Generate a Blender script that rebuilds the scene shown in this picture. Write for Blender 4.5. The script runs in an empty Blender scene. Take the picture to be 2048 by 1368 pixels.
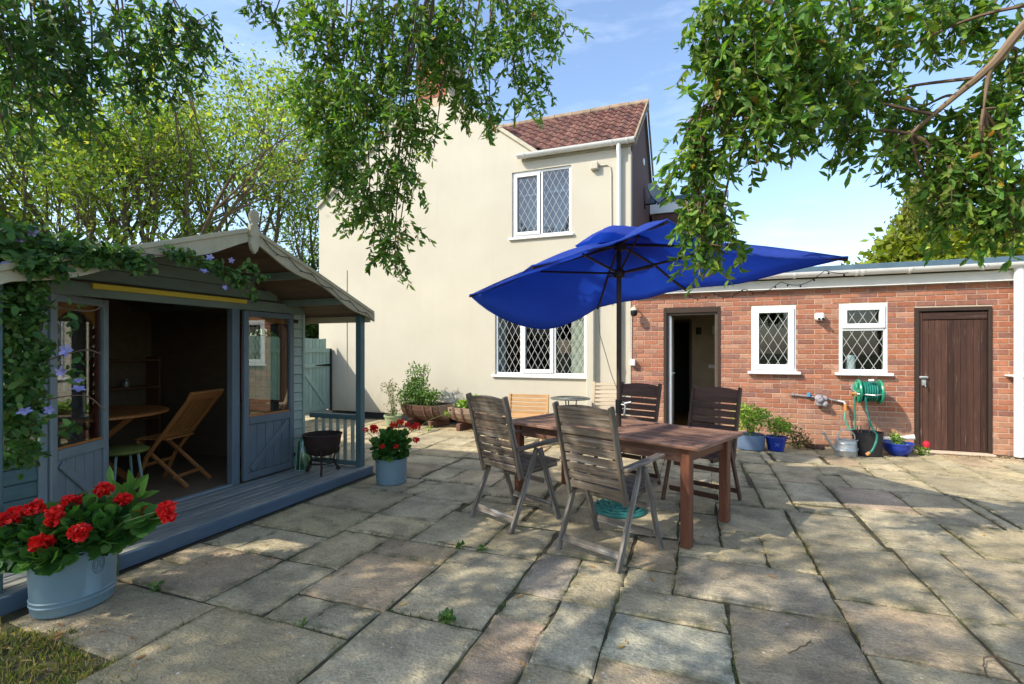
import bpy, math, random
import numpy as np
from mathutils import Vector, Matrix, Quaternion
R = random.Random(7)
NR = np.random.RandomState(7)
C = bpy.context.scene.collection
SC = bpy.context.scene

# ---------------------------------------------------------------- camera, sky, sun, exposure
TH = 20.79
cam_d = bpy.data.cameras.new('camera')
cam_d.lens = 36 * 977 / 2048
cam_d.sensor_width = 36
cam_d.shift_y = 14 / 2048
cam_d.clip_start = 0.05
cam_d.clip_end = 600
cam = bpy.data.objects.new('camera', cam_d)
cam.location = (0, 0, 1.43)
cam.rotation_euler = (math.radians(90), 0, math.radians(TH))
C.objects.link(cam)
SC.camera = cam

SUN_DIR = Vector((0.85, 0.80, -1.0)).normalized()
W = bpy.data.worlds.new('World')
SC.world = W
W.use_nodes = True
wn, wl = W.node_tree.nodes, W.node_tree.links
wn.clear()
w_out = wn.new('ShaderNodeOutputWorld')
w_bg = wn.new('ShaderNodeBackground')
sky = wn.new('ShaderNodeTexSky')
sky.sky_type = 'NISHITA'
sky.sun_disc = False
sky.sun_elevation = math.asin(-SUN_DIR.z)
sky.sun_rotation = math.atan2(-SUN_DIR.x, -SUN_DIR.y) % (2 * math.pi)
sky.air_density = 1.0
sky.dust_density = 1.2
sky.ozone_density = 1.6
w_tc = wn.new('ShaderNodeTexCoord')
w_map = wn.new('ShaderNodeMapping')
w_map.inputs['Scale'].default_value = (1.6, 1.6, 7.0)
w_map.inputs['Rotation'].default_value = (0.05, 0.12, 0.5)
w_no = wn.new('ShaderNodeTexNoise')
w_no.inputs['Scale'].default_value = 1.7
w_no.inputs['Detail'].default_value = 7
w_no.inputs['Roughness'].default_value = 0.62
w_rmp = wn.new('ShaderNodeMapRange')
w_rmp.inputs['From Min'].default_value = 0.50
w_rmp.inputs['From Max'].default_value = 0.85
w_rmp.inputs['To Max'].default_value = 0.26
w_mix = wn.new('ShaderNodeMix')
w_mix.data_type = 'RGBA'
w_mix.inputs['B'].default_value = (7.0, 7.3, 7.8, 1)
wl.new(w_tc.outputs['Generated'], w_map.inputs['Vector'])
wl.new(w_map.outputs['Vector'], w_no.inputs['Vector'])
wl.new(w_no.outputs['Fac'], w_rmp.inputs['Value'])
wl.new(w_rmp.outputs['Result'], w_mix.inputs['Factor'])
wl.new(sky.outputs['Color'], w_mix.inputs['A'])
wl.new(w_mix.outputs['Result'], w_bg.inputs['Color'])
wl.new(w_bg.outputs['Background'], w_out.inputs['Surface'])
w_bg.inputs['Strength'].default_value = 0.15

sun_d = bpy.data.lights.new('sun', 'SUN')
sun_d.energy = 2.75
sun_d.angle = math.radians(0.55)
sun_d.color = (1.0, 0.93, 0.80)
sun = bpy.data.objects.new('sun', sun_d)
sun.rotation_mode = 'QUATERNION'
sun.rotation_quaternion = SUN_DIR.to_track_quat('-Z', 'Y')
sun.location = (-8, -8, 12)
C.objects.link(sun)

SC.view_settings.view_transform = 'Standard'
SC.view_settings.look = 'None'
SC.view_settings.gamma = 1
SC.view_settings.use_curve_mapping = False
SC.view_settings.exposure = 1.15
SC.render.engine = 'CYCLES'
SC.cycles.max_bounces = 8
SC.cycles.diffuse_bounces = 4
SC.cycles.transparent_max_bounces = 16
SC.cycles.use_denoising = True
SC.cycles.sample_clamp_indirect = 4.0

# ---------------------------------------------------------------- helpers
WORLD_ROOTS = set()

def thing(name, label, cat, loc=(0, 0, 0), rz=0.0, group=None, world=False):
    """An Empty at the thing's base; world=True when its parts are written in world coordinates."""
    o = bpy.data.objects.new(name, None)
    o.empty_display_size = 0.1
    o.location = loc
    o.rotation_euler = (0, 0, rz)
    o['label'] = label
    o['category'] = cat
    if group:
        o['group'] = group
    C.objects.link(o)
    if world:
        WORLD_ROOTS.add(o.name)
    return o

def tag(o, label, cat, group=None):
    o['label'] = label
    o['category'] = cat
    if group:
        o['group'] = group
    return o

def adopt(o, parent):
    o.parent = parent
    if parent.name in WORLD_ROOTS:
        o.matrix_parent_inverse = Matrix.Translation(-Vector(parent.location))

def link_mesh(name, me, mat=None, parent=None, basis=None, color=None):
    o = bpy.data.objects.new(name, me)
    if mat is not None and len(me.materials) == 0:
        me.materials.append(mat)
    elif mat is not None and me.materials[0] != mat:
        o.material_slots[0].link = 'OBJECT'
        o.material_slots[0].material = mat
    C.objects.link(o)
    if parent is not None:
        adopt(o, parent)
    if basis is not None:
        o.matrix_basis = basis
    if color is not None:
        o.color = (color[0], color[1], color[2], 1)
    return o

class MB:
    """Collects simple shapes into one mesh."""
    def __init__(s):
        s.v, s.f = [], []

    def add(s, vs, fs):
        k = len(s.v)
        s.v.extend([tuple(p) for p in vs])
        s.f.extend([tuple(i + k for i in f) for f in fs])
        return s

    def box(s, x0, x1, y0, y1, z0, z1, c=0.0, M=None):
        if c > 0:
            vs, fs = cham_box(x1 - x0, y1 - y0, z1 - z0, c)
            m = Vector(((x0 + x1) / 2, (y0 + y1) / 2, (z0 + z1) / 2))
            vs = [Vector(p) + m for p in vs]
        else:
            vs = [Vector(p) for p in ((x0, y0, z0), (x1, y0, z0), (x1, y1, z0), (x0, y1, z0),
                                      (x0, y0, z1), (x1, y0, z1), (x1, y1, z1), (x0, y1, z1))]
            fs = [(3, 2, 1, 0), (4, 5, 6, 7), (0, 1, 5, 4), (1, 2, 6, 5), (2, 3, 7, 6), (3, 0, 4, 7)]
        if M is not None:
            vs = [M @ p for p in vs]
        return s.add(vs, fs)

    def bar(s, p0, p1, w, h, up=(0, 0, 1), c=0.0):
        M, L = frame(p0, p1, up)
        return s.box(-L / 2, L / 2, -w / 2, w / 2, -h / 2, h / 2, c, M)

    def tube(s, pts, r, n=8, cap=True, closed=False):
        pts = [Vector(p) for p in pts]
        rs = r if isinstance(r, (list, tuple)) else [r] * len(pts)
        rings = []
        prev = None
        m = len(pts)
        for i, p in enumerate(pts):
            if closed:
                t = pts[(i + 1) % m] - pts[i - 1]
            else:
                t = (pts[min(i + 1, m - 1)] - pts[max(i - 1, 0)])
            if t.length < 1e-9:
                t = Vector((0, 0, 1))
            t.normalize()
            if prev is None:
                a = Vector((0, 0, 1)) if abs(t.z) < 0.9 else Vector((1, 0, 0))
                u = t.cross(a).normalized()
            else:
                u = (prev - t * prev.dot(t))
                u = u.normalized() if u.length > 1e-6 else t.orthogonal().normalized()
            prev = u
            w = t.cross(u)
            rings.append([p + (u * math.cos(2 * math.pi * k / n) + w * math.sin(2 * math.pi * k / n)) * rs[i] for k in range(n)])
        vs = [q for ring in rings for q in ring]
        fs = []
        for i in range(m if closed else m - 1):
            j = (i + 1) % m
            for k in range(n):
                fs.append((i * n + k, i * n + (k + 1) % n, j * n + (k + 1) % n, j * n + k))
        if cap and not closed:
            fs.append(tuple(range(n - 1, -1, -1)))
            fs.append(tuple((m - 1) * n + k for k in range(n)))
        return s.add(vs, fs)

    def lathe(s, prof, cx=0, cy=0, cz=0, n=24, sx=1.0, sy=1.0, M=None):
        vs, fs = [], []
        m = len(prof)
        for (r, z) in prof:
            for k in range(n):
                a = 2 * math.pi * k / n
                vs.append(Vector((cx + r * math.cos(a) * sx, cy + r * math.sin(a) * sy, cz + z)))
        if M is not None:
            vs = [M @ p for p in vs]
        for i in range(m - 1):
            for k in range(n):
                fs.append((i * n + k, i * n + (k + 1) % n, (i + 1) * n + (k + 1) % n, (i + 1) * n + k))
        if prof[0][0] > 1e-5:
            fs.append(tuple(range(n - 1, -1, -1)))
        if prof[-1][0] > 1e-5:
            fs.append(tuple((m - 1) * n + k for k in range(n)))
        return s.add(vs, fs)

    def prism(s, poly, d, M):
        """poly in local xy, extruded along local z from 0 to d."""
        n = len(poly)
        vs = [M @ Vector((p[0], p[1], 0)) for p in poly] + [M @ Vector((p[0], p[1], d)) for p in poly]
        fs = [tuple(range(n - 1, -1, -1)), tuple(range(n, 2 * n))]
        for i in range(n):
            j = (i + 1) % n
            fs.append((i, j, n + j, n + i))
        return s.add(vs, fs)

    def ball(s, p, r, n=8, m=5, sz=1.0):
        prof = [(max(r * math.sin(math.pi * i / m), 1e-4), -r * sz * math.cos(math.pi * i / m)) for i in range(m + 1)]
        return s.lathe(prof, p[0], p[1], p[2], n)

    def build(s, name, mat=None, parent=None, smooth=False, basis=None, color=None, bevel=0, stuff=False):
        me = bpy.data.meshes.new(name)
        me.from_pydata(s.v, [], s.f)
        if smooth:
            me.polygons.foreach_set('use_smooth', [True] * len(me.polygons))
            try:
                me.set_sharp_from_angle(angle=math.radians(40))
            except Exception:
                pass
        me.update()
        o = link_mesh(name, me, mat, parent, basis, color)
        if bevel:
            b = o.modifiers.new('edge', 'BEVEL')
            b.width = bevel
            b.segments = 2
            b.limit_method = 'ANGLE'
        if stuff:
            o['kind'] = 'stuff'
        return o

_cb = {}
def cham_box(sx, sy, sz, c):
    hx, hy, hz = sx / 2, sy / 2, sz / 2
    c = min(c, hx * 0.45, hy * 0.45, hz * 0.45)
    vs, idx = [], {}
    for ix in (-1, 1):
        for iy in (-1, 1):
            for iz in (-1, 1):
                for a in range(3):
                    p = [ix * hx, iy * hy, iz * hz]
                    for b in range(3):
                        if b != a:
                            p[b] -= (ix, iy, iz)[b] * c
                    idx[(ix, iy, iz, a)] = len(vs)
                    vs.append(tuple(p))
    if 'f' not in _cb:
        fs = []
        for a in range(3):
            b, d = (a + 1) % 3, (a + 2) % 3
            for sg in (-1, 1):
                q = []
                for (u, w) in ((-1, -1), (1, -1), (1, 1), (-1, 1)):
                    k = [0, 0, 0]
                    k[a], k[b], k[d] = sg, u, w
                    q.append(idx[(k[0], k[1], k[2], a)])
                fs.append(tuple(q) if sg > 0 else tuple(q[::-1]))
        for a in range(3):
            b, d = (a + 1) % 3, (a + 2) % 3
            for u in (-1, 1):
                for w in (-1, 1):
                    def K(t, ax):
                        k = [0, 0, 0]
                        k[a], k[b], k[d] = t, u, w
                        return idx[(k[0], k[1], k[2], ax)]
                    q = (K(-1, b), K(1, b), K(1, d), K(-1, d))
                    fs.append(q if u * w > 0 else q[::-1])
        for ix in (-1, 1):
            for iy in (-1, 1):
                for iz in (-1, 1):
                    t = tuple(idx[(ix, iy, iz, a)] for a in range(3))
                    fs.append(t if ix * iy * iz > 0 else t[::-1])
        _cb['f'] = fs
    return vs, _cb['f']

def frame(p0, p1, up=(0, 0, 1)):
    p0, p1 = Vector(p0), Vector(p1)
    x = p1 - p0
    L = x.length
    x.normalize()
    u = Vector(up)
    z = u - x * u.dot(x)
    if z.length < 1e-5:
        z = x.orthogonal()
    z.normalize()
    y = z.cross(x)
    M = Matrix((x, y, z)).transposed().to_4x4()
    M.translation = (p0 + p1) / 2
    return M, L

_pl = {}
def plank(name, p0, p1, w, h, mat, parent, up=(0, 0, 1), c=0.004, color=None):
    """A board from p0 to p1 (local X along the grain); alike boards share mesh data."""
    M, L = frame(p0, p1, up)
    key = (round(L, 3), round(w, 4), round(h, 4), round(c, 4), mat.name)
    if key not in _pl:
        vs, fs = cham_box(L, w, h, c)
        me = bpy.data.meshes.new(name)
        me.from_pydata(vs, [], fs)
        me.materials.append(mat)
        _pl[key] = me
    return link_mesh(name, _pl[key], mat, parent, M, color)

def copy_tree(o, parent=None):
    c = o.copy()
    C.objects.link(c)
    if parent is not None:
        c.parent = parent
        c.matrix_parent_inverse = o.matrix_parent_inverse.copy()
    for ch in list(o.children):
        copy_tree(ch, c)
    return c

# fast leaf meshes -----------------------------------------------------------
LEAF_LANCE = (np.array([(0, 0, 0), (.22, .36, .03), (.6, .42, .02), (1, 0, -.10), (.6, -.42, .02), (.22, -.36, .03), (.4, 0, -.05)]),
              [(0, 6, 1), (1, 6, 2), (2, 6, 3), (3, 6, 4), (4, 6, 5), (5, 6, 0)])
LEAF_OVAL = (np.array([(0, 0, 0), (.3, .48, .05), (.7, .42, .04), (1, 0, -.05), (.7, -.42, .04), (.3, -.48, .05), (.5, 0, -.06)]),
             [(0, 6, 1), (1, 6, 2), (2, 6, 3), (3, 6, 4), (4, 6, 5), (5, 6, 0)])
LEAF_QUAD = (np.array([(0, 0, 0), (.45, .5, .05), (1, 0, 0), (.5, -.5, -.05)]), [(0, 1, 2), (0, 2, 3)])
_ang = [2 * math.pi * k / 9 for k in range(9)]
LEAF_ROUND = (np.array([(.5, 0, -.10)] + [(.5 - .5 * math.cos(a) * (1 if k else .6), .5 * math.sin(a), .06 * (k % 2)) for k, a in enumerate(_ang)]),
              [(0, 1 + k, 1 + (k + 1) % 9) for k in range(9)])

_lp = {}
def leaf_piece(tpl, mat):
    key = (id(tpl), mat.name)
    if key not in _lp:
        me = bpy.data.meshes.new('leaf')
        me.from_pydata([tuple(p) for p in tpl[0]], [], tpl[1])
        me.polygons.foreach_set('use_smooth', [True] * len(tpl[1]))
        at = me.attributes.new('tint', 'FLOAT_COLOR', 'POINT')
        at.data.foreach_set('color', [1.0] * (4 * len(tpl[0])))
        me.materials.append(mat)
        _lp[key] = me
    return _lp[key]

def nearest_in_view(P, k):
    s, c = math.sin(math.radians(TH)), math.cos(math.radians(TH))
    dep = -P[:, 0] * s + P[:, 1] * c
    lat = P[:, 0] * c + P[:, 1] * s
    ok = (dep > .3) & (np.abs(lat) < dep * 1.05) & (np.abs(P[:, 2] - 1.43) < dep * .72)
    idx = np.nonzero(ok)[0]
    return idx[np.argsort(dep[idx])][:k]

def leaves(name, P, D, L, Wd, cols, mat, parent, tpl=LEAF_LANCE, flat=None, pieces=0):
    """P base points, D directions, L lengths, Wd widths, cols rgb per leaf."""
    P = np.asarray(P, dtype=np.float64)
    n = len(P)
    D = np.asarray(D, dtype=np.float64)
    D /= np.linalg.norm(D, axis=1)[:, None] + 1e-9
    if flat is None:
        A = NR.normal(size=(n, 3))
    else:
        A = np.asarray(flat, dtype=np.float64) + NR.normal(size=(n, 3)) * 0.35
    S = np.cross(A, D)
    S /= np.linalg.norm(S, axis=1)[:, None] + 1e-9
    N = np.cross(D, S)
    t, fs = tpl
    m = len(t)
    L = np.broadcast_to(np.asarray(L, dtype=np.float64), (n,))
    Wd = np.broadcast_to(np.asarray(Wd, dtype=np.float64), (n,))
    cols = np.asarray(cols)
    if pieces:
        pick = nearest_in_view(P + D * L[:, None] * .5, pieces)
        me = leaf_piece(tpl, mat)
        for i in pick:
            B = Matrix(((D[i, 0] * L[i], S[i, 0] * Wd[i], N[i, 0] * L[i], P[i, 0]),
                        (D[i, 1] * L[i], S[i, 1] * Wd[i], N[i, 1] * L[i], P[i, 1]),
                        (D[i, 2] * L[i], S[i, 2] * Wd[i], N[i, 2] * L[i], P[i, 2]), (0, 0, 0, 1)))
            link_mesh('leaf', me, mat, parent, B, tuple(cols[i]))
        keep = np.ones(n, dtype=bool)
        keep[pick] = False
        P, D, S, N, L, Wd, cols = P[keep], D[keep], S[keep], N[keep], L[keep], Wd[keep], cols[keep]
        n = len(P)
        if n == 0:
            return None
    V = (P[:, None, :] + D[:, None, :] * (t[None, :, 0, None] * L[:, None, None])
         + S[:, None, :] * (t[None, :, 1, None] * Wd[:, None, None])
         + N[:, None, :] * (t[None, :, 2, None] * L[:, None, None]))
    V = V.reshape(-1, 3)
    F = np.array(fs, dtype=np.int64)
    T = (F[None] + (np.arange(n) * m)[:, None, None]).reshape(-1, 3)
    me = bpy.data.meshes.new(name)
    me.vertices.add(len(V))
    me.vertices.foreach_set('co', V.ravel())
    me.loops.add(T.size)
    me.loops.foreach_set('vertex_index', T.ravel().astype(np.int32))
    me.polygons.add(len(T))
    me.polygons.foreach_set('loop_start', np.arange(0, T.size, 3, dtype=np.int32))
    me.polygons.foreach_set('loop_total', np.full(len(T), 3, dtype=np.int32))
    me.polygons.foreach_set('use_smooth', np.ones(len(T), dtype=bool))
    me.update(calc_edges=True)
    ca = me.attributes.new('tint', 'FLOAT_COLOR', 'POINT')
    cc = np.ones((n, m, 4))
    cc[:, :, :3] = np.asarray(cols)[:, None, :]
    ca.data.foreach_set('color', cc.ravel())
    o = link_mesh(name, me, mat, parent)
    if name in ('foliage', 'crown'):
        o['kind'] = 'stuff'
    return o

def tint(n, cols, var=0.18):
    cols = np.asarray(cols, dtype=np.float64)
    k = NR.randint(0, len(cols), n)
    return np.clip(cols[k] * (1 + NR.normal(size=(n, 1)) * var) * (1 + NR.normal(size=(n, 3)) * 0.06), 0.001, 1)

# ---------------------------------------------------------------- materials
def new_mat(name):
    m = bpy.data.materials.new(name)
    m.use_nodes = True
    n = m.node_tree.nodes
    for x in list(n):
        n.remove(x)
    out = n.new('ShaderNodeOutputMaterial')
    b = n.new('ShaderNodeBsdfPrincipled')
    m.node_tree.links.new(b.outputs[0], out.inputs['Surface'])
    return m, n, m.node_tree.links, b, out

def rgba(c):
    return (c[0], c[1], c[2], 1)

def mixc(n, l, fac, a, b, mode='MIX'):
    x = n.new('ShaderNodeMix')
    x.data_type = 'RGBA'
    x.blend_type = mode
    for sock, val in (('Factor', fac), ('A', a), ('B', b)):
        if isinstance(val, (int, float)):
            x.inputs[sock].default_value = val
        elif isinstance(val, tuple):
            x.inputs[sock].default_value = rgba(val)
        else:
            l.new(val, x.inputs[sock])
    return x.outputs['Result']

def ramp(n, l, fac, lo, hi, a=0.0, b=1.0):
    x = n.new('ShaderNodeMapRange')
    x.inputs['From Min'].default_value = lo
    x.inputs['From Max'].default_value = hi
    x.inputs['To Min'].default_value = a
    x.inputs['To Max'].default_value = b
    l.new(fac, x.inputs['Value'])
    return x.outputs['Result']

def coords(n, l, scale=(1, 1, 1), offset_random=True):
    tc = n.new('ShaderNodeTexCoord')
    mp = n.new('ShaderNodeMapping')
    mp.inputs['Scale'].default_value = scale
    l.new(tc.outputs['Object'], mp.inputs['Vector'])
    if offset_random:
        oi = n.new('ShaderNodeObjectInfo')
        cx = n.new('ShaderNodeCombineXYZ')
        ml = n.new('ShaderNodeMath')
        ml.operation = 'MULTIPLY'
        ml.inputs[1].default_value = 37.0
        l.new(oi.outputs['Random'], ml.inputs[0])
        for k in range(3):
            l.new(ml.outputs[0], cx.inputs[k])
        l.new(cx.outputs[0], mp.inputs['Location'])
    return mp.outputs['Vector']

def noise(n, l, vec, scale, detail=4, rough=0.55, dist=0.0):
    x = n.new('ShaderNodeTexNoise')
    x.inputs['Scale'].default_value = scale
    x.inputs['Detail'].default_value = detail
    x.inputs['Roughness'].default_value = rough
    x.inputs['Distortion'].default_value = dist
    l.new(vec, x.inputs['Vector'])
    return x.outputs['Fac']

def bump(n, l, b, h, strength, dist=0.01):
    x = n.new('ShaderNodeBump')
    x.inputs['Strength'].default_value = strength
    x.inputs['Distance'].default_value = dist
    l.new(h, x.inputs['Height'])
    l.new(x.outputs['Normal'], b.inputs['Normal'])

def mat(name, c1, c2=None, scale=8.0, rough=0.6, bmp=0.15, stretch=(1, 1, 1), objcol=False, rnd=0.0, metal=0.0, spec=0.35,
        dirt=None, dirt_scale=3.0, dirt_lo=0.52, dirt_hi=0.72, detail=5, bdist=0.005):
    m, n, l, b, out = new_mat(name)
    v = coords(n, l, stretch)
    f = noise(n, l, v, scale, detail)
    c2 = c2 or tuple(x * 0.75 for x in c1)
    col = mixc(n, l, ramp(n, l, f, 0.3, 0.7), c2, c1)
    oi = n.new('ShaderNodeObjectInfo')
    if objcol:
        col = mixc(n, l, 1.0, col, oi.outputs['Color'], 'MULTIPLY')
    if dirt:
        f2 = noise(n, l, v, dirt_scale, 6, 0.65)
        col = mixc(n, l, ramp(n, l, f2, dirt_lo, dirt_hi), col, dirt)
    if rnd:
        hs = n.new('ShaderNodeHueSaturation')
        l.new(ramp(n, l, oi.outputs['Random'], 0, 1, 1 - rnd, 1 + rnd), hs.inputs['Value'])
        l.new(col, hs.inputs['Color'])
        col = hs.outputs['Color']
    l.new(col, b.inputs['Base Color'])
    b.inputs['Roughness'].default_value = rough
    b.inputs['Metallic'].default_value = metal
    b.inputs['Specular IOR Level'].default_value = spec
    if bmp:
        bump(n, l, b, f, bmp, bdist)
    return m

def wood(name, c1, c2, rough=0.6, rnd=0.15, grain=1.0, bmp=0.25, wear=None, wear_lo=0.55, wear_hi=0.7):
    """Grain runs along local X of each board."""
    m, n, l, b, out = new_mat(name)
    v = coords(n, l, (1.2, 22 * grain, 22 * grain))
    f = noise(n, l, v, 2.2, 6, 0.6, 0.6)
    v2 = coords(n, l, (2.5, 5, 5))
    g = noise(n, l, v2, 2.0, 4, 0.6)
    col = mixc(n, l, ramp(n, l, f, 0.32, 0.68), c2, c1)
    col = mixc(n, l, ramp(n, l, g, 0.35, 0.75, 0, 0.55), col, tuple((p + q) * 0.33 for p, q in zip(c1, c2)))
    if wear:
        v3 = coords(n, l, (0.9, 14, 14))
        h = noise(n, l, v3, 3.0, 6, 0.7)
        col = mixc(n, l, ramp(n, l, h, wear_lo, wear_hi), col, wear)
    oi = n.new('ShaderNodeObjectInfo')
    hs = n.new('ShaderNodeHueSaturation')
    l.new(ramp(n, l, oi.outputs['Random'], 0, 1, 1 - rnd, 1 + rnd), hs.inputs['Value'])
    l.new(col, hs.inputs['Color'])
    l.new(hs.outputs['Color'], b.inputs['Base Color'])
    b.inputs['Roughness'].default_value = rough
    b.inputs['Specular IOR Level'].default_value = 0.3
    bump(n, l, b, f, bmp, 0.004)
    return m

def leaf_mat(name, trans=0.35, rough=0.45, spec=0.4, tcol=(1.15, 1.25, 0.5)):
    m, n, l, b, out = new_mat(name)
    at = n.new('ShaderNodeAttribute')
    at.attribute_name = 'tint'
    oi = n.new('ShaderNodeObjectInfo')
    lc = mixc(n, l, 1.0, at.outputs['Color'], oi.outputs['Color'], 'MULTIPLY')
    l.new(lc, b.inputs['Base Color'])
    b.inputs['Roughness'].default_value = rough
    b.inputs['Specular IOR Level'].default_value = spec
    t = n.new('ShaderNodeBsdfTranslucent')
    l.new(mixc(n, l, 1.0, lc, tcol, 'MULTIPLY'), t.inputs['Color'])
    mx = n.new('ShaderNodeMixShader')
    mx.inputs[0].default_value = trans
    l.new(b.outputs[0], mx.inputs[1])
    l.new(t.outputs[0], mx.inputs[2])
    l.new(mx.outputs[0], out.inputs['Surface'])
    return m

def glass_mat(name, tintc=(0.9, 0.95, 0.95), refl=1.0, ior=1.5, rough=0.0):
    """Thin pane: see-through with a fresnel reflection."""
    m, n, l, b, out = new_mat(name)
    n.remove(b)
    tr = n.new('ShaderNodeBsdfTransparent')
    tr.inputs['Color'].default_value = rgba(tintc)
    gl = n.new('ShaderNodeBsdfGlossy')
    gl.inputs['Roughness'].default_value = rough
    lw = n.new('ShaderNodeLayerWeight')
    lw.inputs['Blend'].default_value = 0.5
    pw = n.new('ShaderNodeMath')
    pw.operation = 'POWER'
    pw.inputs[1].default_value = 4.0
    l.new(lw.outputs['Facing'], pw.inputs[0])
    ml = n.new('ShaderNodeMath')
    ml.operation = 'MULTIPLY_ADD'
    ml.use_clamp = True
    ml.inputs[1].default_value = 0.9
    ml.inputs[2].default_value = 0.03 * refl
    l.new(pw.outputs[0], ml.inputs[0])
    mx = n.new('ShaderNodeMixShader')
    l.new(ml.outputs[0], mx.inputs[0])
    l.new(tr.outputs[0], mx.inputs[1])
    l.new(gl.outputs[0], mx.inputs[2])
    l.new(mx.outputs[0], out.inputs['Surface'])
    return m

# paving stone: colour of the slab from the object, mottling, lichen spots and rough bedding
def slab_mat():
    m, n, l, b, out = new_mat('riven_stone')
    tc = n.new('ShaderNodeTexCoord')
    oi = n.new('ShaderNodeObjectInfo')
    geo = n.new('ShaderNodeNewGeometry')
    pos = geo.outputs['Position']
    f1 = noise(n, l, pos, 2.6, 6, 0.6, 0.5)
    f2 = noise(n, l, pos, 9.0, 6, 0.7, 0.3)
    f3 = noise(n, l, pos, 55.0, 3, 0.7)
    f4 = noise(n, l, pos, 1.1, 4, 0.6)
    col = mixc(n, l, ramp(n, l, f1, 0.35, 0.68), (0.62, 0.60, 0.56), (1.25, 1.2, 1.08))
    col = mixc(n, l, 1.0, col, oi.outputs['Color'], 'MULTIPLY')
    f10 = noise(n, l, pos, 130.0, 2, 0.6)
    col = mixc(n, l, 1.0, col, mixc(n, l, ramp(n, l, f3, 0.3, 0.7), (0.74, 0.74, 0.74), (1.2, 1.2, 1.2)), 'MULTIPLY')
    col = mixc(n, l, 1.0, col, mixc(n, l, ramp(n, l, f10, 0.3, 0.7), (0.80, 0.80, 0.80), (1.15, 1.15, 1.15)), 'MULTIPLY')
    # dark algae, warm algae, ochre iron stain, each with a shape of its own
    col = mixc(n, l, ramp(n, l, f2, 0.53, 0.76, 0, 0.48), col, (0.075, 0.070, 0.052))
    col = mixc(n, l, ramp(n, l, f4, 0.52, 0.70, 0, 0.45), col, (0.30, 0.24, 0.12))
    vo = n.new('ShaderNodeTexVoronoi')
    vo.inputs['Scale'].default_value = 70.0
    l.new(pos, vo.inputs['Vector'])
    spot = ramp(n, l, vo.outputs['Distance'], 0.10, 0.26, 1, 0)
    vo3 = n.new('ShaderNodeTexVoronoi')
    vo3.inputs['Scale'].default_value = 150.0
    l.new(pos, vo3.inputs['Vector'])
    f9 = noise(n, l, pos, 3.1, 4, 0.6)
    mk3 = n.new('ShaderNodeMath')
    mk3.operation = 'MULTIPLY'
    l.new(ramp(n, l, vo3.outputs['Distance'], 0.15, 0.42, 1, 0), mk3.inputs[0])
    l.new(ramp(n, l, f9, 0.46, 0.62), mk3.inputs[1])
    col = mixc(n, l, ramp(n, l, mk3.outputs[0], 0, 1, 0, 0.70), col, (0.58, 0.54, 0.42))
    vo2 = n.new('ShaderNodeTexVoronoi')
    vo2.inputs['Scale'].default_value = 19.0
    l.new(pos, vo2.inputs['Vector'])
    spot2 = ramp(n, l, vo2.outputs['Distance'], 0.08, 0.14, 1, 0)
    f6 = noise(n, l, pos, 4.3, 3, 0.6)
    mk = n.new('ShaderNodeMath')
    mk.operation = 'MULTIPLY'
    l.new(spot, mk.inputs[0])
    l.new(ramp(n, l, f6, 0.44, 0.60), mk.inputs[1])
    col = mixc(n, l, ramp(n, l, mk.outputs[0], 0, 1, 0, 0.75), col, (0.52, 0.50, 0.40))
    mk2 = n.new('ShaderNodeMath')
    mk2.operation = 'MULTIPLY'
    l.new(spot2, mk2.inputs[0])
    f7 = noise(n, l, pos, 7.7, 2, 0.5)
    l.new(ramp(n, l, f7, 0.54, 0.60), mk2.inputs[1])
    col = mixc(n, l, ramp(n, l, mk2.outputs[0], 0, 1, 0, 0.85), col, (0.72, 0.72, 0.68))
    # moss creeping in from the edge of the slab (uv-free: distance to the edge stored per vertex)
    at = n.new('ShaderNodeAttribute')
    at.attribute_name = 'edge'
    ed = n.new('ShaderNodeMath')
    ed.operation = 'MULTIPLY'
    l.new(at.outputs['Fac'], ed.inputs[0])
    l.new(ramp(n, l, f2, 0.40, 0.62), ed.inputs[1])
    col = mixc(n, l, ramp(n, l, ed.outputs[0], 0.05, 0.9, 0, 0.6), col, (0.075, 0.085, 0.03))
    l.new(col, b.inputs['Base Color'])
    b.inputs['Roughness'].default_value = 0.82
    b.inputs['Specular IOR Level'].default_value = 0.25
    v8 = n.new('ShaderNodeMapping')
    v8.inputs['Scale'].default_value = (1.0, 2.3, 1.0)
    v8.inputs['Rotation'].default_value = (0, 0, 0.5)
    l.new(pos, v8.inputs['Vector'])
    f8 = noise(n, l, v8.outputs[0], 5.0, 8, 0.68, 0.8)
    ad = n.new('ShaderNodeMath')
    ad.operation = 'MULTIPLY_ADD'
    ad.inputs[1].default_value = 0.45
    l.new(f3, ad.inputs[0])
    l.new(f8, ad.inputs[2])
    bump(n, l, b, ad.outputs[0], 1.0, 0.022)
    return m

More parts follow.
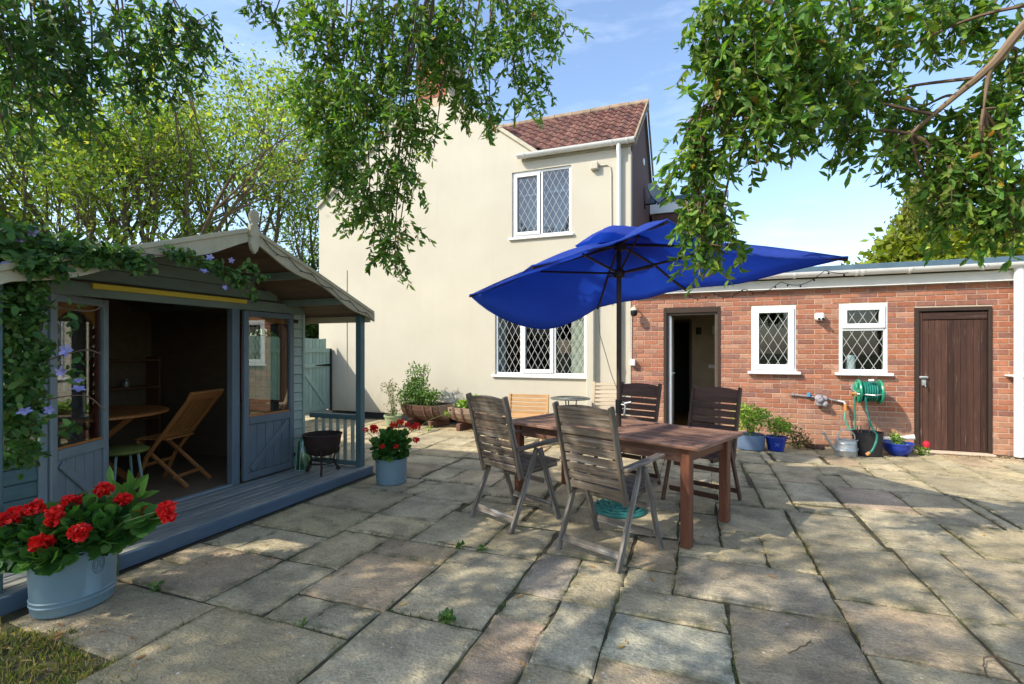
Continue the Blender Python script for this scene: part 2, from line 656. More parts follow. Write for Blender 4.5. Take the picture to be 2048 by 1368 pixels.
M = {}
M['slab'] = slab_mat()
M['joint'] = mat('joint_soil', (0.10, 0.078, 0.048), (0.05, 0.042, 0.025), 14, 0.95, 0.6, bdist=0.02, dirt=(0.10, 0.13, 0.03), dirt_scale=2.2)
M['soil'] = mat('garden_ground', (0.10, 0.11, 0.035), (0.06, 0.08, 0.02), 3, 0.95, 0.4)
M['render'] = mat('cream_render', (0.56, 0.515, 0.41), (0.535, 0.49, 0.39), 2.2, 0.85, 0.12, dirt=(0.45, 0.41, 0.33), dirt_scale=0.9, dirt_lo=0.56, dirt_hi=0.95, spec=0.15, bdist=0.004)
M['render_edge'] = mat('cream_coping', (0.55, 0.50, 0.38), (0.42, 0.38, 0.30), 6, 0.85, 0.2, spec=0.15)
M['plinth'] = mat('black_plinth', (0.02, 0.02, 0.022), None, 8, 0.7, 0.1)
M['brick'] = mat('red_brick', (1.0, 0.97, 0.95), (0.72, 0.70, 0.70), 22, 0.88, 0.45, objcol=True, spec=0.15, dirt=(0.36, 0.25, 0.20), dirt_scale=9, dirt_lo=0.55, dirt_hi=0.85, bdist=0.004)
M['mortar'] = mat('mortar', (0.56, 0.44, 0.32), (0.48, 0.37, 0.27), 30, 0.95, 0.4, spec=0.1)
M['tile'] = mat('clay_tile', (1.0, 0.95, 0.92), (0.62, 0.55, 0.55), 9, 0.85, 0.3, objcol=True, dirt=(0.09, 0.075, 0.05), dirt_scale=5, dirt_lo=0.55, dirt_hi=0.8)
M['ridge'] = mat('ridge_tile', (0.34, 0.25, 0.17), (0.20, 0.15, 0.10), 7, 0.9, 0.3, rnd=0.15)
M['white'] = mat('white_plastic', (0.80, 0.80, 0.80), (0.76, 0.76, 0.75), 3, 0.35, 0.0, spec=0.5)
M['white_old'] = mat('white_gutter', (0.78, 0.77, 0.74), (0.68, 0.66, 0.62), 3, 0.4, 0.0, spec=0.5, dirt=(0.42, 0.40, 0.36), dirt_scale=4, dirt_lo=0.6, dirt_hi=0.9)
M['lead'] = mat('lead_strip', (0.42, 0.42, 0.41), (0.34, 0.34, 0.33), 20, 0.5, 0.0, metal=0.0)
M['glass'] = glass_mat('window_glass', (0.80, 0.86, 0.86), 1.6)
M['glass_up'] = glass_mat('upper_window_glass', (0.55, 0.62, 0.66), 3.2)
M['glass_shed'] = glass_mat('shed_glass', (0.88, 0.92, 0.88), 4.0)
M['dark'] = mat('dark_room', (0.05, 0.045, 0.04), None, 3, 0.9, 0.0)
M['curtain'] = mat('pale_curtain', (0.78, 0.70, 0.54), (0.68, 0.60, 0.46), 5, 0.9, 0.1, stretch=(14, 1, 1))
M['net'] = mat('sky_toned_net', (0.34, 0.38, 0.42), (0.26, 0.30, 0.34), 4, 0.9, 0.0)  # net curtain colour, its blue-grey tone put in for sky reflected upstairs
M['felt'] = mat('roof_felt', (0.20, 0.21, 0.21), (0.15, 0.16, 0.165), 6, 0.9, 0.3, dirt=(0.11, 0.12, 0.10), dirt_scale=2)
M['felt_blue'] = mat('blue_roof_edge', (0.10, 0.16, 0.20), (0.07, 0.12, 0.16), 6, 0.7, 0.1)
M['fascia'] = mat('painted_fascia', (0.62, 0.60, 0.53), (0.56, 0.54, 0.48), 4, 0.5, 0.05)
M['door_brown'] = wood('brown_door_wood', (0.085, 0.036, 0.023), (0.040, 0.020, 0.014), 0.55, 0.38, wear=(0.30, 0.21, 0.16), wear_lo=0.60, wear_hi=0.76)
M['frame_brown'] = wood('brown_door_frame', (0.055, 0.035, 0.025), (0.035, 0.022, 0.016), 0.6, 0.1)
M['frame_grey'] = wood('inner_frame_wood', (0.115, 0.092, 0.068), (0.08, 0.064, 0.048), 0.6, 0.1)
M['iron'] = mat('black_iron', (0.016, 0.016, 0.018), None, 20, 0.55, 0.2, metal=0.3)
M['rust'] = mat('rusty_iron', (0.050, 0.026, 0.018), (0.024, 0.015, 0.012), 16, 0.8, 0.4, metal=0.2)
M['steel'] = mat('galvanised_steel', (0.50, 0.52, 0.50), (0.38, 0.40, 0.39), 14, 0.42, 0.1, metal=0.55, dirt=(0.30, 0.31, 0.28), dirt_scale=8)
M['tub'] = mat('blue_grey_tub', (0.185, 0.27, 0.31), (0.16, 0.24, 0.28), 5, 0.42, 0.05, metal=0.15, dirt=(0.16, 0.22, 0.26), dirt_scale=7, dirt_lo=0.6, dirt_hi=0.85)
M['tub_mark'] = mat('tub_stamp', (0.13, 0.17, 0.19), None, 9, 0.6, 0.0)
M['pot_slate'] = mat('slate_blue_pot', (0.10, 0.15, 0.23), (0.08, 0.12, 0.19), 5, 0.5, 0.1)
M['pot_blue'] = mat('cobalt_glaze', (0.012, 0.045, 0.36), (0.008, 0.028, 0.25), 7, 0.14, 0.03, spec=0.6)
M['pot_star'] = mat('pale_glaze_mark', (0.10, 0.22, 0.52), None, 6, 0.3, 0.0)
M['black_pl'] = mat('black_plastic', (0.022, 0.022, 0.024), None, 8, 0.45, 0.05)
M['terracotta'] = mat('sage_pot', (0.30, 0.36, 0.20), (0.24, 0.29, 0.17), 6, 0.5, 0.1)
M['compost'] = mat('compost', (0.035, 0.024, 0.016), None, 25, 0.95, 0.6)
M['green_pl'] = mat('green_plastic', (0.02, 0.30, 0.16), (0.015, 0.24, 0.13), 6, 0.35, 0.0, spec=0.5)
M['hose'] = mat('teal_hose', (0.012, 0.18, 0.13), (0.01, 0.13, 0.10), 12, 0.4, 0.05)
M['hose_pale'] = mat('green_hose', (0.10, 0.36, 0.24), (0.07, 0.29, 0.19), 12, 0.4, 0.05)
M['orange'] = mat('orange_fitting', (0.62, 0.27, 0.08), None, 9, 0.4, 0.0)
M['pipe'] = mat('copper_grey_pipe', (0.36, 0.36, 0.36), (0.25, 0.25, 0.25), 14, 0.45, 0.1, metal=0.4)
M['lagging'] = mat('grey_lagging', (0.36, 0.33, 0.34), (0.20, 0.18, 0.20), 30, 0.9, 0.8, bdist=0.01)
M['blue_pl'] = mat('blue_plastic', (0.08, 0.28, 0.48), None, 8, 0.4, 0.0)
M['red_pl'] = mat('red_petals', (0.52, 0.02, 0.05), (0.4, 0.012, 0.03), 9, 0.5, 0.1)
M['cool_white'] = mat('weathered_white_pipe', (0.72, 0.71, 0.68), (0.52, 0.50, 0.46), 12, 0.5, 0.1)
M['grey_old'] = wood('weathered_grey_wood', (0.225, 0.175, 0.125), (0.06, 0.043, 0.030), 0.75, 0.22, wear=(0.33, 0.29, 0.245), wear_lo=0.52, wear_hi=0.74)
M['brown_old'] = wood('stained_brown_wood', (0.135, 0.070, 0.046), (0.062, 0.034, 0.024), 0.6, 0.2, wear=(0.24, 0.15, 0.11), wear_lo=0.60, wear_hi=0.82)
M['leg_old'] = wood('silvered_leg_wood', (0.21, 0.18, 0.145), (0.09, 0.072, 0.055), 0.75, 0.15, wear=(0.34, 0.33, 0.31), wear_lo=0.50, wear_hi=0.70)
M['table_top'] = wood('weathered_table_wood', (0.27, 0.145, 0.095), (0.125, 0.062, 0.040), 0.6, 0.34, wear=(0.31, 0.21, 0.155), wear_lo=0.54, wear_hi=0.80)
M['table_leg'] = wood('red_brown_table_wood', (0.19, 0.070, 0.036), (0.11, 0.042, 0.025), 0.5, 0.08)
M['honey'] = wood('honey_wood', (0.58, 0.35, 0.16), (0.46, 0.26, 0.11), 0.5, 0.1)
M['cream_wood'] = wood('bleached_cream_wood', (0.62, 0.50, 0.35), (0.50, 0.39, 0.26), 0.6, 0.12)
M['teak'] = wood('varnished_teak', (0.42, 0.17, 0.05), (0.27, 0.10, 0.03), 0.4, 0.12)
M['blue_wood'] = wood('slate_blue_paint', (0.13, 0.162, 0.185), (0.11, 0.14, 0.16), 0.55, 0.06, bmp=0.15)
M['blue_grey_wood'] = wood('blue_grey_paint', (0.215, 0.26, 0.27), (0.185, 0.225, 0.24), 0.55, 0.06, bmp=0.15)
M['teal_wood'] = wood('teal_paint', (0.085, 0.15, 0.15), (0.07, 0.125, 0.13), 0.55, 0.06, bmp=0.15)
M['sage_wood'] = wood('sage_green_paint', (0.36, 0.43, 0.365), (0.30, 0.365, 0.305), 0.65, 0.06, bmp=0.2)
M['sage_dark'] = wood('gable_green_paint', (0.19, 0.235, 0.185), (0.16, 0.20, 0.155), 0.65, 0.06, bmp=0.2)
M['gate_wood'] = wood('gate_green_paint', (0.30, 0.43, 0.385), (0.25, 0.37, 0.33), 0.65, 0.08, bmp=0.2)
M['cream_paint'] = wood('cream_barge_paint', (0.50, 0.44, 0.30), (0.44, 0.385, 0.255), 0.6, 0.05, bmp=0.15)
M['khaki_wood'] = wood('baluster_paint', (0.40, 0.40, 0.31), (0.34, 0.345, 0.26), 0.6, 0.06)
M['deck'] = wood('worn_blue_deck', (0.25, 0.28, 0.27), (0.125, 0.15, 0.16), 0.5, 0.16, wear=(0.34, 0.32, 0.265), wear_lo=0.47, wear_hi=0.62)
M['deck_edge'] = wood('blue_deck_edge', (0.10, 0.148, 0.20), (0.08, 0.12, 0.165), 0.5, 0.06)
M['yellow'] = mat('yellow_strip', (0.62, 0.44, 0.04), (0.55, 0.39, 0.03), 6, 0.5, 0.02)
M['red_wood'] = wood('oxblood_frame', (0.17, 0.022, 0.016), (0.12, 0.015, 0.012), 0.45, 0.05)
M['orange_wood'] = wood('orange_arch_wood', (0.46, 0.175, 0.040), (0.36, 0.13, 0.028), 0.5, 0.05)
M['inner_wood'] = wood('shed_inner_boards', (0.20, 0.135, 0.08), (0.15, 0.10, 0.06), 0.7, 0.12)
M['shelf_wood'] = wood('shelf_wood', (0.24, 0.105, 0.045), (0.17, 0.072, 0.033), 0.6, 0.12)
M['green_seat'] = mat('green_cushion', (0.17, 0.20, 0.045), (0.13, 0.155, 0.03), 12, 0.7, 0.1)
M['green_glass'] = glass_mat('green_lantern_glass', (0.62, 0.80, 0.66), 2.5)
M['pole'] = wood('dark_pole_wood', (0.045, 0.030, 0.024), (0.028, 0.019, 0.016), 0.5, 0.05)
M['rib'] = wood('umbrella_rib_wood', (0.05, 0.025, 0.018), (0.03, 0.016, 0.012), 0.5, 0.08)
M['barrel'] = wood('barrel_oak', (0.36, 0.26, 0.19), (0.22, 0.15, 0.105), 0.7, 0.12, grain=0.6, wear=(0.44, 0.37, 0.30), wear_lo=0.5, wear_hi=0.75)
M['barrel_dark'] = wood('dark_barrel_oak', (0.135, 0.075, 0.05), (0.075, 0.042, 0.03), 0.7, 0.12, grain=0.6)
M['hoop'] = mat('rusty_hoop', (0.20, 0.10, 0.07), (0.12, 0.06, 0.045), 20, 0.8, 0.3, metal=0.2)
M['base_teal'] = mat('teal_cast_base', (0.035, 0.20, 0.17), (0.025, 0.15, 0.13), 12, 0.5, 0.15)
M['bistro'] = mat('bistro_metal', (0.17, 0.175, 0.15), (0.10, 0.105, 0.09), 30, 0.55, 0.2, metal=0.3)
M['dish'] = mat('dish_grey', (0.20, 0.22, 0.23), None, 5, 0.6, 0.0)
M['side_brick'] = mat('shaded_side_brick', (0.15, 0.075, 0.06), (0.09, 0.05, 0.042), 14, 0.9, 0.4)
M['stem'] = mat('green_stem', (0.10, 0.16, 0.04), (0.08, 0.12, 0.03), 9, 0.6, 0.0)
M['twig'] = mat('brown_twig', (0.16, 0.10, 0.06), (0.10, 0.065, 0.04), 14, 0.8, 0.2)
M['bark'] = mat('tree_bark', (0.19, 0.145, 0.085), (0.11, 0.085, 0.05), 12, 0.9, 0.6, stretch=(1, 1, 0.3), bdist=0.02)
M['bark_euc'] = mat('peeling_bark', (0.27, 0.195, 0.13), (0.14, 0.09, 0.06), 7, 0.75, 0.4, stretch=(1, 1, 0.4), bdist=0.015)
M['leaf'] = leaf_mat('leaf_green', 0.35, 0.5, 0.3)
M['leaf_euc'] = leaf_mat('leaf_waxy', 0.42, 0.5, 0.3, (1.25, 1.35, 0.45))
M['leaf_tree'] = leaf_mat('leaf_thin', 0.5, 0.55, 0.25, (1.25, 1.25, 0.45))
M['petal'] = leaf_mat('petal', 0.25, 0.5, 0.25, (1.1, 1.0, 1.0))
M['dry_leaf'] = mat('dry_leaf', (1.0, 0.95, 0.85), (0.7, 0.6, 0.5), 30, 0.7, 0.2, objcol=True)
M['inner_wall'] = mat('tan_room_wall', (0.42, 0.34, 0.22), None, 3, 0.9, 0.0)
M['inner_floor'] = wood('room_floor_wood', (0.40, 0.19, 0.05), (0.28, 0.13, 0.035), 0.35, 0.05)
M['paper'] = mat('white_paper', (0.80, 0.80, 0.78), None, 20, 0.9, 0.1)
M['wax'] = mat('cream_candle', (0.60, 0.52, 0.34), None, 8, 0.6, 0.0)
M['bulb'] = mat('dim_bulb_glass', (0.30, 0.28, 0.22), None, 5, 0.2, 0.0)
M['wire'] = mat('dark_wire', (0.025, 0.022, 0.02), None, 5, 0.6, 0.0)

def wall_mat():
    m, n, l, b, out = new_mat('cream_render')
    v = coords(n, l, (1, 1, 1), False)
    f = noise(n, l, v, 1.4, 5, 0.6)
    col = mixc(n, l, ramp(n, l, f, 0.3, 0.7), (0.50, 0.46, 0.37), (0.54, 0.50, 0.405))
    vs = coords(n, l, (5.0, 5.0, 0.28), False)
    fs = noise(n, l, vs, 1.6, 6, 0.65)
    col = mixc(n, l, ramp(n, l, fs, 0.53, 0.80, 0, 0.20), col, (0.42, 0.38, 0.30))
    f2 = noise(n, l, v, 4.5, 6, 0.7)
    col = mixc(n, l, ramp(n, l, f2, 0.60, 0.78, 0, 0.30), col, (0.46, 0.42, 0.33))
    # splash and green algae near the foot of the wall
    sp = n.new('ShaderNodeSeparateXYZ')
    l.new(v, sp.inputs[0])
    ft = n.new('ShaderNodeMath')
    ft.operation = 'MULTIPLY_ADD'
    l.new(f2, ft.inputs[0])
    ft.inputs[1].default_value = 0.9
    l.new(ramp(n, l, sp.outputs['Z'], 0.0, 0.75, 0.35, -0.45), ft.inputs[2])
    col = mixc(n, l, ramp(n, l, ft.outputs[0], 0.25, 0.75, 0, 0.6), col, (0.34, 0.31, 0.22))
    l.new(col, b.inputs['Base Color'])
    b.inputs['Roughness'].default_value = 0.9
    b.inputs['Specular IOR Level'].default_value = 0.12
    f3 = noise(n, l, v, 60, 4, 0.7)
    ad = n.new('ShaderNodeMath')
    ad.operation = 'MULTIPLY_ADD'
    ad.inputs[1].default_value = 0.2
    l.new(f3, ad.inputs[0])
    l.new(f, ad.inputs[2])
    bump(n, l, b, ad.outputs[0], 0.35, 0.012)
    return m
M['render'] = wall_mat()

def fabric_mat():
    m, n, l, b, out = new_mat('blue_canvas')
    v = coords(n, l, (1, 1, 1), False)
    f = noise(n, l, v, 3.0, 6, 0.6)
    col = mixc(n, l, ramp(n, l, f, 0.35, 0.7), (0.036, 0.078, 0.36), (0.052, 0.105, 0.47))
    l.new(col, b.inputs['Base Color'])
    b.inputs['Roughness'].default_value = 0.8
    b.inputs['Specular IOR Level'].default_value = 0.2
    t = n.new('ShaderNodeBsdfTranslucent')
    t.inputs['Color'].default_value = (0.15, 0.33, 0.88, 1)
    mx = n.new('ShaderNodeMixShader')
    mx.inputs[0].default_value = 0.5
    l.new(b.outputs[0], mx.inputs[1])
    l.new(t.outputs[0], mx.inputs[2])
    l.new(mx.outputs[0], out.inputs['Surface'])
    f2 = noise(n, l, v, 9.0, 7, 0.65, 1.5)
    bump(n, l, b, f2, 0.55, 0.035)
    return m
M['canvas'] = fabric_mat()

# ---------------------------------------------------------------- ground and patio
gm = MB()
gm.add([(-150, -150, -0.06), (150, -150, -0.06), (150, 150, -0.06), (-150, 150, -0.06)], [(0, 1, 2, 3)])
o = gm.build('ground', M['soil'])
o['kind'] = 'structure'
pm = MB()
pm.box(-9.0, 6.5, -2.2, 8.47, -0.055, -0.013)
patio = pm.build('patio', M['joint'])
patio['kind'] = 'structure'

SLABS = [  # x0, x1, y0, y1 of the flags that show largest
 (-3.40, -2.50, 1.46, 1.96), (-2.48, -1.62, 1.28, 1.96), (-1.60, -1.03, 1.62, 2.26), (-1.60, -1.03, 1.0, 1.60), (-2.48, -1.62, 0.7, 1.26),
 (-1.01, -0.735, 1.85, 2.43), (-1.01, -0.74, 2.44, 2.70), (-1.02, -0.735, 2.72, 3.29), (-1.01, -0.735, 1.2, 1.84),
 (-0.72, -0.44, 2.12, 2.70), (-0.72, -0.44, 2.72, 3.28), (-0.72, -0.44, 1.5, 2.11), (-0.42, 0.145, 2.28, 2.69), (-0.42, 0.14, 2.71, 2.99),
 (-0.42, 0.15, 1.68, 2.265), (0.165, 0.725, 2.31, 3.01), (0.165, 0.725, 1.6, 2.30), (-0.12, 0.72, 3.03, 3.58), (0.455, 0.72, 3.60, 4.16),
 (-0.12, 0.43, 3.60, 3.84), (-0.42, -0.14, 3.01, 3.28), (-0.42, -0.14, 3.30, 3.85), (0.17, 0.44, 3.86, 4.16), (0.17, 0.71, 4.18, 4.91), (-0.13, 0.15, 3.86, 4.56),
 (0.745, 1.285, 2.75, 3.27), (0.745, 1.28, 3.30, 4.16), (0.74, 1.255, 4.19, 4.93), (0.75, 1.30, 1.9, 2.73),
 (1.30, 1.84, 4.29, 5.21), (1.31, 1.59, 3.29, 4.27), (1.61, 2.20, 3.32, 4.26), (1.31, 1.88, 2.74, 3.27), (1.86, 2.42, 4.29, 4.99), (1.83, 2.28, 5.01, 5.95),
 (1.27, 1.80, 5.23, 5.94), (0.84, 1.235, 5.21, 5.96), (0.84, 1.235, 5.98, 6.27), (1.255, 1.49, 5.96, 6.45), (1.51, 2.275, 5.97, 6.54), (0.84, 1.345, 6.29, 7.02),
 (1.36, 1.865, 6.57, 7.04), (1.885, 2.275, 6.57, 6.95), (2.295, 2.865, 5.99, 6.90), (2.44, 3.0, 5.1, 5.95), (2.88, 3.45, 6.05, 6.9), (1.90, 2.44, 3.32, 4.1),
 (0.56, 0.82, 5.66, 6.26), (0.57, 0.82, 4.95, 5.64), (0.53, 0.82, 6.29, 6.78), (2.22, 2.75, 2.7, 3.3), (0.95, 1.5, 7.08, 7.58),
 (-2.60, -2.03, 3.16, 3.55), (-2.60, -2.03, 3.57, 4.10), (-2.59, -1.98, 4.12, 4.68), (-2.015, -1.46, 3.165, 3.85), (-1.45, -1.04, 3.17, 3.72), (-1.95, -1.38, 3.87, 4.20),
 (-2.61, -2.20, 1.98, 2.56), (-2.61, -2.19, 2.58, 3.14), (-2.18, -1.92, 1.98, 2.23), (-1.90, -1.62, 1.98, 2.23), (-2.18, -1.61, 2.25, 2.86), (-2.175, -1.60, 2.88, 3.15), (-1.59, -1.035, 2.28, 3.15),
 (-3.42, -3.19, 1.98, 2.25), (-3.175, -2.63, 1.98, 2.55), (-3.42, -3.19, 2.27, 2.55), (-3.42, -3.12, 2.58, 2.98), (-3.10, -2.63, 2.58, 2.98), (-3.42, -2.615, 3.0, 3.56), (-3.42, -2.615, 3.58, 4.15), (-3.42, -2.79, 4.17, 4.67),
 (-2.77, -2.58, 4.17, 4.66), (-2.86, -2.56, 4.70, 5.22), (-2.54, -2.02, 4.70, 5.25), (-2.00, -1.40, 4.42, 5.1), (-2.86, -2.16, 5.25, 5.75),
]
XL, XH, YL, YH, CS = -8.8, 5.8, 0.3, 8.34, 0.05
nx, ny = int((XH - XL) / CS), int((YH - YL) / CS)
occ = np.zeros((nx, ny), dtype=bool)
for i in range(nx):           # the summerhouse floor and the lawn corner carry no flags
    for j in range(ny):
        x, y = XL + (i + .5) * CS, YL + (j + .5) * CS
        if (x < -3.42 and y < 4.72) or (x < -2.5 and y < 1.42) or x > 5.6:
            occ[i, j] = True
for (x0, x1, y0, y1) in SLABS:
    occ[max(0, int((x0 - XL) / CS - .3)):max(0, int((x1 - XL) / CS + 1.0)), max(0, int((y0 - YL) / CS - .3)):max(0, int((y1 - YL) / CS + 1.0))] = True
R2 = random.Random(21)
ALL = list(SLABS)
for j in range(ny):
    for i in range(nx):
        if occ[i, j]:
            continue
        a = 0
        while i + a < nx and not occ[i + a, j] and a < 18:
            a += 1
        w = R2.choice((6, 9, 12, 12, 15))
        if a - w < 5:
            w = a
        b = R2.choice((6, 9, 12, 12, 15))
        k = 0
        while j + k < ny and not occ[i:i + w, j + k].any() and k < 18:
            k += 1
        if k - b < 4:
            b = k
        occ[i:i + w, j:j + b] = True
        if w + b >= 3:
            ALL.append((XL + i * CS + .007, XL + (i + w) * CS - .007, YL + j * CS + .007, YL + (j + b) * CS - .007))
PAL = [(.27, .25, .20), (.265, .25, .205), (.285, .26, .20), (.255, .245, .21), (.275, .25, .205), (.25, .235, .195)]
PINK = {(-1.01, 1.85): (.29, .235, .205), (-3.42, 3.0): (.29, .27, .20), (-0.42, 2.28): (.245, .26, .25), (-0.72, 2.12): (.26, .26, .24), (-1.02, 2.72): (.24, .225, .22), (0.745, 2.75): (.29, .245, .20),
        (0.165, 2.31): (.25, .225, .19), (-0.12, 3.03): (.24, .225, .20), (1.27, 5.23): (.27, .225, .20), (0.745, 3.30): (.30, .275, .215)}

def slab(x0, x1, y0, y1):
    w, h = x1 - x0, y1 - y0
    cx, cy = (x0 + x1) / 2, (y0 + y1) / 2
    ns = 5
    pts = []
    def side(a, b):
        for k in range(ns):
            t = k / ns
            pts.append((a[0] + (b[0] - a[0]) * t, a[1] + (b[1] - a[1]) * t, k == 0))
    q = [(-w / 2, -h / 2), (w / 2, -h / 2), (w / 2, h / 2), (-w / 2, h / 2)]
    for k in range(4):
        side(q[k], q[(k + 1) % 4])
    rings = []
    for (ins, z) in ((0.0, -0.035), (0.0, -0.007), (0.010, 0.0), (0.06, 0.0)):
        ring = []
        for (px, py, cor) in pts:
            jx = R2.uniform(-.008, .008) * (1.8 if cor else 1) if z > -0.03 and ins < .05 else 0
            jy = R2.uniform(-.006, .006) if z > -0.03 and ins < .05 else 0
            sx = max(0.2, 1 - 2 * ins / w)
            sy = max(0.2, 1 - 2 * ins / h)
            ring.append((px * sx + jx, py * sy + jy, z))
        rings.append(ring)
    v = [p for r in rings for p in r]
    n = len(pts)
    f = []
    for a in range(3):
        for k in range(n):
            f.append((a * n + k, a * n + (k + 1) % n, (a + 1) * n + (k + 1) % n, (a + 1) * n + k))
    f.append(tuple(3 * n + k for k in range(n)))
    me = bpy.data.meshes.new('paving_slab')
    me.from_pydata(v, [], f)
    at = me.attributes.new('edge', 'FLOAT', 'POINT')
    at.data.foreach_set('value', [1.0] * (3 * n) + [0.0] * n)
    key = [kk for kk in PINK if abs(kk[0] - x0) < .02 and abs(kk[1] - y0) < .02]
    col = PINK[key[0]] if key else R2.choice(PAL)
    col = (col[0] * 1.84, col[1] * 1.69, col[2] * 1.40)
    k = R2.uniform(.88, 1.12)
    col = tuple(c * k for c in col)
    if not key and R2.random() < .12:
        col = (col[0] * 1.06, col[1] * .97, col[2] * .95)
    B = Matrix.Translation((cx, cy, R2.uniform(-.006, .004))) @ Matrix.Rotation(R2.uniform(-.007, .007), 4, 'X') @ Matrix.Rotation(R2.uniform(-.007, .007), 4, 'Y')
    return me, B, col
s_, c_ = math.sin(math.radians(TH)), math.cos(math.radians(TH))
def seen_size(q):
    cx, cy = (q[0] + q[1]) / 2, (q[2] + q[3]) / 2
    dep, lat = -cx * s_ + cy * c_, cx * c_ + cy * s_
    k = (q[1] - q[0]) * (q[3] - q[2]) / max(dep, .3) ** 3
    return k if dep > .3 and abs(lat) < dep * 1.15 and not (cx < -3.9 and cy < 4.7) else k * .001
ALL.sort(key=seen_size, reverse=True)
far_v, far_f, far_c, far_e = [], [], [], []
for i, (xa, xb, ya, yb) in enumerate(ALL):
    me, B, col = slab(xa - .003, xb + .003, ya - .003, yb + .003)
    if i < 298:
        link_mesh('paving_slab', me, M['slab'], patio, B, col)
    else:        # the flags that show smallest, joined
        k = len(far_v)
        far_v += [B @ v.co for v in me.vertices]
        far_f += [tuple(q + k for q in f.vertices) for f in me.polygons]
        far_e += [0.5] * len(me.vertices)
fm = MB()
fm.v, fm.f = far_v, far_f
fo_ = fm.build('paving', M['slab'], patio, color=(.42, .37, .25), stuff=True)
at = fo_.data.attributes.new('edge', 'FLOAT', 'POINT')
at.data.foreach_set('value', far_e)

# ---------------------------------------------------------------- windows
def clip_line(p, d, x0, x1, z0, z1):
    t0, t1 = -1e9, 1e9
    for (a, b, lo, hi) in ((p[0], d[0], x0, x1), (p[1], d[1], z0, z1)):
        if abs(b) < 1e-9:
            if a < lo or a > hi:
                return None
            continue
        u, v = (lo - a) / b, (hi - a) / b
        if u > v:
            u, v = v, u
        t0, t1 = max(t0, u), min(t1, v)
    if t1 - t0 < 0.01:
        return None
    return (p[0] + d[0] * t0, p[1] + d[1] * t0), (p[0] + d[0] * t1, p[1] + d[1] * t1)

def lattice(x0, x1, z0, z1, y, dx, dz, w, mt, parent):
    m = MB()
    L = math.hypot(dx, dz)
    for sgn in (1, -1):
        k = -30
        while k < 30:
            p = ((x0 + x1) / 2 + k * 2 * dx, (z0 + z1) / 2)
            r = clip_line(p, (dx / L, sgn * dz / L), x0, x1, z0, z1)
            if r:
                (ax, az), (bx, bz) = r
                m.bar((ax, y + .0006 * sgn, az), (bx, y + .0006 * sgn, bz), w, 0.004, (0, 1, 0))
            k += 1
    return m.build('lead_lattice', mt, parent)

def frame_boxes(m, x0, x1, z0, z1, y0, y1, t):
    m.box(x0, x1, y0, y1, z0, z0 + t, .004)
    m.box(x0, x1, y0, y1, z1 - t, z1, .004)
    m.box(x0, x0 + t, y0 + .001, y1, z0 + t, z1 - t, .004)
    m.box(x1 - t, x1, y0 + .001, y1, z0 + t, z1 - t, .004)

def window(root, x0, x1, z0, z1, Y, lights, dx=.065, dz=.115, gm='glass', frame_w=.045, sill=True, sash_w=.055, lead_w=.0075):
    m = MB()
    frame_boxes(m, x0, x1, z0, z1, Y, Y + .07, frame_w)
    for L in lights[1:]:
        if L.get('bar') == 'v':
            m.box(L['x0'] - .035, L['x0'], Y + .001, Y + .07, z0 + frame_w, z1 - frame_w, .004)
        elif L.get('bar') == 'h':
            m.box(x0 + frame_w, x1 - frame_w, Y + .001, Y + .07, L['z1'], L['z1'] + .04, .004)
    wn_ = m.build('window', M['white'], root)
    for L in lights:
        a, b, c, d = L['x0'], L['x1'], L['z0'], L['z1']
        if L.get('sash'):
            s = MB()
            frame_boxes(s, a, b, c, d, Y - .022, Y + .04, sash_w)
            s.build('casement', M['white'], wn_)
            a, b, c, d = a + sash_w, b - sash_w, c + sash_w, d - sash_w
        g = MB()
        g.box(a - .004, b + .004, Y + .020, Y + .026, c - .004, d + .004)
        g.build('pane', M[gm], wn_)
        lattice(a, b, c, d, Y + .017, dx, dz, lead_w, M['lead'], wn_)
    if sill:
        s = MB()
        s.box(x0 - .055, x1 + .055, Y - .075, Y + .06, z0 - .045, z0 - .002, .008)
        s.build('sill', M['white'], wn_)
    return wn_

# ---------------------------------------------------------------- the house
WY = 8.45
house = thing('house', 'cream rendered two-storey house with brick chimney and red tiled side roof', 'house', (-4.4, 8.45, 0), world=True)
GX0, GX1, AX, AZ = -7.70, -1.07, -4.90, 6.60
def top_z(x):
    if x <= AX:
        return 4.50 + (x - GX0) * (AZ - 4.50) / (AX - GX0)
    g = AZ - (x - AX) * 0.755
    return max(g, 4.86)
holes = [(-3.55, -1.82, 0.95, 2.12), (-3.21, -2.09, 3.48, 4.69)]
xs = sorted({GX0, GX1, AX, AX + (AZ - 4.86) / .755, -3.55, -1.82, -3.21, -2.09})
m = MB()
for xa, xb in zip(xs[:-1], xs[1:]):
    zs = [(0.12, None)]
    for (hx0, hx1, hz0, hz1) in holes:
        if xa >= hx0 - 1e-6 and xb <= hx1 + 1e-6:
            a, b = zs.pop()
            zs += [(a, hz0), (hz1, b)]
    # merge ordered spans
    for (a, b) in zs:
        ta, tb = (top_z(xa), top_z(xb)) if b is None else (b, b)
        v = [(xa, WY, a), (xb, WY, a), (xb, WY, tb), (xa, WY, ta), (xa, WY + .3, a), (xb, WY + .3, a), (xb, WY + .3, tb), (xa, WY + .3, ta)]
        m.add(v, [(0, 1, 2, 3), (5, 4, 7, 6), (3, 2, 6, 7), (1, 0, 4, 5), (0, 3, 7, 4), (2, 1, 5, 6)])
m.build('wall', M['render'], house)
m = MB()
m.box(GX0, -1.08, WY + .012, WY + .25, 0, .118)
m.build('plinth', M['plinth'], house)
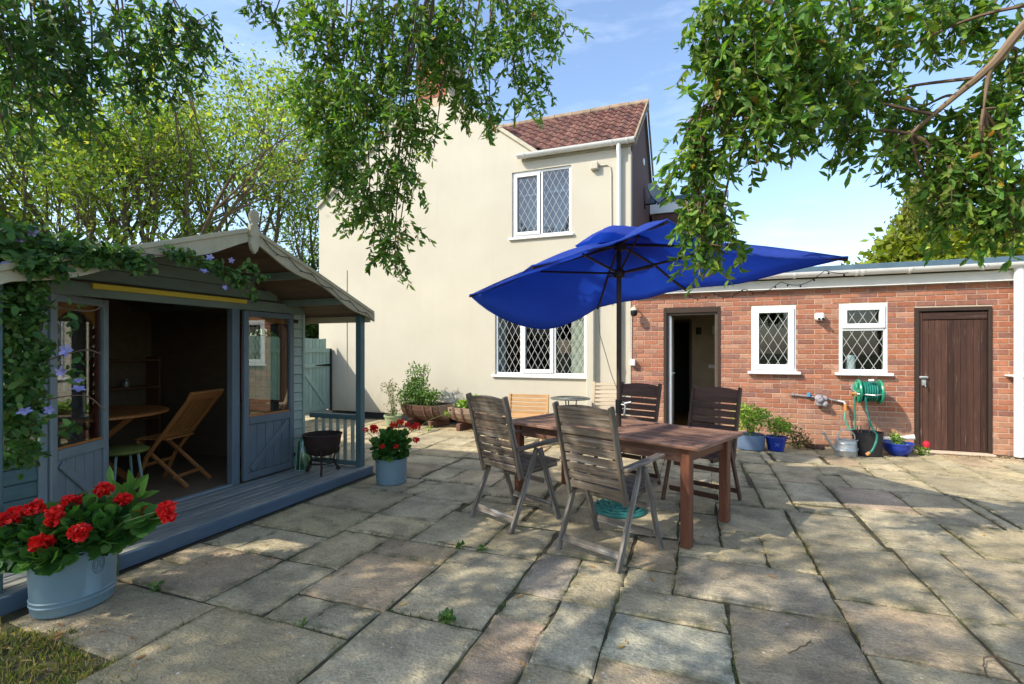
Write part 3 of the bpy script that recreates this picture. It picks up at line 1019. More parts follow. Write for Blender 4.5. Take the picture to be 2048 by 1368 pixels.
# left flank and right flank
m = MB()
m.box(GX0, GX0 + .25, WY + .31, 13.0, 0, 4.45)
m.build('flank_wall', M['render'], house)
m = MB()
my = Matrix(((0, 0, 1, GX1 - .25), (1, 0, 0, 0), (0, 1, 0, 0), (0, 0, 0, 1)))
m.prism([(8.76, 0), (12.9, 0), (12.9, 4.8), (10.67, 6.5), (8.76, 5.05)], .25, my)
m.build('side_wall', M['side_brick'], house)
# boxed pipe beside the lower window
m = MB()
m.box(-1.80, -1.665, WY - .10, WY + .01, 0.0, 2.75, .012)
m.build('boxed_pipe', M['render'], house)
# main roof behind the gable
m = MB()
m.add([(AX, WY + .02, AZ - .02), (AX, 13, AZ - .02), (GX0 - .1, 13, 4.42), (GX0 - .1, WY + .02, 4.42)], [(0, 1, 2, 3)])
m.add([(AX, WY + .02, AZ - .02), (AX, 13, AZ - .02), (-2.0, 13, 4.41), (-2.0, 10.7, 4.41), (-4.2, 10.7, 6.05), (-4.6, WY + .31, 6.35)], [(0, 5, 4, 3, 2, 1)])
m.build('rear_roof', M['ridge'], house)
m = MB()
for (xa, za, xb, zb) in ((-4.56, 6.345, -2.62, 4.88), (GX0 - .03, 4.48, -5.24, 6.345)):
    m.bar((xa, WY + .13, za + .035), (xb, WY + .13, zb + .035), .36, .07, (0, 0, 1), .01)
m.build('coping', M['render_edge'], house)
# tiled side roof: each tile one piece
RZ0, RY0, RZ1, RY1 = 4.93, 8.36, 6.63, 10.67
sl = math.hypot(RZ1 - RZ0, RY1 - RY0)
ang = math.atan2(RZ1 - RZ0, RY1 - RY0)
roof_m = MB()
roof_m.bar((-2.72, RY0 + .16, RZ0 + .045), (-2.72, RY1, RZ1 - .06), 3.4, .04, (0, 0, 1))
roof_m.bar((-2.72, RY1 + 2.3, RZ0 - .06), (-2.72, RY1, RZ1 - .06), 3.4, .04, (0, 0, 1))
roof = roof_m.build('tiled_roof', M['felt'], house)
tw, tl, gauge = 0.205, 0.35, 0.287
tv, tf = [], []
sec = 9
for r_, (yy, lift) in enumerate(((0.0, .018), (0.0, .032), (tl, .004))):
    for k in range(sec):
        t = k / (sec - 1)
        z = .030 * math.cos(2 * math.pi * (t - .30)) if t < .8 else .030 * math.cos(2 * math.pi * .5) * (1 if t < .99 else .8)
        tv.append(((t - .5) * (tw + .012), yy, z + lift - (.016 if r_ == 0 else 0)))
for r_ in range(2):
    for k in range(sec - 1):
        tf.append((r_ * sec + k, r_ * sec + k + 1, (r_ + 1) * sec + k + 1, (r_ + 1) * sec + k))
tile_me = bpy.data.meshes.new('roof_tile')
tile_me.from_pydata(tv, [], tf)
tile_me.polygons.foreach_set('use_smooth', [k >= sec - 1 for k in range(len(tf))])
RX = Matrix.Rotation(ang, 4, 'X')
TP = [(.25, .125, .10), (.22, .11, .09), (.28, .15, .115), (.19, .10, .085), (.235, .13, .105)]
for row in range(10):
    for k in range(17):
        x = -1.07 - k * tw
        d = row * gauge
        if x < -2.66 - d * 1.2:
            continue
        y, z = RY0 + d * math.cos(ang), RZ0 + d * math.sin(ang)
        B = Matrix.Translation((x, y, z + .01)) @ RX @ Matrix.Rotation(R.uniform(-.012, .012), 4, 'Z') @ Matrix.Rotation(R.uniform(-.01, .02), 4, 'X')
        c = R.choice(TP)
        q = R.uniform(.85, 1.15)
        link_mesh('roof_tile', tile_me, M['tile'], roof, B, tuple(a * q for a in c))
for k in range(9):
    m = MB()
    x = -1.16 - k * .41
    m.tube([(x + .2, RY1, RZ1 - .01), (x - .2, RY1, RZ1 - .01 + R.uniform(-.012, .012))], .095, 10)
    m.build('ridge_tile', M['ridge'], roof)
m = MB()
m.bar((-.985, RY0 + .02, RZ0 - .02), (-.985, RY1, RZ1 - .03), .03, .13, (0, 0, 1))
m.bar((-.985, RY1 + 2.3, RZ0 - .05), (-.985, RY1, RZ1 - .04), .03, .13, (0, 0, 1))
m.build('verge_board', M['ridge'], house)
# chimney with its bricks
m = MB()
m.box(-5.225, -4.585, WY - .002, 9.2, 6.20, 7.25)
ch = m.build('chimney', M['mortar'], house)
CB = [(.42, .16, .10), (.37, .14, .09), (.46, .20, .13)]
bm1 = MB().box(-.1075, .1075, 0, .03, 0, .065, .004).build('brick_shape')
brick_me = bm1.data
bpy.data.objects.remove(bm1)
for k in range(11):
    z = 6.375 + k * .075
    off = 0 if k % 2 else .1075
    x = -5.225 - off
    while x < -4.6:
        a, b = max(x, -5.225), min(x + .215, -4.585)
        if b - a > .04:
            link_mesh('brick', brick_me, M['brick'], ch, Matrix.Translation(((a + b) / 2, WY - .012, z)) @ Matrix.Diagonal(((b - a) / .215, 1, 1, 1)), R.choice(CB))
        x += .225
# gutter, downpipe, box, cables
def half_gutter(m, x0, x1, y, z, r):
    n = 10
    v, f = [], []
    for x in (x0, x1):
        for k in range(n + 1):
            a = math.pi + math.pi * k / n
            v.append((x, y + r * math.cos(a), z + r * math.sin(a)))
        for k in range(n + 1):
            a = 2 * math.pi - math.pi * k / n
            v.append((x, y + (r - .006) * math.cos(a), z + (r - .006) * math.sin(a)))
    q = 2 * (n + 1)
    for k in range(q):
        f.append((k, (k + 1) % q, q + (k + 1) % q, q + k))
    m.add(v, f)
    for x in (x0, x1):
        vv = [(x, y + r * math.cos(math.pi + math.pi * k / n), z + r * math.sin(math.pi + math.pi * k / n)) for k in range(n + 1)]
        m.add(vv, [tuple(range(n + 1))])
m = MB()
half_gutter(m, -3.06, -.985, 8.345, 4.955, .072)
g = m.build('gutter', M['white_old'], house, smooth=True)
for x in (-2.93, -1.36, -1.1):
    b = MB()
    half_gutter(b, x - .014, x + .014, 8.345, 4.953, .079)
    b.build('bracket', M['white_old'], g)
m = MB()
m.box(-3.0, -1.03, 8.425, 8.447, 4.865, 4.985)
m.build('fascia', M['render_edge'], house)
m = MB()
m.tube([(-1.245, 8.345, 4.90), (-1.245, 8.345, 4.80), (-1.245, 8.40, 4.70), (-1.245, 8.40, 2.4)], .036, 12)
m.build('downpipe', M['white'], house, smooth=True)
m = MB()
m.tube([(-1.245, 8.40, 2.4), (-1.245, 8.40, 0.05)], .036, 12)
for z in (2.38, 1.1):
    m.tube([(-1.245, 8.40, z), (-1.245, 8.40, z + .05)], .044, 12)
m.build('lower_downpipe', M['render'], house, smooth=True)
m = MB()
m.box(-1.73, -1.60, 8.36, 8.449, 4.53, 4.66, .012)
m.build('junction_box', M['render'], house)
m = MB()
m.tube([(-1.60, 8.435, 4.60), (-1.45, 8.435, 4.60), (-1.40, 8.435, 4.56), (-1.385, 8.435, 4.45), (-1.375, 8.435, 2.2)], .011, 6)
m.build('conduit', M['render'], house)
m = MB()
m.tube([(-6.95, 8.442, 3.1), (-6.95, 8.44, 1.2), (-6.93, 8.44, .95)], .006, 5)
m.build('wall_cable', M['render_edge'], house)
m = MB()
m.box(-1.10, -1.055, WY - .012, WY + .02, 0.05, 4.86)
m.build('corner_bead', M['render'], house)
# windows of the house
Z0, Z1 = .95, 2.12
window(house, -3.55, -1.82, Z0, Z1, WY + .03, [
    dict(x0=-3.50, x1=-3.06, z0=Z0 + .05, z1=Z1 - .05),
    dict(x0=-3.02, x1=-2.42, z0=Z0 + .045, z1=Z1 - .045, sash=True, bar='v'),
    dict(x0=-2.38, x1=-1.87, z0=Z0 + .05, z1=Z1 - .05, bar='v')], .062, .115, sash_w=.065)
Z0, Z1 = 3.48, 4.69
window(house, -3.21, -2.09, Z0, Z1, WY + .03, [
    dict(x0=-3.165, x1=-2.67, z0=Z0 + .045, z1=Z1 - .045, sash=True),
    dict(x0=-2.62, x1=-2.135, z0=Z0 + .05, z1=Z1 - .05, bar='v')], .062, .115, gm='glass_up', lead_w=.0068)
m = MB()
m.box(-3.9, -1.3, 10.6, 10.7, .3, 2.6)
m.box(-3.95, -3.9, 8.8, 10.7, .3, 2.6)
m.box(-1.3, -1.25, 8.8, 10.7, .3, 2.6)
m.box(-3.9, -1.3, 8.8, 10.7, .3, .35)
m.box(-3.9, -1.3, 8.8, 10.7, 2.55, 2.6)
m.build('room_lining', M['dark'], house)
m = MB()
m.box(-2.12, -1.78, 8.60, 8.62, .9, 2.2)
m.build('blind', M['curtain'], house)
m = MB()
m.box(-3.56, -3.40, 8.62, 8.64, .9, 2.2)
m.build('curtain', M['net'], house)
m = MB()
m.box(-3.25, -2.05, 8.63, 8.65, 3.4, 4.75)
m.build('sky_toned_net', M['net'], house)  # net sheet whose colour imitates sky reflected in the upper panes
m = MB()
m.box(-2.75, -2.10, 8.59, 8.60, 4.28, 4.33)
m.box(-3.1, -2.72, 8.59, 8.60, 4.27, 4.30)
for k in range(9):
    m.ball((-2.7 + k * .07, 8.595, 4.36), .025, 6, 4)
m.build('lace_edge', M['white'], house)
# flat-roofed block at the back
m = MB()
m.box(-1.0, .55, 12.0, 15.0, 2.5, 4.60)
m.build('rear_block', M['side_brick'], house)
m = MB()
m.box(-1.05, .62, 11.95, 15.1, 4.62, 4.86)
m.build('rear_fascia', M['white'], house)
m = MB()
m.box(-1.07, .65, 11.93, 15.1, 4.86, 4.99)
m.build('rear_roof_edge', M['felt_blue'], house)

# ---------------------------------------------------------------- the brick extension
ext = thing('brick_extension', 'single-storey red brick extension with white gutter and flat roof', 'extension', (1.5, 8.45, 0), world=True)
EX0, EX1, EZ = -1.06, 4.05, 2.335
op = [(-.52, .345, 0, 2.105), (.787, 1.396, 1.045, 2.09), (1.952, 2.545, 1.045, 2.085), (2.86, 3.71, 0, 2.01)]
m = MB()
xs = sorted({EX0, EX1} | {v for q in op for v in q[:2]})
for xa, xb in zip(xs[:-1], xs[1:]):
    spans = [(0, EZ)]
    for q in op:
        if xa >= q[0] - 1e-6 and xb <= q[1] + 1e-6:
            spans = [(0, q[2]), (q[3], EZ)]
    for a, b in spans:
        if b - a > .01:
            m.box(xa, xb, WY + .006, WY + .24, a, b)
m.build('wall', M['mortar'], ext)
BP = [(.44, .195, .110), (.40, .175, .105), (.47, .225, .135), (.34, .17, .12), (.48, .28, .185), (.42, .205, .13), (.31, .165, .125)]
BP = [(a * .93, b * .84, c * .84) for (a, b, c) in BP]
bricks = []
for k in range(31):
    z = k * .075 + .008
    x = EX0 - (.1125 if k % 2 else 0)
    while x < EX1:
        segs = [(max(x, EX0), min(x + .215, EX1))]
        for (a, b, c, d) in op:
            if z + .065 > c + .012 and z < d - .012:
                ns = []
                for (p, q) in segs:
                    if q <= a or p >= b:
                        ns.append((p, q))
                    else:
                        if a - p > .03:
                            ns.append((p, a - .003))
                        if q - b > .03:
                            ns.append((b + .003, q))
                segs = ns
        for (p, q) in segs:
            if q - p > .03:
                bricks.append((p, q, z, k))
        x += .225
bricks.sort(key=lambda q: math.hypot((q[0] + q[1]) / 2 - 0.3, WY) - .35 * q[0])
def brick_col(p, k):
    c = R.choice(BP)
    q = R.uniform(.88, 1.1)
    if k < 7:
        t = R.uniform(.2, .6)
        c = tuple(a * (1 - t) + b * t for a, b in zip(c, (.53, .33, .21)))
    return tuple(a * q for a in c)
rest = {}
for i, (p, q, z, k) in enumerate(bricks):
    B = Matrix.Translation(((p + q) / 2, WY - R.uniform(.000, .004), z)) @ Matrix.Diagonal(((q - p) / .215, 1, 1, 1))
    if i < 296:
        link_mesh('brick', brick_me, M['brick'], ext, B, brick_col(p, k))
    else:
        c = R.randrange(5)
        rest.setdefault(c, MB())
        vs = [B @ v.co for v in brick_me.vertices]
        rest[c].add(vs, [tuple(f.vertices) for f in brick_me.polygons])
# the bricks farthest off, joined: one part with a colour per brick
vs, fs, cols = [], [], []
for c, mb in rest.items():
    o_ = len(vs)
    vs += mb.v
    fs += [tuple(a + o_ for a in f) for f in mb.f]
far = MB()
far.v, far.f = vs, fs
fo = far.build('brickwork', None, ext, stuff=True)
ca = fo.data.attributes.new('tint', 'FLOAT_COLOR', 'POINT')
nv = len(brick_me.vertices)
arr = np.ones((len(vs), 4))
for b0 in range(0, len(vs), nv):
    k = int(max(0, vs[b0][2]) / .075)
    arr[b0:b0 + nv, :3] = brick_col(0, k)
ca.data.foreach_set('color', arr.ravel())
bm_, n_, l_, b_, out_ = new_mat('red_brick_joined')
at_ = n_.new('ShaderNodeAttribute')
at_.attribute_name = 'tint'
vv_ = coords(n_, l_, (1, 1, 1), False)
ff_ = noise(n_, l_, vv_, 22, 5)
cc_ = mixc(n_, l_, 1.0, at_.outputs['Color'], mixc(n_, l_, ramp(n_, l_, ff_, .3, .7), (.72, .70, .70), (1, .97, .95)), 'MULTIPLY')
l_.new(cc_, b_.inputs['Base Color'])
b_.inputs['Roughness'].default_value = .88
bump(n_, l_, b_, ff_, .45, .004)
fo.data.materials.append(bm_)
# roof line
m = MB()
m.box(-1.04, 4.35, 8.375, 8.40, 2.345, 2.475, .003)
m.build('fascia', M['fascia'], ext)
m = MB()
m.box(-1.04, 4.35, 8.365, 8.446, 2.337, 2.3445)
m.build('soffit_trim', M['white'], ext)
m = MB()
half_gutter(m, -.98, 4.35, 8.30, 2.56, .073)
g = m.build('gutter', M['white_old'], ext, smooth=True)
for x in (-.4, .55, 1.35, 2.13, 2.20, 2.75, 3.55):
    b = MB()
    half_gutter(b, x - .016, x + .016, 8.30, 2.558, .081)
    b.build('bracket', M['white_old'], g)
m = MB()
m.add([(-1.03, 8.33, 2.56), (4.4, 8.33, 2.56), (4.4, 13, 2.98), (-1.03, 13, 2.98), (-1.03, 8.33, 2.53), (4.4, 8.33, 2.53), (4.4, 13, 2.95), (-1.03, 13, 2.95)],
      [(0, 1, 2, 3), (7, 6, 5, 4), (0, 4, 5, 1), (1, 5, 6, 2), (2, 6, 7, 3), (3, 7, 4, 0)])
m.build('roof', M['felt'], ext)
m = MB()
m.box(-1.03, 4.4, 8.36, 8.50, 2.572, 2.655, .006)
m.build('roof_edge', M['felt_blue'], ext)
m = MB()
m.tube([(3.935, 8.33, 2.52), (3.935, 8.33, .02)], .052, 14)
m.tube([(3.935, 8.33, 1.06), (3.935, 8.33, 1.10)], .060, 14)
m.box(3.84, 3.935, 8.36, 8.448, 1.07, 1.09)
m.build('downpipe', M['white'], ext, smooth=True)
# rooms behind the openings
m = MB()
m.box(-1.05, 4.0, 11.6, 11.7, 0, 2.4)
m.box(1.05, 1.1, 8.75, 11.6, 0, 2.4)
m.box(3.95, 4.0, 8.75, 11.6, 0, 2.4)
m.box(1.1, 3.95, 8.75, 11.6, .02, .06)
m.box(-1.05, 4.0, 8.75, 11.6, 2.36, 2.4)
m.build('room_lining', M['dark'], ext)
m = MB()
m.box(-.11, 1.05, 10.2, 10.3, 0, 2.36)
m.box(-1.05, -.46, 10.2, 10.3, 0, 2.36)
m.box(-.46, -.11, 10.2, 10.3, 1.98, 2.36)
m.build('inner_wall', M['inner_wall'], ext)
m = MB()
m.box(-1.05, 1.05, 8.72, 11.6, -.01, .03)
m.build('inner_floor', M['inner_floor'], ext)
m = MB()
m.box(-.47, -.42, 10.185, 10.205, .03, 1.99)
m.box(-.15, -.10, 10.185, 10.205, .03, 1.99)
m.box(-.47, -.10, 10.183, 10.203, 1.96, 2.01)
m.build('inner_frame', M['frame_grey'], ext)
for (x, z, w, h, mt) in ((.02, 1.78, .10, .14, 'dark'), (.33, 1.80, .12, .17, 'white_old')):
    m = MB()
    m.box(x - w / 2, x + w / 2, 10.17, 10.195, z - h / 2, z + h / 2, .004)
    m.build('wall_picture', M[mt], ext)
m = MB()
m.box(.20, .34, 10.185, 10.199, 1.06, 1.13, .004)
m.build('light_switch', M['white_old'], ext)
# open doorway
m = MB()
m.box(-.52, -.475, 8.44, 8.56, 0, 2.102, .004)
m.box(.30, .345, 8.44, 8.56, 0, 2.102, .004)
m.box(-.475, .30, 8.44, 8.56, 2.02, 2.102, .004)
df = m.build('door_frame', M['frame_brown'], ext)
m = MB()
m.box(-.474, -.45, 8.47, 8.60, 0, 2.02)
m.box(.262, .30, 8.47, 8.60, 0, 2.02)
m.box(-.45, .262, 8.47, 8.60, 1.985, 2.02)
m.build('inner_lining', M['frame_grey'], df)
m = MB()
m.box(-.447, -.402, 8.50, 9.25, .03, 1.98, .006)
dr = m.build('back_door', M['white'], ext)
m = MB()
m.box(-.402, -.392, 8.51, 8.53, 1.0, 1.05)
m.tube([(-.395, 8.56, 1.03), (-.36, 8.56, 1.03), (-.36, 8.66, 1.03)], .01, 8)
m.build('handle', M['steel'], dr)
m = MB()
m.box(-.53, .355, 8.36, 8.50, -.01, .05, .01)
m.build('threshold', M['frame_grey'], ext)
# windows
Z0, Z1 = 1.088, 2.09
w1 = window(ext, .787, 1.396, Z0, Z1, WY - .005, [dict(x0=.815, x1=1.366, z0=Z0 + .03, z1=Z1 - .03, sash=True)], .067, .118, frame_w=.035, sash_w=.075, lead_w=.0072)
w2 = window(ext, 1.952, 2.545, Z0, Z1, WY - .005, [dict(x0=1.995, x1=2.50, z0=Z0 + .045, z1=1.70),
     dict(x0=1.985, x1=2.512, z0=1.735, z1=Z1 - .03, sash=True)], .067, .118, frame_w=.045, sash_w=.065, lead_w=.0072)
m = MB()
m.box(1.99, 2.51, WY - .004, WY + .06, 1.70, 1.737)
m.build('transom', M['white'], w2)
# plank door
m = MB()
m.box(2.865, 2.91, 8.43, 8.56, 0, 2.005, .004)
m.box(3.67, 3.706, 8.43, 8.56, 0, 2.005, .004)
m.box(2.91, 3.67, 8.43, 8.56, 1.955, 2.005, .004)
pd = m.build('plank_door', M['frame_brown'], ext)
n = 10
for k in range(n):
    x = 2.955 + (k + .5) * (.71 / n)
    plank('plank', (x, 8.475, .03), (x, 8.475, 1.83), .069, .03 + R.uniform(-.003, .003), M['door_brown'], pd, (0, 1, 0), .004)
plank('stile', (2.934, 8.472, .02), (2.934, 8.472, 1.945), .040, .036, M['door_brown'], pd, (0, 1, 0))
plank('top_rail', (2.957, 8.470, 1.89), (3.665, 8.470, 1.89), .10, .036, M['door_brown'], pd, (0, 1, 0))
m = MB()
m.box(2.91, 3.01, 8.435, 8.452, 1.02, 1.05)
m.box(2.94, 2.985, 8.43, 8.455, .92, 1.0)
m.tube([(2.96, 8.44, .97), (2.96, 8.40, .96), (2.97, 8.40, .90)], .008, 6)
m.tube([(2.91, 8.44, 1.035), (2.99, 8.425, 1.04)], .010, 6)
m.build('latch', M['steel'], pd)
m = MB()
m.box(2.86, 3.71, 8.33, 8.56, -.012, .020, .008)
m.build('door_step', M['mortar'], ext)

# ---------------------------------------------------------------- the summerhouse
sh = thing('summerhouse', 'blue and green painted wooden summerhouse with open doors and covered veranda', 'summerhouse', (-4.3, 3.04, 0), world=True)
SX, SY0, SY1, FZ = -4.28, 1.63, 4.45, 0.09
PY, PZ, EY, EZ_ = 3.04, 2.415, 1.63, 1.83       # ridge y and z, half width of the roof, eaves z
RXF, RXB = -3.47, -7.0
slope = (PZ - EZ_) / EY
def rz(y):
    return PZ - abs(y - PY) * slope
# roof slopes, felt above and boards below
for sg, nm in ((1, 'roof'), (-1, 'roof')):
    e = PY + sg * EY
    m = MB()
    v = [(RXF - .02, PY, PZ), (RXB, PY, PZ), (RXB, e, EZ_), (RXF - .02, e, EZ_),
         (RXF - .02, PY, PZ - .012), (RXB, PY, PZ - .012), (RXB, e, EZ_ - .012), (RXF - .02, e, EZ_ - .012)]
    f = [(0, 1, 2, 3), (7, 6, 5, 4), (0, 3, 7, 4), (1, 5, 6, 2), (2, 6, 7, 3), (0, 4, 5, 1)]
    if sg > 0:
        f = [q[::-1] for q in f]
    m.add(v, f)
    rf = m.build('roof', M['felt'], sh)
    nb = 15
    for k in range(nb):
        t0 = (k + .5) / nb
        y = PY + sg * EY * t0
        z = PZ - (PZ - EZ_) * t0 - .026
        plank('ceiling_board', (RXB + .02, y, z), (RXF - .03, y, z), EY / nb * 1.06 - .003, .018, M['inner_wood'] if True else None, rf, (0, sg * slope, 1), .002)
    for t0 in (.36, .70):
        y = PY + sg * EY * t0
        z = PZ - (PZ - EZ_) * t0 - .07
        plank('purlin', (RXB + .05, y, z), (RXF - .03, y, z), .045, .07, M['sage_dark'], sh, (0, 0, 1), .003)
    plank('eaves_board', (RXB, e - sg * .02, EZ_ - .05), (RXF - .03, e - sg * .02, EZ_ - .05), .02, .09, M['cream_paint'], sh, (0, 0, 1), .003)
# wavy barge boards
Mx = Matrix(((0, 0, 1, RXF - .018), (1, 0, 0, 0), (0, 1, 0, 0), (0, 0, 0, 1)))
for sg in (1, -1):
    n = 28
    top, bot = [], []
    for k in range(n + 1):
        t = k / n
        y = PY + sg * (.01 + (EY + .01) * t)
        zt = PZ + .015 - (PZ - EZ_) * t
        w = .125 - .022 * math.cos(t * 2 * math.pi * 2.0) - .02 * t
        if t > .96:
            w = .10
        top.append((y, zt))
        bot.append((y, zt - w))
    m = MB()
    v, f = [], []
    for (a, b) in zip(top, bot):
        v += [(RXF, a[0], a[1]), (RXF, b[0], b[1]), (RXF - .02, a[0], a[1]), (RXF - .02, b[0], b[1])]
    for k in range(n):
        a, b = 4 * k, 4 * k + 4
        q = [(a, a + 1, b + 1, b), (a + 2, b + 2, b + 3, a + 3), (a, b, b + 2, a + 2), (a + 1, a + 3, b + 3, b + 1)]
        f += q if sg > 0 else [x[::-1] for x in q]
    e_ = 4 * n
    f += [(0, 2, 3, 1), (e_, e_ + 1, e_ + 3, e_ + 2)]
    m.add(v, f)
    # raised batten along the top edge
    m.bar((RXF + .006, PY + sg * .05, PZ - .005), (RXF + .006, PY + sg * EY, PZ - .005 - (PZ - EZ_) * (EY - .05) / EY), .014, .035, (0, 0, 1), .003)
    m.build('barge_board', M['cream_paint'], sh)
prof = [(0, .175), (.024, .165), (.04, .14), (.043, .11), (.036, .075), (.024, .055), (.024, .045), (.045, .035), (.045, -.04), (.03, -.055), (.04, -.09), (.043, -.115), (.03, -.16), (0, -.195)]
poly = [(p[0], p[1]) for p in prof] + [(-p[0], p[1]) for p in prof[-2:0:-1]]
m = MB()
Mf = Matrix(((0, 0, 1, RXF + .001), (1, 0, 0, PY), (0, 1, 0, PZ), (0, 0, 0, 1)))
m.prism(poly[::-1], .032, Mf)
m.build('finial', M['cream_paint'], sh, bevel=.004)
# deck
nb = 8
dw = (-3.515 - SX) / nb
for k in range(nb):
    x = SX + (k + .5) * dw
    plank('deck_board', (x, 1.42, FZ - .012 + R.uniform(-.002, .002)), (x, 4.66, FZ - .012 + R.uniform(-.002, .002)), dw - .013, .024, M['deck'], sh, (0, 0, 1), .006)
plank('deck_fascia', (-3.497, 1.40, .044), (-3.497, 4.68, .044), .030, .094, M['deck_edge'], sh, (0, 0, 1), .006)
plank('deck_fascia', (-3.52, 4.672, .044), (-4.28, 4.672, .044), .022, .088, M['deck_edge'], sh, (0, 0, 1), .004)
m = MB()
m.box(-6.9, SX + .02, SY0, SY1, 0, FZ)
m.build('floor', M['inner_wood'], sh)
# posts and rail
for y in (4.60, 1.48):
    plank('post', (-3.60, y, .06), (-3.60, y, EZ_ - .03 + .02), .075, .075, M['teal_wood'], sh, (0, 1, 0), .006)
plank('handrail', (-4.27, 4.56, .655), (-3.63, 4.575, .655), .075, .055, M['teal_wood'], sh, (0, 0, 1), .006)
plank('bottom_rail', (-4.27, 4.56, .13), (-3.63, 4.575, .13), .05, .05, M['teal_wood'], sh, (0, 0, 1), .005)
for k in range(6):
    x = -4.20 + k * .104
    plank('baluster', (x, 4.568, .155), (x, 4.568, .628), .014, .048, M['khaki_wood'], sh, (1, 0, 0), .003)
# front wall: cladding beside the door, gable boards, lintel
def shiplap(name, y0, y1, z0, z1, mt, h=.104):
    z = z0
    while z < z1 - .01:
        zz = min(z + h, z1)
        plank(name, (SX - .012, y0, (z + zz) / 2), (SX - .012, y1, (z + zz) / 2), .024, zz - z - .004, mt, sh, (-.10, 0, 1), .004)
        z += h
shiplap('cladding_board', 4.255, SY1, FZ + .01, 1.84, M['sage_wood'])
shiplap('cladding_board', SY0, 2.0, FZ + .01, .68, M['teal_wood'])
z = 1.945
while z < PZ - .06:
    half = (PZ - .05 - (z + .05)) / slope
    h = .104
    if half > .06:
        plank('gable_board', (SX - .012, max(PY - half, SY0), z + h / 2), (SX - .012, min(PY + half, SY1), z + h / 2), .024, h - .004, M['sage_dark'], sh, (-.10, 0, 1), .004)
    z += h
m = MB()
m.box(SX - .06, SX - .03, SY0, SY1, 1.85, 1.95)
mx_ = Matrix(((0, 0, 1, SX - .06), (1, 0, 0, 0), (0, 1, 0, 0), (0, 0, 0, 1)))
m.prism([(SY0, 1.93), (SY1, 1.93), (PY, PZ - .06)], .02, mx_)
m.build('gable_lining', M['inner_wood'], sh)
plank('lintel', (SX + .006, 1.64, 1.875), (SX + .006, 4.44, 1.875), .05, .105, M['sage_dark'], sh, (0, 0, 1), .004)
plank('weather_strip', (SX + .045, 2.30, 1.905), (SX + .045, 3.64, 1.905), .028, .042, M['yellow'], sh, (0.2, 0, 1), .004)
plank('corner_trim', (SX + .004, 4.44, FZ), (SX + .004, 4.44, 1.83), .03, .03, M['sage_wood'], sh, (1, 0, 0), .004)
plank('door_post', (SX - .005, 3.535, FZ), (SX - .005, 3.535, 1.83), .085, .075, M['blue_wood'], sh, (1, 0, 0), .005)
plank('door_post', (SX - .012, 2.025, FZ), (SX - .012, 2.025, 1.83), .05, .06, M['blue_grey_wood'], sh, (1, 0, 0), .005)
plank('sill_board', (SX + .012, 2.05, FZ + .012), (SX + .012, 3.49, FZ + .012), .06, .022, M['blue_grey_wood'], sh, (0, 0, 1), .004)
# window left of the doors
plank('window_rail', (SX, SY0, .72), (SX, 2.0, .72), .05, .06, M['teal_wood'], sh, (0, 0, 1), .004)
m = MB()
m.box(SX - .01, SX - .004, SY0 + .03, 2.0, .75, 1.82)
m.build('pane', M['glass_shed'], sh)
plank('corner_trim', (SX + .004, SY0 + .02, FZ), (SX + .004, SY0 + .02, 1.83), .05, .05, M['teal_wood'], sh, (1, 0, 0), .004)

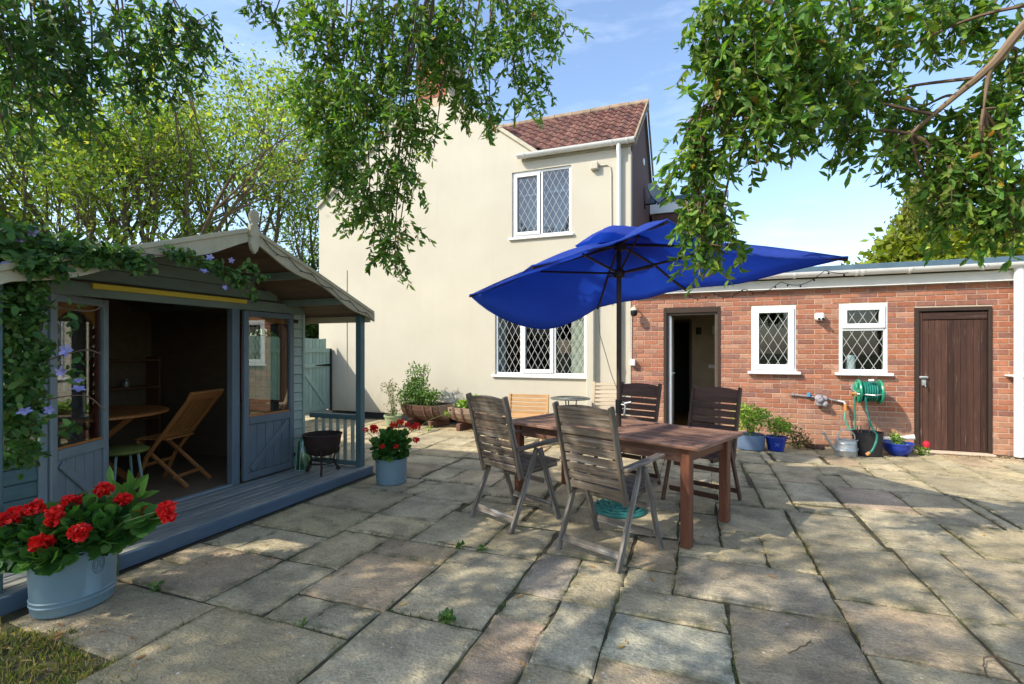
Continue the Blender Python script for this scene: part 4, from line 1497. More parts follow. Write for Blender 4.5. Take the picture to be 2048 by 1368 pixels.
def door_leaf(hinge, az, w, zb, zm, zt, mt, rear_red, brace_up):
    d = Vector((math.sin(az), math.cos(az), 0))
    nn = Vector((d.y, -d.x, 0))          # faces the patio
    def T(u, z, off=0.0):
        p = Vector((hinge[0], hinge[1], 0)) + d * u + nn * off
        return (p.x, p.y, z)
    up = tuple(nn)
    MM = Matrix((d, Vector((0, 0, 1)), nn)).transposed().to_4x4()
    MM.translation = Vector((hinge[0], hinge[1], 0))
    st = .058
    root = MB()
    root.bar(T(.0, (zb + zm) / 2, -.016), T(w, (zb + zm) / 2, -.016), zm - zb, .008, up)
    leaf = root.build('door', mt, sh)
    for u in (st / 2, w - st / 2):
        plank('stile', T(u, zb), T(u, zt), st, .036, mt, leaf, up, .004)
    plank('top_rail', T(st + .001, zt - .028), T(w - st - .001, zt - .028), .056, .034, mt, leaf, up, .004)
    plank('mid_rail', T(st + .001, zm, .003), T(w - st - .001, zm, .003), .075, .042, mt, leaf, up, .004)
    plank('bottom_rail', T(st + .001, zb + .035), T(w - st - .001, zb + .035), .07, .034, mt, leaf, up, .004)
    nb_ = 5
    bw = (w - 2 * st) / nb_
    for k in range(nb_):
        u = st + (k + .5) * bw
        plank('plank', T(u, zb + .072, -.004), T(u, zm - .04, -.004), bw - .005, .016, mt, leaf, up, .003)
    a, b = ((st + .03, zb + .10), (w - st - .03, zm - .07)) if brace_up else ((st + .03, zm - .07), (w - st - .03, zb + .10))
    plank('brace', T(a[0], a[1], .014), T(b[0], b[1], .014), .06, .018, mt, leaf, up, .004)
    g0, g1, h0, h1 = st, w - st, zm + .038, zt - .056
    m = MB()
    m.bar(T(g0, (h0 + h1) / 2, -.006), T(g1, (h0 + h1) / 2, -.006), h1 - h0, .004, up)
    m.build('pane', M['glass_shed'], leaf)
    # rear glazing frame: oxblood upright, orange arched head and a thin orange sill bead
    m = MB()
    m.bar(T(g1 - .026, h0, -.024), T(g1 - .026, h1, -.024), .05, .02, up, .003)
    if rear_red > 1:
        m.bar(T(g0 + .008, h0, -.024), T(g0 + .008, h1, -.024), .016, .02, up, .003)
    m.build('glazing_bar', M['red_wood'], leaf)
    k_ = 12
    lo = []
    for k in range(k_ + 1):
        t = k / k_
        u = g0 + (g1 - .052 - g0) * t
        lo.append((u, h1 - .055 - .11 * abs(2 * t - 1) ** 2.2))
    m = MB()
    if rear_red == 1:
        m.prism([(g0, h1)][::-1] + lo + [(g1 - .052, h1)], .018, MM @ Matrix.Translation((0, 0, -.034)))
    else:
        m.prism([(g0 + .017, h1), (g0 + .017, h1 - .055), (g1 - .052, h1 - .055), (g1 - .052, h1)], .018, MM @ Matrix.Translation((0, 0, -.034)))
    m.bar(T(g0, h0 + .008, .003), T(g1, h0 + .008, .003), .016, .012, up, .002)
    m.build('arched_head', M['orange_wood'], leaf)
    return leaf, T
l1, T1 = door_leaf((SX + .005, 2.06), math.radians(-28), .585, FZ + .02, .665, 1.83, M['blue_grey_wood'], 1, False)
l2, T2 = door_leaf((SX + .045, 3.60), 0.0, .645, FZ + .02, .705, 1.815, M['blue_wood'], 2, True)
for z in (.25, 1.74):
    m = MB()
    m.box(SX + .055, SX + .07, 4.235, 4.30, z - .02, z + .02, .003)
    m.build('hinge', M['iron'], l2)
# rear walls with an arched side window
m = MB()
m.box(-6.9, -6.86, SY0, SY1, FZ, 1.90)
m.prism([(SY0, 1.90), (SY1, 1.90), (PY, PZ - .05)], .04, Matrix(((0, 0, 1, -6.9), (1, 0, 0, 0), (0, 1, 0, 0), (0, 0, 0, 1))))
m.build('back_wall', M['inner_wood'], sh)
m = MB()
m.box(-6.86, SX - .03, SY0, SY0 + .035, FZ, 1.88)
m.build('side_wall', M['inner_wood'], sh)
m = MB()
m.box(-6.86, -5.25, SY1 - .035, SY1, FZ, 1.88)
m.box(-5.25, -4.55, SY1 - .035, SY1, FZ, .78)
m.box(-5.25, -4.55, SY1 - .035, SY1, 1.74, 1.88)
m.box(-4.55, SX - .026, SY1 - .035, SY1, FZ, 1.88)
sw = m.build('side_wall', M['inner_wood'], sh)
m = MB()
frame_boxes(m, -5.25, -4.55, .78, 1.74, SY1 - .05, SY1 + .005, .045)
wf = m.build('window', M['red_wood'], sh)
for (a, b) in ((-5.205, -4.595),):
    lo = []
    for k in range(13):
        t = k / 12
        lo.append((a + (b - a) * t, 1.695 - .02 - .14 * abs(2 * t - 1) ** 2.2))
    m = MB()
    m.prism([(a, 1.695)] + lo + [(b, 1.695)], .015, Matrix(((1, 0, 0, 0), (0, 0, 1, SY1 - .03), (0, 1, 0, 0), (0, 0, 0, 1))))
    m.build('arched_head', M['shelf_wood'], wf)
    m = MB()
    m.box(a - .002, b + .002, SY1 - .012, SY1 - .008, .823, 1.697)
    m.build('pane', M['glass_shed'], wf)

# things inside
tb = thing('garden_table', 'round brown wooden table inside the summerhouse', 'table', (-5.45, 2.95, FZ), world=True)
m = MB()
m.lathe([(.0, .70), (.60, .70), (.62, .71), (.62, .725), (.60, .735), (0, .735)], -5.45, 2.95, FZ, 36)
m.build('tabletop', M['teak'], tb)
for (a, b) in (((-5.75, 2.70), (-5.2, 3.2)), ((-5.2, 2.70), (-5.75, 3.2))):
    plank('leg', (a[0], a[1], FZ + .015), (b[0], b[1], FZ + .70), .045, .05, M['teak'], tb, (1, 1, 0), .004)
    plank('leg', (b[0], b[1], FZ + .015), (a[0], a[1], FZ + .70), .045, .05, M['teak'], tb, (-1, 1, .1), .004)
cs = thing('candlestick', 'short candlestick holding a cream candle on the summerhouse table', 'candlestick', (-5.12, 2.72, FZ + .735), world=True)
m = MB()
m.lathe([(.0, 0), (.035, 0), (.035, .008), (.01, .015), (.012, .04), (.022, .05), (.022, .06), (0, .06)], -5.12, 2.72, FZ + .736, 16)
m.build('holder', M['steel'], cs, smooth=True)
m = MB()
m.tube([(-5.12, 2.72, FZ + .79), (-5.12, 2.72, FZ + .95)], .011, 10)
m.build('candle', M['wax'], cs)

# slatted folding chair, its back towards us
fc = thing('folding_chair', 'varnished slatted folding chair standing at the table in the summerhouse', 'chair', (-4.95, 3.38, FZ), math.radians(107))
# local: y forward (towards the table), x right
for s in (-1, 1):
    x = s * .205
    plank('side_rail', (x, -.36, .87), (x, .10, .28), .028, .034, M['teak'], fc, (1, 0, 0), .003)
    plank('leg', (x * .93, .10, .28), (x * .93, .23, .0), .028, .03, M['teak'], fc, (1, 0, 0), .003)
    plank('leg', (x * .80, -.30, .0), (x * .80, .22, .44), .028, .03, M['teak'], fc, (1, 0, 0), .003)
plank('top_rail', (-.235, -.365, .885), (.235, -.365, .885), .03, .085, M['teak'], fc, (0, -.6, 1), .004)
plank('cross_rail', (-.19, -.075, .50), (.19, -.075, .50), .025, .05, M['teak'], fc, (0, -.6, 1), .003)
plank('cross_rail', (-.19, -.18, .10), (.19, -.18, .10), .022, .03, M['teak'], fc, (0, 0, 1), .003)
plank('cross_rail', (-.19, .13, .21), (.19, .13, .21), .022, .03, M['teak'], fc, (0, 0, 1), .003)
for k in range(8):
    x = -.155 + k * .0443
    plank('back_slat', (x, -.345, .85), (x, -.09, .525), .018, .012, M['teak'], fc, (0, 1, .6), .002)
for k in range(6):
    y = -.08 + k * .058
    plank('seat_slat', (-.18, y, .46), (.18, y, .46), .045, .014, M['teak'], fc, (0, 0, 1), .002)
gc = thing('stool', 'low green padded stool under the summerhouse table', 'stool', (-5.02, 2.98, FZ), world=True)
m = MB()
m.lathe([(0, .37), (.18, .37), (.20, .385), (.20, .405), (.17, .42), (0, .425)], -5.02, 2.98, FZ, 24)
m.build('seat', M['green_seat'], gc, smooth=True)
for a in range(4):
    c_, s_ = math.cos(a * 1.571 + .6), math.sin(a * 1.571 + .6)
    m = MB()
    m.tube([(-5.02 + .12 * c_, 2.98 + .12 * s_, FZ + .37), (-5.02 + .17 * c_, 2.98 + .17 * s_, FZ)], .012, 6)
    m.build('leg', M['gate_wood'], gc)
sf = thing('shelf_unit', 'dark wooden shelves along the summerhouse back wall', 'shelves', (-6.7, 3.3, FZ), world=True)
for z in (.45, .85, 1.20):
    plank('shelf', (-6.72, 2.1, FZ + z), (-6.72, 4.35, FZ + z), .26, .024, M['shelf_wood'], sf, (0, 0, 1), .003)
for y in (2.1, 2.85, 3.6, 4.35):
    plank('upright', (-6.72, y, FZ), (-6.72, y, FZ + 1.24), .26, .024, M['shelf_wood'], sf, (0, 1, 0), .003)
for i, (y, z, h, lab) in enumerate(((3.35, .875, .14, 'small glass jar in the middle of the shed shelf'), (4.0, .875, .10, 'squat glass jar at the right end of the shed shelf'), (2.4, 1.225, .18, 'tall pale bottle on the left of the top shed shelf'))):
    m = MB()
    m.lathe([(0, 0), (.035, 0), (.04, .02), (.038, h * .7), (.018, h * .85), (.018, h), (0, h)], -6.68, y, FZ + z - .01, 14)
    o = m.build('jar', M['steel'], None, smooth=True)
    tag(o, lab, 'jar')
for i, (y, x, z, lab) in enumerate(((3.10, -5.9, 1.72, 'left of two small dark lamps hung in the summerhouse'), (3.28, -5.9, 1.76, 'right of two small dark lamps hung in the summerhouse'))):
    m = MB()
    m.tube([(x, y, rz(y) - .04), (x, y, z + .04)], .003, 5)
    m.ball((x, y, z), .028, 10, 6)
    tag(m.build('hanging_lamp', M['bulb'], None, smooth=True), lab, 'lamp')

# ---------------------------------------------------------------- gate and fence by the house
gt = thing('garden_gate', 'pale green boarded gate with black strap hinge beside the house', 'gate', (-7.38, 7.8, 0), world=True)
GX = -7.38
k = 0
y = 7.20
while y < 8.26:
    plank('board', (GX, y + .05, .10), (GX, y + .05, 1.645 + R.uniform(-.006, .006)), .096, .02, M['gate_wood'], gt, (1, 0, 0), .004)
    y += .1
for z, h in ((1.40, .09), (1.09, .085), (.20, .09)):
    plank('rail', (GX + .024, 7.2, z), (GX + .024, 8.385, z), .026, h, M['gate_wood'], gt, (0, 0, 1), .004)
plank('brace', (GX + .022, 7.62, 1.02), (GX + .022, 8.28, .26), .022, .085, M['gate_wood'], gt, (0, 1, 1), .004)
plank('stile', (GX + .022, 8.33, .24), (GX + .022, 8.33, 1.36), .08, .022, M['gate_wood'], gt, (1, 0, 0), .004)
m = MB()
m.prism([(8.40, 1.06), (8.40, 1.12), (7.95, 1.097), (7.95, 1.083)], .006, Matrix(((0, 0, 1, GX + .038), (1, 0, 0, 0), (0, 1, 0, 0), (0, 0, 0, 1))))
m.box(GX - .01, GX + .05, 8.386, 8.425, .12, 1.44)
m.build('strap_hinge', M['iron'], gt)
fe = thing('board_fence', 'green vertical board fence running from the gate behind the summerhouse', 'fence', (-7.42, 5.8, 0), world=True)
y = 3.2
while y < 7.12:
    plank('board', (-7.42, y + .06, .05), (-7.42, y + .06, 1.66 + R.uniform(-.01, .01)), .116, .02, M['gate_wood'], fe, (1, 0, 0), .004)
    y += .12
for z in (.35, 1.4):
    plank('rail', (-7.395, 3.2, z), (-7.395, 7.15, z), .03, .08, M['gate_wood'], fe, (0, 0, 1), .004)
m = MB()
m.box(-7.46, -7.36, 7.13, 7.19, 0, 1.72, .006)
m.build('post', M['gate_wood'], fe)

# string lights along the right barge board
m = MB()
pts = []
for k in range(34):
    t = k / 33
    y = PY + .1 + (EY - .12) * t
    pts.append((RXF + .012, y, PZ - .03 - (PZ - EZ_) * t * .97 - .045 * abs(math.sin(t * 17)) - .02))
m.tube(pts, .0035, 5)
for k in range(3, 33, 3):
    m.ball((pts[k][0] + .008, pts[k][1], pts[k][2] - .012), .007, 6, 4)
tag(m.build('string_lights', M['wire'], None), 'thin dark fairy lights looped along the right barge board of the summerhouse', 'string lights')

# ---------------------------------------------------------------- recliner chairs
def recliner(mt, mleg, label):
    t = thing('recliner_chair', label, 'chair', group='slatted recliner chairs round the table')
    hw = .245
    def back(u):   # point on the back, u from 0 (seat) to 1 (top)
        return (-.145 - .165 * u, .415 + .625 * u)
    for s in (-1, 1):
        x = s * hw
        y0, z0 = back(-.04)
        y1, z1 = back(1.03)
        plank('stile', (x * .93, y0, z0), (x * .93, y1, z1), .026, .052, mt, t, (0, 1, .25), .006)
        plank('leg', (x, -.262, .0), (x, .022, .625), .024, .046, mleg, t, (0, 1, -.4), .004)
        plank('leg', (x + s * .026, .262, .0), (x + s * .026, .032, .622), .024, .046, mleg, t, (0, 1, .35), .004)
        plank('arm', (x + s * .008, -.205, .642), (x + s * .008, .305, .668), .062, .024, mt, t, (0, 0, 1), .008)
        plank('seat_rail', (x * .86, -.16, .428), (x * .86, .30, .452), .024, .042, mt, t, (0, 0, 1), .004)
    n = 9
    for k in range(n):
        u = .085 + k * .107
        y, z = back(u)
        h = .0535 + .002 * (k % 3) if k < n - 1 else .092
        if k == n - 1:
            # crowned top slat
            m = MB()
            poly = [(-.212, -.045), (.212, -.045)] + [(.212 - .424 * q / 10, .030 + .022 * math.sin(math.pi * q / 10)) for q in range(11)]
            dz = Vector((0, -.165, .625)).normalized()
            dn = Vector((1, 0, 0)).cross(dz)
            MM = Matrix((Vector((1, 0, 0)), dz, dn)).transposed().to_4x4()
            m.prism(poly, .016, Matrix.Identity(4))
            MM.translation = Vector((0, y, z)) - dn * .008
            m.build('back_slat', mt, t, basis=MM)
        else:
            plank('back_slat', (-.214, y, z), (.214, y, z), .015, h, mt, t, (0, -.255, 1), .003)
    for k in range(8):
        yy = -.125 + k * .062
        plank('seat_slat', (-.222, yy, .452 + .0032 * k - .012 * math.sin(math.pi * k / 7)), (.222, yy, .452 + .0032 * k - .012 * math.sin(math.pi * k / 7)), .055, .014, mt, t, (0, 0, 1), .003)
    plank('stretcher', (-hw + .013, -.222, .088), (hw - .013, -.222, .088), .014, .052, mleg, t, (0, .4, 1), .003)
    plank('stretcher', (-hw + .013, .21, .118), (hw - .013, .21, .118), .014, .052, mleg, t, (0, .3, 1), .003)
    plank('stretcher', (-hw + .013, .115, .335), (hw - .013, .115, .335), .02, .04, mt, t, (0, 0, 1), .003)
    return t
def place(t, x, y, az):
    t.location = (x, y, 0)
    t.rotation_euler = (0, 0, -az)
ca_ = recliner(M['grey_old'], M['leg_old'], 'weathered grey slatted recliner chair at left end of table, nearest the geranium pot')
place(ca_, -1.4535, 3.8845, math.radians(26.5))
cb_ = copy_tree(ca_)
cb_['label'] = 'weathered grey slatted recliner chair nearest the camera, its back to us'
place(cb_, -.596, 3.502, math.radians(23.6))
cd_ = recliner(M['brown_old'], M['brown_old'], 'dark brown slatted recliner chair at right end of table in front of the doorway')
place(cd_, .047, 4.967, math.radians(180 + 24.3))
cc_2 = copy_tree(cd_)
cc_2['label'] = 'dark brown slatted recliner chair behind the table beside the parasol pole, sunlit lower back'
place(cc_2, -.70, 5.23, math.radians(180 + 22))

# ---------------------------------------------------------------- table
tu, tv_ = Vector((-.92, .39, 0)).normalized(), Vector((.39, .92, 0)).normalized()
tb2 = thing('dining_table', 'long slatted red-brown garden table under the blue parasol', 'table', (-.69, 4.40, 0), math.atan2(-tu.y, -tu.x))
# local x along the length (towards the right end), y across (away from us)
TL, TW, TZ = 1.90, .90, .745
for s in (-1, 1):
    plank('border_board', (-TL / 2, s * (TW / 2 - .035), TZ - .014), (TL / 2, s * (TW / 2 - .035), TZ - .014), .068, .028, M['table_top'], tb2, (0, 0, 1), .006)
    plank('end_board', (s * (TL / 2 - .034), -TW / 2 + .071, TZ - .014), (s * (TL / 2 - .034), TW / 2 - .071, TZ - .014), .066, .028, M['table_top'], tb2, (0, 0, 1), .005)
sections = ((-TL / 2 + .070, -.33), (-.255, .255), (.33, TL / 2 - .070))
for x in (-.292, .292):
    plank('cross_board', (x, -TW / 2 + .071, TZ - .014), (x, TW / 2 - .071, TZ - .014), .070, .028, M['table_top'], tb2, (0, 0, 1), .004)
ns = 13
for (a, b) in sections:
    for k in range(ns):
        y = -TW / 2 + .071 + (k + .5) * (TW - .142) / ns
        if a < 0 < b and abs(y) < .025:
            for (p, q) in ((a, -.04), (.04, b)):
                plank('slat', (p + .002, y, TZ - .014), (q - .002, y, TZ - .014), (TW - .142) / ns - .015, .022, M['table_top'], tb2, (0, 0, 1), .006)
            continue
        plank('slat', (a + .002, y, TZ - .014 + R.uniform(-.0015, .001)), (b - .002, y, TZ - .014 + R.uniform(-.0015, .001)), (TW - .142) / ns - .015, .022, M['table_top'], tb2, (0, 0, 1), .006)
for s in (-1, 1):
    plank('apron', (-TL / 2 + .13, s * (TW / 2 - .09), TZ - .085), (TL / 2 - .13, s * (TW / 2 - .09), TZ - .085), .024, .105, M['table_top'], tb2, (0, 0, 1), .004)
    plank('apron', (s * (TL / 2 - .13), -TW / 2 + .10, TZ - .085), (s * (TL / 2 - .13), TW / 2 - .10, TZ - .085), .024, .105, M['table_leg'], tb2, (0, 0, 1), .004)
    for q in (-1, 1):
        plank('leg', (s * (TL / 2 - .125), q * (TW / 2 - .088), 0), (s * (TL / 2 - .125), q * (TW / 2 - .088), TZ - .030), .072, .072, M['table_leg'], tb2, (1, 0, 0), .006)
for x in (-.292, .292):
    plank('bearer', (x, -TW / 2 + .11, TZ - .055), (x, TW / 2 - .11, TZ - .055), .05, .045, M['table_leg'], tb2, (0, 0, 1), .004)

# ---------------------------------------------------------------- parasol
um = thing('parasol', 'large faded blue parasol standing through the table', 'parasol', (-.652, 4.394, 0), world=True)
UX, UY = -.652, 4.394
m = MB()
m.tube([(UX, UY, .06), (UX, UY, 2.40)], .0215, 14)
m.build('pole', M['pole'], um, smooth=True)
m = MB()
m.tube([(UX, UY, .86), (UX, UY, .98)], .031, 14)
cr = m.build('crank_housing', M['iron'], um, smooth=True)
m = MB()
m.tube([(UX, UY, .94), (UX + .05, UY - .03, .94), (UX + .06, UY - .035, .93), (UX + .05, UY - .03, .86)], .008, 8)
m.tube([(UX + .05, UY - .03, .95), (UX + .11, UY - .03, .965)], .010, 8)
m.build('crank', M['steel'], cr, smooth=True)
m = MB()
m.lathe([(0, 0), (.235, 0), (.24, .012), (.225, .03), (.06, .05), (.045, .06), (.045, .20), (.036, .21), (0, .21)], UX, UY, 0, 32)
for rr, zz in ((.20, .035), (.155, .045), (.11, .052)):
    m.tube([(UX + rr * math.cos(2 * math.pi * k / 28), UY + rr * math.sin(2 * math.pi * k / 28), zz + .006 * math.sin(k * 2.4)) for k in range(28)], .014, 6, closed=True)
for k in range(10):
    a = 2 * math.pi * k / 10
    m.tube([(UX + r_ * math.cos(a + q), UY + r_ * math.sin(a + q), .05) for r_, q in ((.08, 0), (.12, .16), (.16, .10), (.19, -.1), (.21, -.25))], .011, 5)
m.build('base', M['base_teal'], um, smooth=True)
TOP = Vector((-.645, 4.397, 2.385))
HUB = Vector((UX, UY, 2.10))
TIPS = {'L': (-2.44, 5.06, 2.05), 'A': (-1.01, 5.28, 1.885), 'B': (-.11, 5.31, 2.05), 'R': (.98, 4.01, 2.07), 'N': (-.20, 3.56, 2.33), 'M': (-1.17, 3.51, 2.06)}
TIPS = {k: Vector(v) for k, v in TIPS.items()}
order = ['L', 'A', 'B', 'R', 'N', 'M']
sag = {('L', 'A'): .30, ('A', 'B'): .03, ('B', 'R'): .06, ('R', 'N'): .10, ('N', 'M'): .03, ('M', 'L'): .03}
m = MB()
nu, nv2 = 12, 10
for i, a in enumerate(order):
    b = order[(i + 1) % 6]
    ta, tb_ = TIPS[a], TIPS[b]
    v = []
    for j in range(nv2 + 1):
        q = j / nv2
        for k in range(nu + 1):
            t = k / nu
            e = ta.lerp(tb_, t)
            hump = 4 * t * (1 - t)
            pull = hump * (.05 if (a, b) != ('L', 'A') else .0)     # edge curves in between the tips
            e = e.lerp(TOP, pull)
            p = TOP.lerp(e, q)
            p.z -= sag[(a, b)] * hump * q * q
            p.z += .05 * math.sin(math.pi * q) * (1 - .5 * hump) - .03 * math.sin(math.pi * q) * hump
            p.z += .010 * math.sin(9 * t + 5 * q + i) * hump * q
            v.append(p)
    f = []
    for j in range(nv2):
        for k in range(nu):
            x = j * (nu + 1) + k
            f.append((x, x + nu + 1, x + nu + 2, x + 1))
    m.add(v, f)
cp = m.build('canopy', M['canvas'], um, smooth=True)
# merge the seams so the cloth is one skin, then give it thickness
import bmesh
bm = bmesh.new()
bm.from_mesh(cp.data)
bmesh.ops.remove_doubles(bm, verts=bm.verts, dist=.0015)
bmesh.ops.recalc_face_normals(bm, faces=bm.faces)
bm.to_mesh(cp.data)
bm.free()
sd = cp.modifiers.new('cloth', 'SOLIDIFY')
sd.thickness = .004
m = MB()
for i, a in enumerate(order):
    b = order[(i + 1) % 6]
    pts = []
    for k in range(15):
        t = k / 14
        e = TIPS[a].lerp(TIPS[b], t)
        hump = 4 * t * (1 - t)
        e = e.lerp(TOP, hump * (.05 if (a, b) != ('L', 'A') else .0))
        e.z -= sag[(a, b)] * hump - .010 * math.sin(9 * t + 5 + i) * hump
        pts.append(e)
    m.tube(pts, .0075, 6)
m.build('hem', M['canvas'], um, smooth=True)
m = MB()
prof = []
v, f = [], []
nr, na = 7, 24
for j in range(nr + 1):
    q = j / nr
    for k in range(na):
        a = 2 * math.pi * k / na
        rr = .36 * q * (1 + .10 * math.sin(6 * a))
        z = TOP.z + .15 * (1 - q * q) - .02 + .012 * math.sin(5 * a + 3 * q) * q + (.022 * math.sin(3 * a + 1) * q)
        v.append((TOP.x + rr * math.cos(a), TOP.y + rr * math.sin(a), z))
for j in range(nr):
    for k in range(na):
        f.append((j * na + k, (j + 1) * na + k, (j + 1) * na + (k + 1) % na, j * na + (k + 1) % na))
m.add(v, f)
vt = m.build('vent_cap', M['canvas'], um, smooth=True)
sd = vt.modifiers.new('cloth', 'SOLIDIFY')
sd.thickness = .004
for k_ in order:
    tp = TIPS[k_]
    t0 = TOP + Vector((0, 0, -.03))
    m = MB()
    mid = t0.lerp(tp, .5) + Vector((0, 0, .025))
    m.tube([t0, t0.lerp(tp, .25) + Vector((0, 0, .014)), mid, t0.lerp(tp, .75) + Vector((0, 0, -.004)), tp + Vector((0, 0, -.018))], .0125, 6)
    rb = m.build('rib', M['rib'], um)
    m = MB()
    m.tube([HUB, t0.lerp(tp, .46) + Vector((0, 0, -.005))], .011, 6)
    m.build('strut', M['rib'], rb)
m = MB()
m.lathe([(0, -.04), (.045, -.04), (.05, -.02), (.05, .02), (.04, .035), (0, .035)], HUB.x, HUB.y, HUB.z, 16)
m.build('hub', M['pole'], um, smooth=True)
m = MB()
m.lathe([(0, -.06), (.05, -.05), (.055, 0), (.03, .03), (0, .03)], TOP.x, TOP.y, TOP.z - .03, 16)
m.build('top_hub', M['pole'], um, smooth=True)
# cord hanging from the far tip and fairy lights slung from the edge
m = MB()
A_ = TIPS['A']
m.tube([A_, A_ + Vector((.02, .02, -.30)), A_ + Vector((.10, .3, -.75)), A_ + Vector((.22, .5, -1.15))], .0045, 5)
m.build('cord', M['render_edge'], um)
m = MB()
pts = []
for k in range(60):
    t = k / 59
    e = TIPS['B'].lerp(TIPS['R'], t)
    pts.append(e + Vector((0, 0, -.05 - .06 * abs(math.sin(t * 14)) - .05 * math.sin(math.pi * t))))
m.tube(pts, .0028, 4)
for k in range(2, 60, 4):
    m.ball(pts[k] + Vector((0, 0, -.012)), .008, 5, 4)
m.build('fairy_lights', M['wire'], um)

# ---------------------------------------------------------------- pieces by the house wall
fc2 = thing('folding_chair', 'honey coloured slatted folding chair against the cream wall, left of bistro table', 'chair', (-2.42, 6.95, 0), math.radians(180 + 4))
for s in (-1, 1):
    plank('stile', (s * .30, -.10, .0), (s * .30, -.20, .735), .03, .035, M['honey'], fc2, (1, 0, 0), .004)
    plank('leg', (s * .28, .26, .0), (s * .28, -.12, .46), .028, .034, M['honey'], fc2, (1, 0, 0), .004)
    plank('seat_rail', (s * .27, -.14, .40), (s * .27, .28, .42), .026, .04, M['honey'], fc2, (0, 0, 1), .004)
for k in range(5):
    z = .705 - k * .062
    plank('back_slat', (-.315, -.205 + k * .009, z), (.315, -.205 + k * .009, z), .016, .050, M['honey'], fc2, (0, -.13, 1), .003)
for k in range(7):
    plank('seat_slat', (-.29, -.12 + k * .062, .432), (.29, -.12 + k * .062, .432), .052, .016, M['honey'], fc2, (0, 0, 1), .003)
bt = thing('bistro_table', 'small round dark metal bistro table beside the ground floor window', 'table', (-1.74, 6.98, 0), world=True)
m = MB()
m.lathe([(.0, .700), (.285, .700), (.292, .704), (.292, .712), (.284, .717), (0, .717)], -1.74, 6.98, 0, 40)
for rr in (.07, .13, .19, .24):
    m.tube([(-1.74 + rr * math.cos(2 * math.pi * k / 24), 6.98 + rr * math.sin(2 * math.pi * k / 24), .719) for k in range(24)], .006, 5, closed=True)
m.build('tabletop', M['bistro'], bt)
for a in (.5, 2.6, 4.7):
    c_, s_ = math.cos(a), math.sin(a)
    m = MB()
    m.tube([(-1.74 + .10 * c_, 6.98 + .10 * s_, .70), (-1.74 + .06 * c_, 6.98 + .06 * s_, .42), (-1.74 + .10 * c_, 6.98 + .10 * s_, .2), (-1.74 + .24 * c_, 6.98 + .24 * s_, .0)], .009, 6)
    m.build('leg', M['bistro'], bt)
sc_ = thing('deck_chair', 'cream bleached slatted upright chair leaning by the corner of the house', 'chair', (-1.23, 7.15, 0), math.radians(180 + 8))
for s in (-1, 1):
    plank('stile', (s * .225, .02, .0), (s * .20, -.24, .935), .026, .04, M['cream_wood'], sc_, (1, 0, 0), .004)
    plank('leg', (s * .20, .40, .0), (s * .20, -.10, .44), .026, .034, M['cream_wood'], sc_, (1, 0, 0), .004)
for k in range(9):
    t = .96 - k * .062
    y, z = .02 - .26 * t, .935 * t
    plank('back_slat', (-.235, y, z), (.235, y, z), .014, .043, M['cream_wood'], sc_, (0, -.28, 1), .003)
for k in range(7):
    plank('seat_slat', (-.21, -.06 + k * .06, .40 + k * .004), (.21, -.06 + k * .06, .40 + k * .004), .048, .014, M['cream_wood'], sc_, (0, 0, 1), .003)

# half barrels on their sides
def half_barrel(x, y, rz_, L, r, mt, label, end_open=False):
    t = thing('barrel_planter', label, 'planter', (x, y, 0), rz_, group='half barrel planters')
    n = 9
    cz = .405
    for k in range(n):
        a0 = math.pi + math.pi * k / n
        a1 = math.pi + math.pi * (k + 1) / n - .02
        v, f = [], []
        xs_ = [-L / 2, -L / 4, 0, L / 4, L / 2]
        for xx in xs_:
            rr = r * (1 - .16 * (2 * xx / L) ** 2)
            for (ra, aa) in ((rr, a0), (rr, a1), (rr - .022, a1), (rr - .022, a0)):
                v.append((xx, ra * math.cos(aa), cz + ra * math.sin(aa)))
        for i in range(4):
            b = i * 4
            for q in range(4):
                f.append((b + q, b + (q + 1) % 4, b + 4 + (q + 1) % 4, b + 4 + q))
        f += [(3, 2, 1, 0), (16, 17, 18, 19)]
        m = MB()
        m.add(v, f)
        m.build('stave', mt, t)
    for xx in (-L * .36, -L * .17, L * .17, L * .36):
        rr = r * (1 - .16 * (2 * xx / L) ** 2) + .004
        m = MB()
        v, f = [], []
        for k in range(15):
            a = math.pi + math.pi * k / 14
            for dx in (-.018, .018):
                for d in (0, .004):
                    v.append((xx + dx, (rr + d) * math.cos(a), cz + (rr + d) * math.sin(a)))
        for k in range(14):
            b = 4 * k
            f += [(b + 1, b + 5, b + 7, b + 3), (b, b + 4, b + 5, b + 1), (b + 2, b + 3, b + 7, b + 6)]
        m.add(v, f)
        m.build('hoop', M['hoop'], t)
    for xx in (-L / 2 + .03, L / 2 - .03):
        rr = r * (1 - .16 * (2 * xx / L) ** 2) - .015
        m = MB()
        v = [(xx + d, rr * math.cos(math.pi + math.pi * k / 14), cz + rr * math.sin(math.pi + math.pi * k / 14)) for d in (-.01, .01) for k in range(15)]
        f = [tuple(range(15)), tuple(range(29, 14, -1))] + [(k, 15 + k, 16 + k, k + 1) for k in range(14)] + [(0, 14, 29, 15)]
        m.add(v, f)
        m.build('barrel_end', M['barrel'], t)
    m = MB()
    m.box(-L / 2 + .04, L / 2 - .04, -r * .86, r * .86, cz - .06, cz - .03)
    m.build('compost', M['compost'], t)
    for xx in (-L * .28, L * .28):
        m = MB()
        m.box(xx - .04, xx + .04, -r * .8, r * .8, 0.0, .12, .006)
        m.build('cradle', M['hoop'], t)
    return t
half_barrel(-3.62, 7.86, math.radians(-6), .95, .31, M['barrel'], 'pale half barrel planter with rusty hoops, right of the darker barrel')
half_barrel(-4.72, 8.02, math.radians(-12), .92, .33, M['barrel_dark'], 'dark half barrel planter holding the tall leafy plant by the wall')

